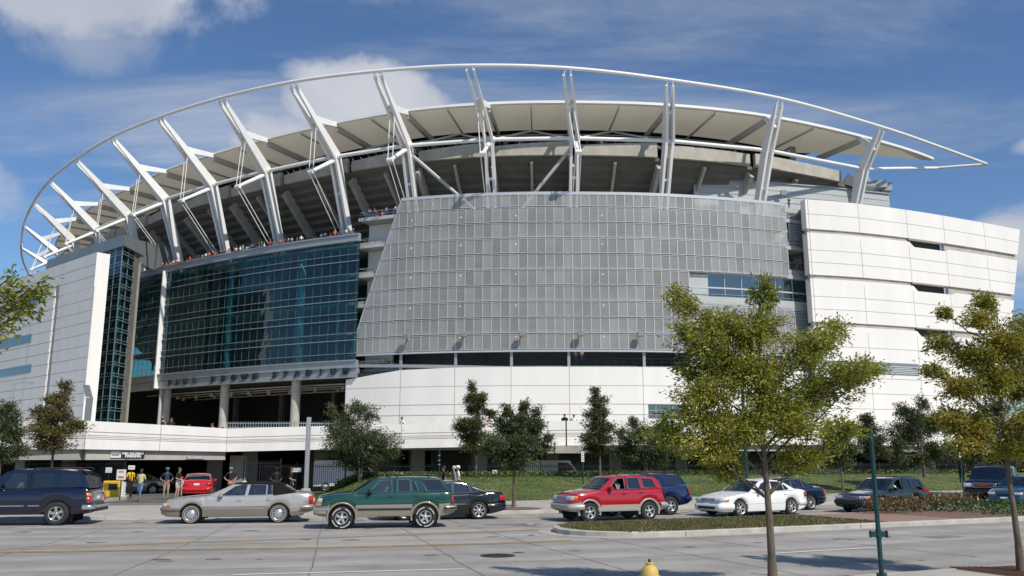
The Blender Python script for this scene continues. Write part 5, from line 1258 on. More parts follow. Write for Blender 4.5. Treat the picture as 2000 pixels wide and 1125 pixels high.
    m = MB(); pts_ = [a+Vector((-.06*sin(q), .18*cos(q), .18*sin(q))) for q in [2*pi*i/14 for i in range(15)]]; m.tube(pts_, .014, 6); m.tube([a, a+Vector((.2, 0, -.08))], .03, 6); m.build('steering_wheel', M_TRIM, rt)
    if S.get('extra'): S['extra'](S, H)
    return rt, H
def part(H, fn, name, mt, parent=None):
    m = MB(); fn(m); return m.build(name, mt, parent or H['rt'])
def emblem_plate(H, rear, z, mt=None):
    X = H['X']
def common(lights_f, lights_r, bumper=None, grille=None, plate_f=None, plate_r=None, mold=None):
    def ex(S, H):
        w, ss2 = H['wrap'], H['sstrip']
        for z0, z1, q0, q1, mt, nm in lights_f:
            for sg in (-1, 1): part(H, lambda m: w(m, False, z0, z1, q0, q1, .012, both=sg), nm, mt)
        for z0, z1, q0, q1, mt, nm in lights_r:
            for sg in (-1, 1): part(H, lambda m: w(m, True, z0, z1, q0, q1, .012, both=sg), nm, mt)
        if bumper:
            for rear, z0, z1, q1, off, mt in bumper: part(H, lambda m: w(m, rear, z0, z1, 0, q1, off), 'bumper', mt)
        if grille:
            z0, z1, q1, mt, fm, n, vert = grille
            g = part(H, lambda m: w(m, False, z0, z1, 0, q1, .006), 'grille', mt)
            def bars(m):
                if fm: w(m, False, z1-.03, z1, 0, q1+.02, .02); w(m, False, z0, z0+.02, 0, q1+.02, .02); w(m, False, z0, z1, q1, q1+.03, .02)
                for k in range(n):
                    if vert: q = q1*(k+.5)/n; w(m, False, z0+.02, z1-.02, q-.008, q+.008, .015, n=2)
                    else: z = z0+(z1-z0)*(k+.7)/(n+.4); w(m, False, z-.008, z+.008, 0, q1, .015)
            part(H, bars, 'grille_bar', fm or M_TRIM, g)
        if plate_f: part(H, lambda m: w(m, False, plate_f-.07, plate_f+.07, 0, .16, .03), 'number_plate', M_PLATE)
        if plate_r: part(H, lambda m: w(m, True, plate_r-.07, plate_r+.07, 0, .16, .02), 'number_plate', M_PLATE)
        if mold:
            for s0, s1, z0, z1, off, mt, nm in mold:
                for sg in (-1, 1): part(H, lambda m: ss2(m, s0, s1, z0, z1, off, sides=(sg,)), nm, mt)
        if S.get('ex2'): S['ex2'](S, H)
    return ex
def flare(H, S, mt, wd=.065, off=.025):
    X = H['X']; R0 = S['wr']+S.get('archgap', .06)-.02
    for ws in S['wheels']:
        for sg in (-1, 1):
            m = MB(); rows = []
            for k in range(19):
                a = pi*(-.08+1.16*k/18); r_ = []
                for rr_, o in ((R0, -.12), (R0, off*.6), (R0+wd*.5, off), (R0+wd, off*.5), (R0+wd+.01, -.03)):
                    s = ws-rr_*cos(a); z = S['wr']+rr_*sin(a); r_.append(Vector((X(s), sg*(H['sidey'](s, max(z, S['gc']+.05))+o), z)))
                rows.append(r_)
            m.grid(rows, 0, True); m.build('arch_flare', mt, H['rt'])
def rack(H, S, s0, s1, y, z, mt=None, cross=2):
    X = H['X']; m = MB()
    for sg in (-1, 1):
        m.tube([Vector((X(s0), sg*y, z-.06)), Vector((X(s0+.12), sg*y, z)), Vector((X(s1-.12), sg*y, z)), Vector((X(s1), sg*y, z-.06))], .018, 6)
    for k in range(cross): s = lerp(s0+.3, s1-.3, k/max(1, cross-1)); m.beam((X(s), -y, z), (X(s), y, z), .04, .02)
    m.build('roof_rack', mt or M_TRIM, H['rt'])
# ---------------------------------------------------------------- the cars themselves
def hd(t, extra=0): g = R.tan(t); return atan2(g.y, g.x)+pi+extra      # facing left along the street
def place(pxf, pyf, pxr, pyr, S, name, label, group=None, cat='car', side=1, rz=None):
    # ground contacts of the near front and rear wheels as seen; the car sits behind that line
    a, b = gp(pxf, pyf), gp(pxr, pyr); d = (a-b).normalized()
    if rz is not None: d = Vector((cos(rz), sin(rz), 0))
    left = Vector((-d.y, d.x, 0)); midw = (a+b)/2; s_mid = (S['wheels'][0]+S['wheels'][1])/2; c = midw - d*(S['L']/2-s_mid) - left*(S['W']/2-.1)
    return car(name, label, (c.x, c.y, 0.0), atan2(d.y, d.x), S, cat, group)
# silver sedan with black vinyl roof
P_SIL = paint('silver_beige_paint', (.52, .49, .455), .26, .5); P_SILD = paint('taupe_lower_paint', (.235, .205, .175), .38, .3); M_VINYL = mat('vinyl_roof', (.012, .012, .012), .9, spec=.15, bump=.3, bscale=200)
cad = dict(L=5.3, W=1.93, wheels=(1.04, 4.08), wr=.33, gc=.22, paint=P_SIL, lower=P_SILD, split=.50, roof=M_VINYL, vinyl=3.80, topz=1.365, cab=(1.62, 4.55), tw=.21,
    top=[(0, .50), (.03, .60), (.09, .70), (.16, .78), (.4, .85), (1.0, .92), (1.6, .965), (1.75, .94), (2.9, .955), (3.9, .975), (4.55, 1.06), (4.7, 1.07), (5.15, 1.03), (5.25, .98), (5.28, .75), (5.3, .6)],
    bot=[(0, .34), (.2, .26), (.6, .23), (4.5, .23), (4.9, .30), (5.3, .42)],
    green=[(1.60, .95), (1.75, .93), (2.9, .945), (3.9, .965), (4.62, 1.06), (4.2, 1.33), (3.9, 1.40), (3.3, 1.425), (2.75, 1.415), (2.45, 1.36)], chain=[0, 9, 8, 7, 6, 5, 4], nwind=1, nrear=1,
    win=[[(2.02, .97), (2.86, .98), (2.93, 1.35), (2.72, 1.35), (2.48, 1.29)], [(2.97, .985), (3.60, .995), (3.60, 1.345), (3.04, 1.355)], [(3.64, 1.0), (3.82, 1.01), (3.79, 1.335), (3.64, 1.34)]],
    seams=[(1.72, .30, .93), (2.90, .30, .94), (3.95, .62, .96)], handles=[(2.68, .80), (3.72, .82)], handlemat=P_SIL, mirror=(2.05, 1.0), mirrormat=P_SIL, seats=(2.85, 3.8), seatz=.55, winframe=M_CHROME, rim=(15, .12, 'disc'), rr=.70, shoulder=.05,
    pillar=P_SIL, taper=(.16, .7, .12, .5))
def cad2(S, H):
    X = H['X']; part(H, lambda m: m.tube([Vector((X(-.02), 0, .52)), Vector((X(-.02), .8, .52))], .03), 'bumper_strip', M_TRIM)
    for sg in (-1, 1):
        for s in S['wheels']:
            m = MB(); r = S['wr']; m.lathe([(r*.80, 0), (r*.84, 0)], 36, (X(s), sg*(H['hw']-.018), r), 'y'); m.build('whitewall', M_WLET, H['rt'], fix=False)
    part(H, lambda m: H['sstrip'](m, 4.35, 4.5, .76, .86, .002), 'fuel_flap', P_SIL)
cad['extra'] = common([(.58, .72, .45, .98, M_HL, 'headlight'), (.58, .72, .985, 1.12, M_AMB, 'indicator')], [(.66, .94, .72, 1.0, M_TL, 'tail_light')],
    [(False, .46, .56, 1.5, .03, P_SILD), (True, .46, .62, 1.3, .03, P_SILD)], (.55, .72, .4, M_TRIM, M_CHROME, 5, True), None, .78,
    [(1.42, 3.72, .50, .53, .012, M_CHROME, 'side_moulding'), (4.45, 5.1, .50, .53, .012, M_CHROME, 'rear_moulding')])
cad['ex2'] = cad2
place(372, 1023, 543, 1021, cad, 'sedan', 'long silver sedan with a black vinyl roof in the far lane', 'cars driving along the street')
# dark green off-road car with tan lower trim
P_GRN = paint('dark_green_paint', (.004, .060, .045), .22, .25); P_TAN = paint('tan_trim_paint', (.30, .26, .20), .42, .25)
blz = dict(L=4.62, W=1.73, wheels=(.86, 3.62), wr=.365, gc=.34, archgap=.09, tw=.25, tout=.03, kind='suv', paint=P_GRN, lower=P_TAN, split=.70, cab=(1.28, 4.4),
    top=[(0, .72), (.04, .80), (.1, .98), (.2, 1.05), (.6, 1.11), (1.25, 1.15), (1.4, 1.14), (2.6, 1.155), (4.3, 1.18), (4.5, 1.16), (4.55, 1.0), (4.6, .78), (4.62, .7)], bot=[(0, .50), (.1, .42), (.4, .40), (4.2, .40), (4.5, .46), (4.62, .52)],
    green=[(1.25, 1.14), (2.6, 1.145), (4.46, 1.17), (4.27, 1.5), (4.12, 1.62), (3.4, 1.655), (2.4, 1.65), (2.02, 1.62), (1.88, 1.57)], chain=[0, 8, 7, 6, 5, 4, 3, 2], nwind=1, nrear=2, rooff=.78, darkfrom=1,
    win=[[(1.74, 1.17), (2.50, 1.18), (2.47, 1.575), (2.08, 1.56)], [(2.68, 1.185), (3.12, 1.19), (3.08, 1.58), (2.68, 1.58)], [(3.17, 1.19), (3.38, 1.2), (3.27, 1.5), (3.13, 1.575)], [(3.68, 1.2), (4.36, 1.215), (4.12, 1.575), (3.45, 1.59)]],
    seams=[(1.42, .48, 1.13), (2.60, .46, 1.64), (3.42, .75, 1.15)], handles=[(2.45, 1.02), (3.34, 1.02)], mirror=(1.76, 1.22), mirrormat=M_TRIM, seats=(2.65, 3.5), seatz=.75, winframe=M_CHROME, rim=(5, .42, 'fan'), letters=True, rr=.56, taper=(.14, .5, .10, .4))
def blz2(S, H):
    flare(H, S, P_TAN); rack(H, S, 2.4, 4.1, .52, 1.73)
blz['extra'] = common([(.84, 1.0, .50, .92, M_HL, 'headlight'), (.74, .83, .50, .92, M_AMB, 'indicator')], [(.80, 1.08, .72, .86, M_TL, 'tail_light')],
    [(False, .60, .72, 1.15, .06, M_CHROME), (False, .46, .60, 1.1, .05, P_TAN), (True, .58, .73, 1.1, .07, P_TAN), (True, .62, .68, 1.15, .085, M_TRIM)], (.76, .98, .46, M_TRIM, M_CHROME, 3, False), None, .86,
    [(1.38, 3.15, .60, .66, .025, M_TRIM, 'side_moulding'), (1.30, 3.18, .66, .72, .014, P_TAN, 'side_moulding')])
blz['ex2'] = blz2
gcar, _h = place(664, 1033.5, 832, 1031, blz, 'off_road_car', 'dark green off-road car with tan lower trim and white-lettered tyres', 'cars driving along the street')
# black sedan behind it
P_BLK = paint('black_paint', (.006, .006, .008), .16, .2)
def sedan(P, **k):
    d = dict(L=4.95, W=1.85, wheels=(.98, 3.85), wr=.33, gc=.2, paint=P, cab=(1.6, 4.1), tw=.22,
        top=[(0, .42), (.03, .55), (.1, .66), (.22, .73), (.6, .82), (1.2, .90), (1.6, .94), (1.75, .92), (3.0, .95), (4.0, 1.0), (4.1, 1.02), (4.5, 1.015), (4.82, .98), (4.9, .86), (4.94, .7), (4.95, .55)],
        bot=[(0, .26), (.2, .2), (.6, .2), (4.3, .2), (4.95, .34)],
        green=[(1.55, .93), (3.0, .94), (4.2, 1.01), (3.7, 1.26), (3.35, 1.38), (2.9, 1.43), (2.5, 1.425), (2.25, 1.36)], chain=[0, 7, 6, 5, 4, 3, 2], nwind=1, nrear=2, rooff=.72,
        win=[[(1.95, .96), (2.76, .97), (2.78, 1.36), (2.52, 1.355), (2.30, 1.28)], [(2.83, .975), (3.52, 1.0), (3.45, 1.28), (3.2, 1.35), (2.85, 1.365)], [(3.56, 1.01), (3.82, 1.03), (3.62, 1.2), (3.50, 1.255)]],
        seams=[(1.65, .25, .92), (2.80, .25, .94), (3.62, .7, 1.0)], handles=[(2.6, .82), (3.5, .85)], handlemat=P, mirror=(1.98, .98), seats=(2.75, 3.55), seatz=.5, winframe=M_CHROME, rim=(7, .2, 'spoke'), rr=.7, taper=(.26, .9, .2, .6), rimcol=None)
    d.update(k); return d
merc = sedan(P_BLK); merc['extra'] = common([(.58, .70, .4, .85, M_HL, 'headlight')], [(.70, .90, .52, 1.02, M_TL, 'tail_light')], [(True, .40, .58, 1.5, .02, P_BLK)], (.50, .68, .3, M_TRIM, M_CHROME, 4, False), None, .8, [(1.3, 3.5, .57, .59, .01, M_CHROME, 'side_moulding'), (4.2, 4.9, .57, .59, .01, M_CHROME, 'side_moulding')])
place(780, 1017.5, 943, 1013.5, merc, 'sedan', 'black sedan half hidden behind the green off-road car', 'cars driving along the street', rz=hd(6.6))
# navy large off-road car at the left edge
P_NVY = paint('navy_paint', (.003, .006, .026), .16, .1)
tah = dict(L=5.05, W=1.98, wheels=(.95, 3.90), wr=.40, gc=.33, archgap=.08, tw=.27, kind='suv', paint=P_NVY, cab=(1.45, 4.85),
    top=[(0, .8), (.04, .92), (.1, 1.1), (.3, 1.18), (1.45, 1.24), (3.0, 1.25), (4.8, 1.27), (4.93, 1.2), (5.0, .8), (5.05, .7)], bot=[(0, .5), (.15, .4), (.5, .38), (4.5, .38), (4.85, .46), (5.05, .5)],
    green=[(1.42, 1.23), (3.0, 1.24), (4.92, 1.26), (4.72, 1.68), (4.50, 1.85), (3.8, 1.90), (2.6, 1.90), (2.3, 1.87), (2.12, 1.82)], chain=[0, 8, 7, 6, 5, 4, 3, 2], nwind=1, nrear=2, rooff=.78, darkfrom=1,
    win=[[(2.0, 1.28), (2.82, 1.28), (2.80, 1.80), (2.34, 1.78)], [(3.0, 1.28), (3.78, 1.29), (3.70, 1.80), (3.02, 1.81)], [(3.92, 1.30), (4.72, 1.31), (4.45, 1.77), (3.88, 1.79)]],
    seams=[(1.62, .5, 1.22), (2.92, .46, 1.86), (3.86, .9, 1.24)], handles=[(2.78, 1.13), (3.66, 1.13)], mirror=(2.02, 1.36), seats=(2.85, 3.75), seatz=.82, rim=(5, .34, 'spoke'), rimcol=M_CHROME, rr=.62, taper=(.14, .5, .08, .4), handlemat=P_NVY)
def tah2(S, H):
    X = H['X']; rack(H, S, 2.9, 4.6, .62, 1.96); part(H, lambda m: m.box((X(5.09), 0, .52), (.14, 1.5, .12)), 'tow_bar', M_TRIM)
tah['extra'] = common([(.9, 1.06, .5, 1.0, M_HL, 'headlight'), (.8, .88, .5, 1.0, M_AMB, 'indicator')], [(.98, 1.10, .80, 1.05, M_AMB, 'indicator'), (.78, .97, .80, 1.05, M_TL, 'tail_light')], [(False, .55, .76, 1.2, .06, M_CHROME), (True, .54, .70, 1.2, .09, M_CHROME)], (.82, 1.08, .5, M_TRIM, M_CHROME, 2, False), None, .9, [(1.5, 2.85, .66, .69, .015, M_CHROME, 'side_moulding'), (2.98, 3.35, .66, .69, .015, M_CHROME, 'side_moulding')])
tah['ex2'] = tah2
place(103-171, 1028.5, 103, 1026.5, tah, 'off_road_car', 'large navy off-road car with chrome wheels cut off by the left edge', 'cars driving along the street', rz=hd(4.7))
# red compact off-road car with grey trim
P_RED = paint('red_paint', (.40, .006, .016), .22, .15); P_GRY = paint('grey_trim_paint', (.42, .40, .37), .45, .2)
kia = dict(L=4.2, W=1.73, wheels=(.80, 3.36), wr=.345, gc=.33, archgap=.08, tw=.23, kind='suv', paint=P_RED, lower=P_GRY, split=.60, cab=(1.25, 3.95),
    top=[(0, .66), (.04, .78), (.1, .92), (.25, 1.0), (.7, 1.07), (1.22, 1.13), (1.4, 1.12), (3.9, 1.15), (4.0, 1.1), (4.06, .8), (4.1, .62), (4.2, .6)], bot=[(0, .42), (.15, .38), (.5, .37), (3.9, .37), (4.2, .46)],
    green=[(1.2, 1.12), (2.4, 1.12), (4.02, 1.14), (3.86, 1.45), (3.66, 1.60), (2.9, 1.655), (2.2, 1.645), (1.9, 1.60), (1.78, 1.54)], chain=[0, 8, 7, 6, 5, 4, 3, 2], nwind=1, nrear=2, rooff=.78, darkfrom=1, open=(0,),
    win=[[(1.64, 1.15), (2.34, 1.16), (2.32, 1.57), (1.98, 1.54)], [(2.46, 1.165), (3.04, 1.175), (2.96, 1.575), (2.46, 1.575)], [(3.16, 1.20), (3.72, 1.22), (3.54, 1.54), (3.08, 1.56)]],
    seams=[(1.40, .5, 1.11), (2.40, .45, 1.63), (3.12, .75, 1.14)], handles=[(2.26, .99), (3.0, 1.02)], mirror=(1.66, 1.2), mirrormat=P_RED, seats=(2.45, 3.2), seatz=.72, winframe=M_CHROME, rim=(5, .30, 'spoke'), rr=.62, taper=(.22, .6, .12, .4))
def kia2(S, H):
    flare(H, S, P_GRY); rack(H, S, 2.1, 3.6, .55, 1.72); X = H['X']; part(H, lambda m: m.lathe([(0, .1), (.3, .1), (.34, .05), (.34, -.08), (0, -.1)], 24, (X(4.24), 0, 1.0), 'y'), 'spare_wheel', M_TRIM)
    [o for o in [0]]
kia['extra'] = common([(.78, .94, .42, .82, M_HL, 'headlight'), (.78, .94, .825, .94, M_AMB, 'indicator')], [(.86, 1.1, .70, .85, M_TL, 'tail_light')],
    [(False, .44, .64, 1.2, .06, P_GRY), (True, .50, .66, 1.1, .06, P_GRY)], (.72, .93, .38, M_TRIM, M_CHROME, 3, True), .56, .86, [(1.15, 2.95, .42, .60, .012, P_GRY, 'side_moulding'), (1.15, 2.95, .37, .41, .05, P_GRY, 'side_step')])
kia['ex2'] = kia2
place(1141, 1020, 1277, 1015.5, kia, 'off_road_car', 'bright red compact off-road car with grey lower trim and open driver window', 'cars driving along the street', rz=hd(8.3, -.02))
# dark blue off-road car behind it
P_BLU = paint('deep_blue_paint', (.005, .018, .085), .2, .3); bl2 = dict(blz); bl2.update(paint=P_BLU, lower=P_BLU, split=-1, winframe=None, letters=False)
def bl22(S, H): rack(H, S, 2.4, 4.1, .52, 1.73)
bl2['extra'] = common([(.84, 1.0, .50, .92, M_HL, 'headlight')], [(.80, 1.08, .72, .86, M_TL, 'tail_light')], [(False, .46, .72, 1.15, .05, P_BLU), (True, .56, .73, 1.1, .07, P_BLU)], (.76, .98, .46, M_TRIM, M_CHROME, 3, False), None, .86, None); bl2['ex2'] = bl22
place(1180, 1010, 1320, 1004.5, bl2, 'off_road_car', 'deep blue off-road car seen behind the red one', 'cars driving along the street', rz=hd(8.9, -.08))
# white sedan
P_WHT = paint('white_paint', (.78, .78, .76), .22); av = sedan(P_WHT, rim=(6, .24, 'spoke'), winframe=M_CHROME, L=4.9, mirrormat=P_WHT, darkfrom=1)
av['extra'] = common([(.60, .72, .42, .90, M_HL, 'headlight'), (.60, .71, .905, 1.05, M_AMB, 'indicator')], [(.72, .92, .62, 1.02, M_TL, 'tail_light')], [(False, .28, .50, 1.3, .03, P_WHT), (True, .40, .60, 1.4, .02, P_WHT), (False, .30, .40, .5, .045, M_TRIM)], (.60, .72, .38, M_TRIM, M_CHROME, 4, False), .46, .8, [(1.3, 3.4, .50, .53, .012, P_WHT, 'side_moulding')])
place(1441, 1010, 1549, 1004.5, av, 'sedan', 'white sedan behind the trunk of the big yellow-green tree', 'cars driving along the street', rz=hd(9.0, .07))
P_SLB = paint('slate_blue_paint', (.015, .028, .06), .22, .3); sb = sedan(P_SLB, rim=(7, .2, 'spoke')); sb['extra'] = merc['extra']
p = gp(1605, 987); tt, dd = RT(1545, 990); q = R.P(tt-.26, 9.9, 0); car('sedan', 'slate blue sedan mostly hidden behind the white sedan', (q.x, q.y, 0), hd(tt), sb, 'car', 'cars driving along the street')
# dark green estate car
P_DGR = paint('bottle_green_paint', (.008, .020, .017), .2, .2)
vol = dict(L=4.72, W=1.78, wheels=(.92, 3.58), wr=.325, gc=.22, tw=.2, kind='suv', paint=P_DGR, cab=(1.5, 4.45),
    top=[(0, .45), (.03, .62), (.08, .70), (.25, .77), (.8, .86), (1.5, .93), (1.7, .92), (4.4, .98), (4.5, .95), (4.6, .7), (4.66, .6), (4.72, .55)], bot=[(0, .26), (.3, .22), (4.3, .22), (4.72, .34)],
    green=[(1.45, .92), (2.7, .93), (4.5, .97), (4.3, 1.28), (4.16, 1.40), (3.2, 1.46), (2.5, 1.45), (2.22, 1.39)], chain=[0, 7, 6, 5, 4, 3, 2], nwind=1, nrear=2, rooff=.76, darkfrom=1, open=(0,),
    win=[[(1.9, .96), (2.62, .965), (2.64, 1.38), (2.48, 1.375), (2.26, 1.30)], [(2.7, .97), (3.38, .985), (3.34, 1.38), (2.72, 1.385)], [(3.48, .99), (4.24, 1.01), (4.08, 1.34), (3.46, 1.375)]],
    seams=[(1.62, .3, .92), (2.67, .3, 1.42), (3.46, .6, .97)], handles=[(2.5, .83), (3.35, .85)], mirror=(1.95, .99), seats=(2.7, 3.5), seatz=.5, rim=(5, .4, 'spoke'), taper=(.18, .7, .10, .4))
vol['extra'] = common([(.58, .72, .42, .80, M_HL, 'headlight'), (.58, .72, .81, .92, M_AMB, 'indicator')], [(.7, 1.05, .76, .9, M_TL, 'tail_light')], [(False, .36, .54, 1.4, .05, M_TRIM), (True, .4, .56, 1.2, .05, M_TRIM)], (.57, .72, .34, M_TRIM, M_CHROME, 4, True), None, .8, None)
vol['ex2'] = lambda S, H: rack(H, S, 2.4, 4.1, .56, 1.50)
tt, dd = RT(1748, 990); q = R.P(tt-.30, 7.0, 0); car('estate_car', 'dark bottle green estate car behind the reddish shrubs', (q.x, q.y, 0), hd(tt, .12), vol, 'car', 'cars driving along the street')
# big black off-road car and blue sedan at the right
gm = dict(tah); gm.update(paint=P_BLK, mirrormat=P_BLK, handlemat=P_BLK, winframe=None)
def gm2(S, H):
    X = H['X']; m = MB(); put_text(m, 'GMC', .17, .012, (X(-.03), 0, .96), (0, 1, 0), 0, .008); m.build('grille_letters', M_RED, H['rt']); rack(H, S, 2.9, 4.6, .62, 1.96)
gm['extra'] = common([(.86, 1.06, .55, .98, M_HL, 'headlight')], [(.78, 1.1, .80, 1.05, M_TL, 'tail_light')], [(False, .50, .76, 1.2, .06, P_BLK), (True, .54, .70, 1.2, .09, P_BLK)], (.84, 1.08, .48, M_TRIM, M_CHROME, 2, False), .62, .9, None); gm['ex2'] = gm2
tt, _ = RT(1965, 977); q = R.P(tt-.22, 9.8, 0); car('off_road_car', 'large black off-road car facing the viewer at the far right', (q.x, q.y, 0), hd(tt, .42), gm, 'car', 'cars driving along the street')
P_TEA = paint('teal_blue_paint', (.02, .075, .115), .2, .3); te = sedan(P_TEA, rim=(7, .2, 'spoke'), L=4.5, top=[(0, .42), (.03, .55), (.1, .66), (.22, .73), (.6, .82), (1.2, .90), (1.6, .94), (1.75, .92), (3.0, .95), (4.0, 1.0), (4.1, 1.02), (4.3, .98), (4.42, .86), (4.5, .55)], wheels=(.9, 3.5))
te['extra'] = common([(.58, .70, .42, .85, M_HL, 'headlight')], [(.70, .90, .52, .92, M_TL, 'tail_light')], [(False, .28, .46, 1.3, .03, P_TEA)], (.52, .62, .3, M_TRIM, None, 3, False), .4, .8, None)
tt, _ = RT(1990, 984); q = R.P(tt-.10, 7.2, 0); car('sedan', 'teal blue sedan in front of the large black off-road car', (q.x, q.y, 0), hd(tt, .22), te, 'car', 'cars driving along the street')
tt, _ = RT(1990, 984); q = R.P(tt+.75, 10.0, 0); dn_ = dict(vol); dn_.update(paint=P_SLB, open=()); car('estate_car', 'dark blue estate car behind the turning tree at the right edge', (q.x, q.y, 0), hd(tt+.75), dn_, 'car', 'cars driving along the street')
# red sedan entering the garage, silver car inside
P_RD2 = paint('signal_red_paint', (.55, .008, .012), .2, .1); rd = sedan(P_RD2, L=4.6, wheels=(.9, 3.55), darkfrom=0, top=[(0, .42), (.03, .55), (.1, .66), (.22, .73), (.6, .82), (1.2, .90), (1.6, .94), (1.75, .92), (3.0, .95), (4.0, 1.0), (4.1, 1.02), (4.4, .98), (4.52, .86), (4.56, .7), (4.6, .5)], handlemat=P_RD2)
rd['extra'] = common([(.58, .70, .4, .85, M_HL, 'headlight')], [(.70, .88, .50, 1.0, M_TL, 'tail_light')], [(True, .34, .60, 1.4, .035, P_RD2)], None, None, .76, None)
q = gp(393, 969, -.02); ang = atan2(q.y, q.x); car('sedan', 'bright red sedan seen from behind driving into the garage', (q.x-.75, q.y+1.6, -.05), ang-.06+.0, rd, 'car')
sv = sedan(P_SIL, rim=(5, .4, 'spoke')); sv['extra'] = merc['extra']; q = gp(290, 966, -.1); car('sedan', 'silver car parked in the shade just inside the garage', (q.x-1.6, q.y+1.6, -.12), .15+pi, sv, 'car')
# white vans parked behind the fence
M_VAN = paint('van_white', (.82, .82, .80), .3)
def van(x, y, rz, label):
    t = thing('van', label, 'van', (x, y, -.05), rz, 'white vans parked behind the fence'); m = MB()
    prof = [(-2.6, .4), (-2.6, 2.15), (-2.5, 2.25), (1.1, 2.25), (1.7, 1.45), (2.5, 1.15), (2.65, .9), (2.65, .4)]; rows = []
    for yy, k in ((-.95, .9), (-.93, 1), (.93, 1), (.95, .9)): rows.append([Vector((a*(.99 if abs(yy) > .94 else 1), yy, .4+(z-.4)*(.985 if abs(yy) > .94 else 1))) for a, z in prof])
    m.grid(rows, 0, False); m.add(rows[0], [tuple(range(8))]); m.add(rows[-1], [tuple(range(7, -1, -1))]); m.build('body', M_VAN, t)
    for sg in (-1, 1):
        m = MB(); m.add([(.1, sg*.957, 1.45), (1.5, sg*.957, 1.45), (1.0, sg*.957, 2.05), (.1, sg*.957, 2.05)], [(0, 1, 2, 3)]); m.build('side_window', M_CGD, t, fix=False)
    m = MB(); m.add([(1.16, -.8, 2.2), (1.16, .8, 2.2), (1.72, .85, 1.48), (1.72, -.85, 1.48)], [(0, 1, 2, 3)]); m.build('windscreen', M_CGD, t, fix=False)
    for sx in (-1.7, 1.75):
        for sg in (-1, 1): wheel(t, sx, sg*.86, .34, .2, (6, .2, 'spoke'), sg)
q = at(685, 925, 66); van(q.x, q.y, .1, 'white van behind the iron fence near the bushy tree'); q = at(1080, 925, 71); van(q.x, q.y, .25, 'white van behind the iron fence right of the round dark tree'); q = at(1590, 925, 84); van(q.x, q.y, .3, 'white van behind the fence beyond the white sedan'); q = at(1780, 925, 92); van(q.x, q.y, 3.6, 'white van behind the fence beyond the green estate car')
# ================================================================ people
def cloth(n, c, r=.85): return mat(n, c, r, var=.12, vscale=9)
SK = {'light': mat('skin_light', (.50, .28, .20), .55), 'tan': mat('skin_tan', (.34, .18, .12), .55), 'brown': mat('skin_brown', (.11, .055, .035), .55)}
C_ = {k: cloth('cloth_'+k, v) for k, v in dict(yellow=(.80, .50, .02), pale=(.50, .49, .25), navy=(.02, .03, .07), black=(.012, .012, .014), white=(.75, .75, .74), orange=(.80, .13, .02), red=(.60, .03, .03), grey=(.22, .22, .23), khaki=(.36, .28, .18), jeans=(.06, .11, .22), denim=(.10, .17, .30), shorts=(.48, .44, .36), teal=(.05, .2, .25)).items()}
M_HAIRD = mat('hair_dark', (.02, .015, .012), .7); M_HAIRG = mat('hair_grey', (.45, .44, .42), .7); M_HAIRB = mat('hair_brown', (.10, .05, .03), .7); M_SHOE = mat('shoe', (.03, .025, .022), .6)
def skin_mesh(nodes, edges, root=0, lev=1):
    me = bpy.data.meshes.new('sk'); me.from_pydata([n[0] for n in nodes], edges, []); o = bpy.data.objects.new('sk', me); COL.objects.link(o)
    md = o.modifiers.new('s', 'SKIN'); md.use_smooth_shade = True; md.branch_smoothing = .6
    sv = me.skin_vertices[0].data
    for i, n in enumerate(nodes): sv[i].radius = (n[1], n[2] if len(n) > 2 and n[2] else n[1]); sv[i].use_root = (i == root)
    if lev: sb_ = o.modifiers.new('u', 'SUBSURF'); sb_.levels = lev; sb_.render_levels = lev
    bpy.context.view_layer.update(); dg = bpy.context.evaluated_depsgraph_get(); out = bpy.data.meshes.new_from_object(o.evaluated_get(dg))
    bpy.data.objects.remove(o); bpy.data.meshes.remove(me); return out
POSE = dict(shL=(0, .19, 1.42), elL=(-.04, .26, 1.15), wrL=(.04, .27, .90), shR=(0, -.19, 1.42), elR=(-.04, -.26, 1.15), wrR=(.04, -.27, .90), knL=(.03, .10, .50), anL=(-.03, .12, .08), knR=(.03, -.10, .50), anR=(-.03, -.12, .08), lean=0, seat=False)
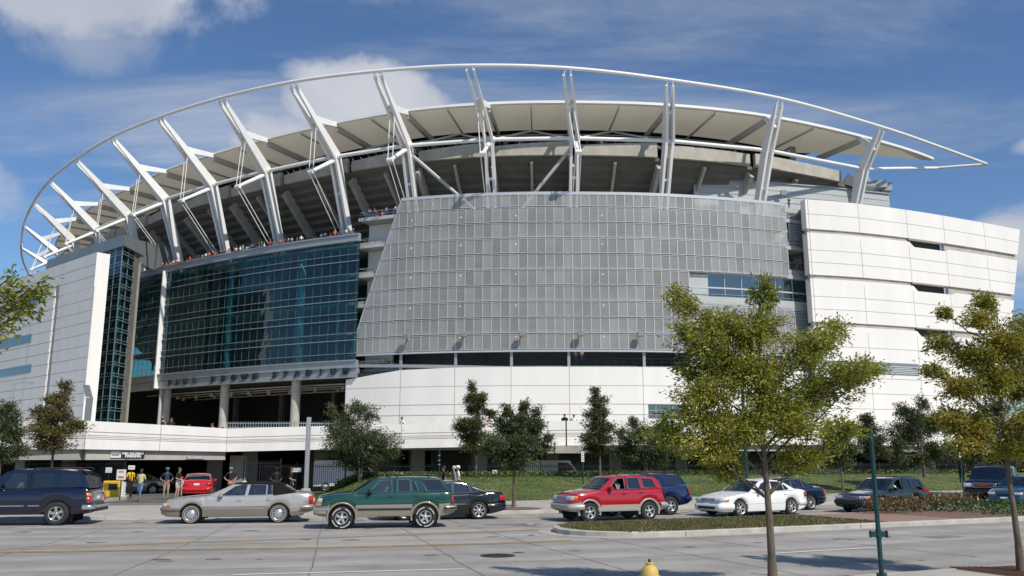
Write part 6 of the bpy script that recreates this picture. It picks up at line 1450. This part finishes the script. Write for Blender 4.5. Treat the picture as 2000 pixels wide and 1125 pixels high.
def body_mesh(pose, shirt, pants, skin, sleeve=.5, short=False, fingers=True, lev=1, bulk=1.0, shoe=None):
    P = dict(POSE); P.update(pose); ln = P['lean']
    nodes = []; edges = []; tags = []
    def nd(p, r, tag, link=None, r2=None):
        nodes.append((tuple(p), r, r2)); tags.append(tag); i = len(nodes)-1
        if link is not None: edges.append((link, i))
        return i
    b = bulk; V = Vector
    pz = P.get('pz', .95)
    pel = nd((0, 0, pz), .13*b, 2, None, .15*b); wa = nd((ln*.15, 0, pz+.16), .115*b, 1, pel, .14*b); chh = nd((ln*.35, 0, pz+.37), .115*b, 1, wa, .165*b); up = nd((ln*.5, 0, pz+.50), .085, 1, chh, .12)
    nk = nd((ln*.56+.01, 0, pz+.57), .052, 0, up); h1 = nd((ln*.6+.025, 0, pz+.64), .072, 0, nk, .062); h2 = nd((ln*.6+.02, 0, pz+.73), .088, 0, h1, .076); h3 = nd((ln*.6+.01, 0, pz+.79), .06, 0, h2, .055)
    nose = nd((ln*.6+.125, 0, pz+.685), .012, 0, h1)
    for sd, y in (('L', 1), ('R', -1)):
        off = V((ln*.45, 0, pz-.95)); s = V(P['sh'+sd])+off; e = V(P['el'+sd])+off; w = V(P['wr'+sd])+off
        i = nd(s, .062, 1, up); j = nd(s.lerp(e, .5), .050, 1, i); k = nd(e, .041, 1 if sleeve > .6 else 0, j); l = nd(e.lerp(w, .5), .037, 1 if sleeve > .9 else 0, k); m = nd(w, .027, 0, l)
        d = (w-e).normalized(); pa = nd(w+d*.06, .030, 0, m, .02)
        if fingers:
            sidev = d.cross(V((0, y, 0)));
            if sidev.length < .1: sidev = V((1, 0, 0))
            sidev.normalize(); cu = V((0, -y, 0))
            for q, (o, ll) in enumerate(((-.027, .055), (-.009, .07), (.009, .065), (.027, .05))):
                f1 = nd(w+d*.09+sidev*o, .009, 0, pa); f2 = nd(w+d*(.09+ll*.6)+sidev*o*1.1+cu*.008, .008, 0, f1); nd(w+d*(.09+ll)+sidev*o*1.1+cu*.024, .007, 0, f2)
            t1_ = nd(w+d*.045-sidev*.04, .010, 0, pa); nd(w+d*.085-sidev*.055+cu*.012, .008, 0, t1_)
        hip = nd((0, y*.09, pz-.06), .095*b, 2, pel); kn = V(P['kn'+sd]); an = V(P['an'+sd]); hp = V((0, y*.1, pz-.06))
        th = nd(hp.lerp(kn, .45), .085*b if not short else .092*b, 2, hip); kk = nd(kn, .058, 3 if not short else 0, th); cf = nd(kn.lerp(an, .4), .055, 0 if short else 3, kk); ak = nd(an, .038, 0 if short else 3, cf)
        fd = P.get('ft'+sd, (.16, 0, -.04)); nd(an+V((fd[0]*.3, 0, -.035)), .036, 4, ak); nd(an+V(fd), .034, 4, len(nodes)-1)
    me = skin_mesh(nodes, edges, 0, lev)
    for mt in (skin, shirt, pants, pants, shoe or M_SHOE): me.materials.append(mt)
    segs = [(V(nodes[a][0]), V(nodes[b_][0]), tags[a], tags[b_]) for a, b_ in edges]
    for p in me.polygons:
        c = p.center; best = 9; tg = 0
        for a, b_, ta, tb in segs:
            ab = b_-a; f = max(0, min(1, (c-a).dot(ab)/max(1e-9, ab.length_squared))); d = (a+ab*f-c).length
            if d < best: best = d; tg = ta if f < .5 else tb
            if d < .02: pass
        p.material_index = tg; p.use_smooth = True
    me['hz'] = (ln*.6, pz); return me
def person(label, loc, rz, pose={}, shirt='white', pants='jeans', skin='light', hair=M_HAIRD, hat=None, scale=1.0, group=None, me=None, **k):
    t = thing('person', label, 'person', loc, rz, group); t.scale = (scale,)*3
    me = me or body_mesh(pose, C_[shirt], C_[pants], SK[skin], **k); o = bpy.data.objects.new('body', me); COL.objects.link(o); o.parent = t
    ln, pz = me['hz'][0], me['hz'][1]; m = MB(); c = Vector((ln+.005, 0, pz+.74))
    rows = []
    for i in range(7):
        a = pi/2*i/6*1.15; rows.append([c+Vector((.108*sin(a)*cos(q)-.012, .094*sin(a)*sin(q), .11*cos(a)-(0.03 if cos(q) < -.2 and i > 4 else 0))) for q in [2*pi*j/16 for j in range(17)]])
    m.grid(rows, 0, True)
    if hat is not None:
        m.lathe([(.0, .1), (.10, .075), (.115, .01), (.118, -.005)], 18, c+Vector((0, 0, .02)))
        if k.get('brim') or hat == 'brim': pass
        m.add([c+Vector((x, y, .02)) for x, y in ((.08, -.08), (.19, -.05), (.21, 0), (.19, .05), (.08, .08))], [(0, 1, 2, 3, 4)])
    m.build('cap' if hat is not None else 'hair', hat or hair, t, fix=False)
    e = MB()
    for s in (-1, 1): e.lathe([(0, .009), (.011, 0), (0, -.009)], 8, Vector((ln+.10, s*.032, pz+.715)))
    e.build('eyes', M_TRIM, t)
    return t
def face_to(p, cam_angle=0): return atan2(-p.y, -p.x)+cam_angle
# group at the garage entrance
def ppl(label, px, py, ang, z=0, **k): p = gp(px, py, z); return person(label, (p.x, p.y, z), face_to(p, ang), **k)
walkL = dict(knL=(.16, .10, .52), anL=(.24, .11, .10), knR=(-.02, -.10, .50), anR=(-.25, -.11, .14), wrR=(.12, -.26, .92), wrL=(-.12, .26, .92))
hips = dict(elL=(-.12, .36, 1.17), wrL=(.03, .20, 1.02), elR=(-.12, -.36, 1.17), wrR=(.03, -.20, 1.02))
front = dict(elR=(-.02, -.27, 1.15), wrR=(.18, -.14, 1.08))
ppl('man in a bright yellow polo and black trousers beside the parking sign', 252, 972, .5, shirt='yellow', pants='black', skin='brown', pose=front, bulk=1.1)
ppl('man in a pale green open shirt and loose jeans walking on the driveway', 272, 979, -.5, shirt='pale', pants='denim', skin='brown', pose=dict(walkL, wrR=(.2, -.2, 1.1)), bulk=1.3, scale=.98)
ppl('man in a navy polo and khaki trousers with a dark cap by the garage', 323, 975, .1, shirt='navy', pants='khaki', skin='tan', hat=C_['teal'], pose=hips, bulk=1.15)
ppl('man in a black shirt and pale shorts looking down at a child', 345, 973, 1.0, shirt='black', pants='shorts', skin='light', short=True, pose=dict(front, lean=.12), hair=M_HAIRB)
ppl('small child in a white shirt and red cap beside the red sedan', 353, 970, -1.2, shirt='white', pants='shorts', skin='light', short=True, hat=C_['red'], scale=.68)
ppl('officer in black uniform and grey hat standing right of the red sedan', 448, 972, .1, shirt='black', pants='black', skin='light', hat=C_['grey'], pose=hips)
ppl('officer in black uniform in the shade behind the silver sedan', 538, 974, .3, shirt='black', pants='black', skin='brown', hat=C_['black'], pose=hips)
ppl('man in black clothes standing at the iron gate', 567, 974, 1.3, shirt='black', pants='black', skin='light', hair=M_HAIRB, pose=front)
ppl('man in a black polo walking on the pavement behind the green off-road car', 866, 978, -1.4, z=.14, shirt='black', pants='khaki', skin='tan', pose=walkL, bulk=1.15)
ppl('grey haired woman in a dark grey shirt walking beside a man in white', 886, 977, -1.4, z=.14, shirt='grey', pants='jeans', skin='light', hair=M_HAIRG, pose=walkL, bulk=1.1)
ppl('man in a white shirt and white cap walking along the pavement', 894, 975, -1.4, z=.14, shirt='white', pants='jeans', skin='tan', hat=C_['white'], pose=walkL)
ppl('person in dark clothes standing on the lawn near the far black off-road car', 1880, 944, .2, z=.75, shirt='black', pants='black', skin='tan', hair=M_HAIRD)
# drivers
sit = dict(pz=.32, knL=(.42, .12, .36), anL=(.62, .12, .05), knR=(.42, -.12, .36), anR=(.62, -.12, .05), elL=(.12, .26, 1.2), wrL=(.36, .20, 1.28), elR=(.12, -.26, 1.2), wrR=(.36, -.20, 1.28))
def driver(S, carobj, s, label, y=1, **k):
    M = carobj.matrix_world if False else Matrix.Translation(carobj.location) @ Matrix.Rotation(carobj.rotation_euler.z, 4, 'Z')
    p = M @ Vector((S['L']/2-s, y*S['W']/2*.42, S['seatz']-.22)); ps = dict(sit); ps.update(k.pop('pose', {})); return person(label, p, carobj.rotation_euler.z, pose=ps, fingers=False, **k)
cars = {o['label']: o for o in bpy.data.objects if o.get('category') == 'car'}
def cf(s): return [v for k, v in cars.items() if s in k][0]
driver(blz, gcar, 2.35, 'driver in a white shirt inside the dark green off-road car', shirt='white', skin='tan')
driver(cad, cf('silver sedan with'), 2.75, 'driver in a pink-grey shirt inside the silver sedan', shirt='grey', skin='light', hair=M_HAIRG)
driver(kia, cf('bright red compact'), 2.2, 'woman with a hand at her mouth driving the red off-road car', shirt='teal', skin='light', hair=M_HAIRB, pose=dict(elL=(.08, .30, 1.22), wrL=(.12, .10, 1.52)))
driver(vol, cf('bottle green'), 2.5, 'driver inside the dark bottle green estate car', shirt='white', skin='tan')
driver(av, cf('white sedan'), 3.3, 'passenger in dark clothes in the back of the white sedan', shirt='black', skin='tan')
driver(tah, cf('large navy'), 2.55, 'driver inside the large navy off-road car', shirt='white', skin='tan')
# ---- spectators high on the stadium: shared bodies, own shirt colours
far = [body_mesh(ps, C_['white'], C_['jeans'], SK['light'], fingers=False, lev=0) for ps in (POSE, hips, dict(elL=(.1, .24, 1.2), wrL=(.3, .16, 1.15), elR=(.1, -.24, 1.2), wrR=(.3, -.16, 1.15), lean=.15))]
def spectator(p, rz, col, label, group, i, sk='light', hat=None, sc=1.0):
    t = thing('person', label, 'person', p, rz, group); t.scale = (sc,)*3; o = bpy.data.objects.new('body', far[i % 3]); COL.objects.link(o); o.parent = t
    o.material_slots[1].link = 'OBJECT'; o.material_slots[1].material = C_[col]; o.material_slots[0].link = 'OBJECT'; o.material_slots[0].material = SK[sk]
    m = MB(); c = Vector((.01+far[i % 3]['hz'][0], 0, far[i % 3]['hz'][1]+.75)); m.lathe([(.0, .09), (.09, .06), (.10, -.01), (.085, -.06)], 10, c); m.build('hair' if not hat else 'cap', hat or (M_HAIRD, M_HAIRB, M_HAIRD)[i % 3], t); return t
random.seed(77); COLS = ['orange', 'orange', 'red', 'white', 'white', 'black', 'grey', 'white', 'navy', 'black', 'khaki']; n_ = 0
x = 287
while x < 697:
    t, _ = K.T(x, 480, -1.2); col = random.choice(COLS); p = K.P(t, random.uniform(-1.4, -.9), 38.55+random.uniform(-.1, .2)); g = K.tan(t)
    spectator(p, atan2(-g.x, g.y)+random.uniform(-.9, .9), col, '%s-shirted spectator leaning on the parapet above the glass wall' % col, '%s-shirted spectators above the glass wall' % col, n_, random.choice(('light', 'light', 'tan', 'brown')), random.choice((None, None, C_['white'], C_['orange'], C_['black']))); n_ += 1
    x += random.uniform(3.2, 7.5) if x < 560 else random.uniform(5, 13)
for x, col in ((722, 'white'), (731, 'red'), (755, 'white'), (772, 'white'), (741, 'orange'), (812, 'red'), (828, 'orange'), (845, 'white')):
    t, _ = K.T(x, 412, -.6); p = K.P(t, -.5 if x != 741 else .3, 42.0 if x != 741 else 41.6); g = K.tan(t); n_ += 1
    spectator(p, atan2(-g.x, g.y)+random.uniform(-1.5, 1.5), col, '%s-shirted spectator on the topmost ramp deck at the screen edge' % col, '%s-shirted spectators on the topmost ramp deck' % col, n_)
for x in range(805, 1110, 11):
    col = random.choice(COLS); t, _ = K.T(x, 460, 0, 8, 15); p = K.P(t, random.uniform(-.6, 3), 37.25); n_ += 1
    spectator(p, random.uniform(0, 6), col, '%s-shirted spectator seen through the perforated screen' % col, '%s-shirted spectators behind the screen' % col, n_)
for x, y, col, lb in ((1124, 17.3, 'orange', 'spectator in orange in the dark gap under the screen'), (1136, 17.3, 'white', 'spectator in white in the dark gap under the screen')):
    t, _ = K.T(x, 700, -.3, 8, 15); n_ += 1; spectator(K.P(t, -.6, y), -1.5, col, lb, None, n_)
for px, Y, z, col, lb in ((1541, 140.5, 43.6, 'black', 'person in black standing between the screen and the white wall'), (1630, 146, 43.7, 'orange', 'person in orange looking over the top of the white wall')):
    p = at(px, 400, Y); n_ += 1; spectator(Vector((p.x, p.y, z)), -1.6, col, lb, None, n_)
def plaz(px, dz=.0, f=2.0):
    k = ray(px, 830); k = k[0]/k[1]
    for i in range(len(ps)-1):
        a, b = ps[i]+nrm[i]*f, ps[i+1]+nrm[i+1]*f; d = b-a; den = k*d.y-d.x
        if abs(den) < 1e-9: continue
        s = (a.x-k*a.y)/den
        if -.01 <= s <= 1.01: return a+d*s, lerp(PTOP[i], PTOP[i+1], s)
    return None
for px, h, col, lb in ((52, .25, 'orange', 'person in orange behind the parapet at the left'), (320, .5, 'black', 'person in black behind the parapet by the slim post'), (334, .55, 'black', 'taller person in black behind the parapet by the slim post'), (415, .35, 'orange', 'person in orange behind the parapet by the round column'), (373, .2, 'white', 'person in white behind the parapet'), (435, .1, 'black', 'dark haired person behind the parapet'), (785, .55, 'white', 'person in white and black cap walking along the terrace'), (957, .45, 'orange', 'person in orange on the terrace behind the pointed oak'), (1103, .55, 'black', 'person with long dark hair on the terrace'), (1121, .5, 'white', 'pale person on the terrace beside the dark haired one'), (471, .15, 'orange', 'person with orange cap behind the parapet')):
    r_ = plaz(px)
    if r_: n_ += 1; p, zt_ = r_; spectator(Vector((p.x, p.y, zt_+h-1.72)), -1.6+random.uniform(-1.2, 1.2), col, lb, None, n_, 'light' if n_ % 2 else 'tan')
# ================================================================ street furniture
M_GPOLE = mat('green_pole_paint', (.009, .055, .055), .45, .2, var=.35, vscale=6, det=9, bump=.1); M_GALV = mat('galvanised', (.36, .38, .40), .45, .4, var=.08, vscale=3)
P0 = gp(1723, 1133, .14); ph_ = (proj(P0)[1]-833)/(FPX/(P0.y*CP-.4))
t = thing('street_pole', 'dark green empty round pole with a clamp bracket beside the near kerb', 'pole', (P0.x, P0.y, .14)); m = MB()
topz = at(1708, 833, P0.y).z
m.tube([(0, 0, 0), (0, 0, topz-.14)], [.043, .04], 14); m.tube([(0, 0, 0), (0, 0, .12)], .09, 14); m.build('shaft', M_GPOLE, t)
m = MB(); cz = at(1720, 1043, P0.y).z-.14; m.tube([(0, 0, cz-.07), (0, 0, cz+.07)], .055, 14)
m.bbox((-.0, -.0, cz), (.30, .05, .10), .01); m.bbox((-.145, 0, cz), (.03, .08, .12), .01); m.bbox((.145, 0, cz), (.03, .09, .13), .01); m.build('clamp', M_GPOLE, t)
# hydrant
M_HY = mat('hydrant_yellow', (.66, .47, .11), .55, col2=(.50, .36, .13), contrast=(.45, .72), var=.12, vscale=14, bump=.15, bscale=30)
hp = gp(1272, 1216, .14); t = thing('fire_hydrant', 'yellow fire hydrant at the lower edge in front of the street', 'fire hydrant', (hp.x, hp.y, .14))
zt = at(1272, 1092, hp.y).z-.14; k = zt/.80; m = MB()
m.lathe([(.16, 0), (.16, .03), (.115, .05), (.11, .50*k), (.12, .52*k)], 24); m.lathe([(.15, .52*k), (.155, .545*k), (.15, .57*k), (.12, .575*k)], 24); m.build('barrel', M_HY, t)
m = MB(); m.lathe([(.12, .575*k), (.118, .60*k), (.112, .66*k), (.085, .705*k), (.05, .725*k), (.045, .735*k), (.055, .74*k), (.055, .755*k), (.03, .76*k), (0, .76*k)], 24)
for q in range(8): a = q*pi/4+.2; m.tube([(.137*cos(a), .137*sin(a), .56*k), (.137*cos(a), .137*sin(a), .59*k)], .013, 6)
m.build('bonnet', M_HY, t); m = MB(); m.tube([(0, 0, .755*k), (0, 0, .80*k)], .017, 5); m.build('nut', M_BLACK, t)
for sg in (-1, 1): m = MB(); m.tube([(sg*.09, 0, .45*k), (sg*.17, 0, .45*k), (sg*.20, 0, .45*k)], [.055, .055, .06], 14); m.tube([(sg*.20, 0, .45*k), (sg*.235, 0, .45*k)], .018, 5); m.build('side_cap', M_HY, t)
m = MB(); m.tube([(0, -.09, .42*k), (0, -.18, .42*k)], .075, 16); m.tube([(0, -.18, .42*k), (0, -.22, .42*k)], .018, 5); m.build('front_cap', M_HY, t)
# pale square pole beside the bushy tree
b = gp(597, 962, .1); zt = at(598, 815, b.y).z; t = thing('square_pole', 'pale grey square steel pole on a concrete foot beside the bushy tree', 'pole', (b.x, b.y, 0)); m = MB(); m.bbox((0, 0, zt/2), (.30, .30, zt), .02, .3); m.build('shaft', M_GALV, t); m = MB(); m.bbox((0, 0, .18), (.6, .6, .36), .03, .3); m.build('foot', M_KERB, t)
def signpole(px, pyb, pyt, z, label, boards, mt=None, r=.045):
    b = gp(px, pyb, z); t = thing('sign_pole', label, 'sign pole', (b.x, b.y, z)); m = MB(); zt = at(px, pyt, b.y).z-z; m.tube([(0, 0, 0), (0, 0, zt)], r, 10); m.build('shaft', mt or M_GPOLE, t)
    for (y0, y1, wd, mt_, tx) in boards:
        z1 = at(px, y0, b.y).z-z; z0 = at(px, y1, b.y).z-z; m = MB(); m.box((0, -.07, (z0+z1)/2), (wd, .02, z1-z0)); o = m.build('sign_board', M_SWHITE, t)
        m = MB()
        for f in tx: m.box((0, -.083, lerp(z0, z1, f)), (wd*.6, .006, (z1-z0)*.08))
        if tx: m.build('sign_print', mt_, t)
    return t
signpole(1139, 965, 884, .14, 'green post with a narrow red and white parking sign on the pavement', [(882, 902, .18, M_RED, (.2, .4, .62, .85))])
m = MB(); b = gp(1139, 962, .14); q = signpole(857, 966, 876, .14, 'green post with small sign brackets behind the green off-road car', [])
m = MB()
for z in (2.35, 2.05, 1.8): m.bbox((.0, -.06, z), (.16, .05, .05), .01)
m.build('bracket', M_GALV, q)
signpole(1883, 968, 880, .14, 'green post standing near the far black off-road car', [(882, 893, .2, M_GREYT, (.5,))])
b = Vector((at(1456, 880, 46).x, 46, .14)); t = thing('lamp_post', 'grey green lamp post hidden in the crown of the big yellow-green tree', 'lamp post', b); m = MB(); m.tube([(0, 0, 0), (0, 0, 6.2)], [.11, .08], 12); m.tube([(0, 0, 3.2), (0, 0, 4.6)], .16, 12); m.build('shaft', M_GPOLE, t); m = MB(); m.tube([(0, 0, 0), (0, 0, .5)], [.2, .13], 12); m.build('foot', M_GALV, t)
b = Vector((at(1106, 850, 65).x, 65.0, 3.2)); t = thing('lamp_post', 'thin dark post rising over the white parapet beside the pointed oak', 'lamp post', b); m = MB(); m.tube([(0, 0, 0), (0, 0, at(1106, 817, 65).z-3.2)], .05, 8); m.build('shaft', M_BLACK, t); m = MB(); m.bbox((-.1, 0, at(1106, 817, 65).z-3.2), (.35, .12, .1), .02); m.build('lamp_head', M_BLACK, t)
b = Vector((at(1297, 850, 64).x, 64.0, 1.0)); t = thing('lamp_post', 'thin black post with a flat head in front of the dark window', 'lamp post', b); zt = at(1297, 808, 64).z-1; m = MB(); m.tube([(0, 0, 0), (0, 0, zt)], .06, 8); m.build('shaft', M_BLACK, t); m = MB(); m.bbox((-.35, 0, zt), (.9, .2, .1), .02); m.build('lamp_head', M_BLACK, t)
b = Vector((at(6, 800, 55).x, 56.0, 3.5)); t = thing('lamp_post', 'slim grey lamp post with a long arm at the left edge', 'lamp post', b); zt = at(6, 748, 56).z-3.5; m = MB(); m.tube([(0, 0, 0), (0, 0, zt)], .05, 8); m.build('shaft', M_GALV, t); m = MB(); m.beam((0, 0, zt), (1.15, 0, zt+.05), .06, .05); m.bbox((1.0, 0, zt+.02), (.5, .14, .06), .02); m.build('lamp_head', M_GALV, t)
# bent pylon on the terrace
b = Vector((at(176, 820, 57).x, 57.2, 3.5)); t = thing('pylon_light', 'bent dark grey pylon light standing on the terrace by the tower', 'pylon light', b); q = [at(x, y, 57.2)-b for x, y in ((164, 752), (173, 752), (180, 778), (175, 822), (166, 822), (170, 780))]
m = MB(); vs = [Vector((v.x, -.15, v.z)) for v in q]+[Vector((v.x, .15, v.z)) for v in q]; n = 6; m.add(vs, [tuple(range(n)), tuple(range(2*n-1, n-1, -1))]+[(i, (i+1) % n, n+(i+1) % n, n+i) for i in range(n)]); m.build('case', M_METALD, t)
m = MB(); v = at(172, 777, 57.2)-b; m.box((v.x, -.16, v.z), (.3, .03, .06)); m.build('light_strip', M_SWHITE, t)
# garage entrance things
def board(px0, px1, py0, py1, Y, label, rows_, name='sign'):
    a = at(px0, py0, Y); c = at(px1, py1, Y); t = thing(name, label, 'sign', ((a.x+c.x)/2, Y, c.z)); m = MB(); m.box((0, 0, (a.z-c.z)/2), (c.x-a.x, .04, a.z-c.z)); m.build('board', M_SWHITE, t)
    for (f, w, mt_) in rows_: m = MB(); m.box((0, -.026, (a.z-c.z)*f), ((c.x-a.x)*w, .008, (a.z-c.z)*.07)); m.build('print', mt_, t)
    m = MB(); m.tube([(0, .04, (a.z-c.z)), (0, .04, -c.z)], .03, 6); m.build('leg', M_BLACK, t)
board(229, 245, 917, 937, 50.5, 'white notice with red print on a stand left of the man in yellow', ((.85, .5, M_GREYT), (.75, .6, M_GREYT), (.3, .7, M_RED), (.2, .6, M_RED)))
board(251, 263, 909, 917, 52.5, 'small white notice above the man in yellow', ((.5, .7, M_GREYT),)); board(207, 218, 913, 923, 52.5, 'small square notice on the iron grille', ((.7, .8, M_GREYT), (.3, .8, M_GREYT)))
board(569, 588, 914, 922, 56.3, 'white notice with dark print on the iron gate', ((.7, .6, M_GREYT), (.35, .4, M_GREYT)))
board(962, 971, 918, 925, 60.2, 'small white notice on the iron fence behind the black sedan', ((.5, .6, M_GREYT),))
M_YB = mat('barrier_yellow', (.72, .45, .03), .5); a = at(220, 965, 51.5); t = thing('barrier_box', 'yellow parking barrier cabinet with black panel left of the entrance', 'barrier', (a.x, 51.5, 0)); m = MB(); m.bbox((0, 0, .55), (1.0, .5, 1.0), .04); m.build('cabinet', M_YB, t)
m = MB(); m.box((.1, -.26, .72), (.5, .03, .35)); m.build('panel', M_BLACK, t); m = MB()
for k in range(6): m.box((-.4+k*.06, -.26, .72), (.02, .03, .4))
m.build('slats', M_TRIM, t); m = MB(); m.box((.60, 0, .5), (.12, .3, .95)); m.build('end_post', M_SWHITE, t)
# traffic cones behind the silver sedan
for px, lb in ((495, 'orange and white traffic cone seen through the rear window of the silver sedan'), (447, 'orange and white traffic cone seen through the front window of the silver sedan')):
    b = gp(px, 977, .02); t = thing('traffic_cone', lb, 'traffic cone', b, 0, 'traffic cones behind the silver sedan'); m = MB()
    m.lathe([(.10, .03), (.085, .3), (.07, .5), (.055, .72), (.05, .74)], 16, m=0); m.box((0, 0, .02), (.36, .36, .04)); m.build('cone', C_['orange'], t); m = MB(); m.lathe([(.083, .36), (.073, .50)], 16); m.lathe([(.069, .56), (.061, .66)], 16); m.build('white_band', M_SWHITE, t)
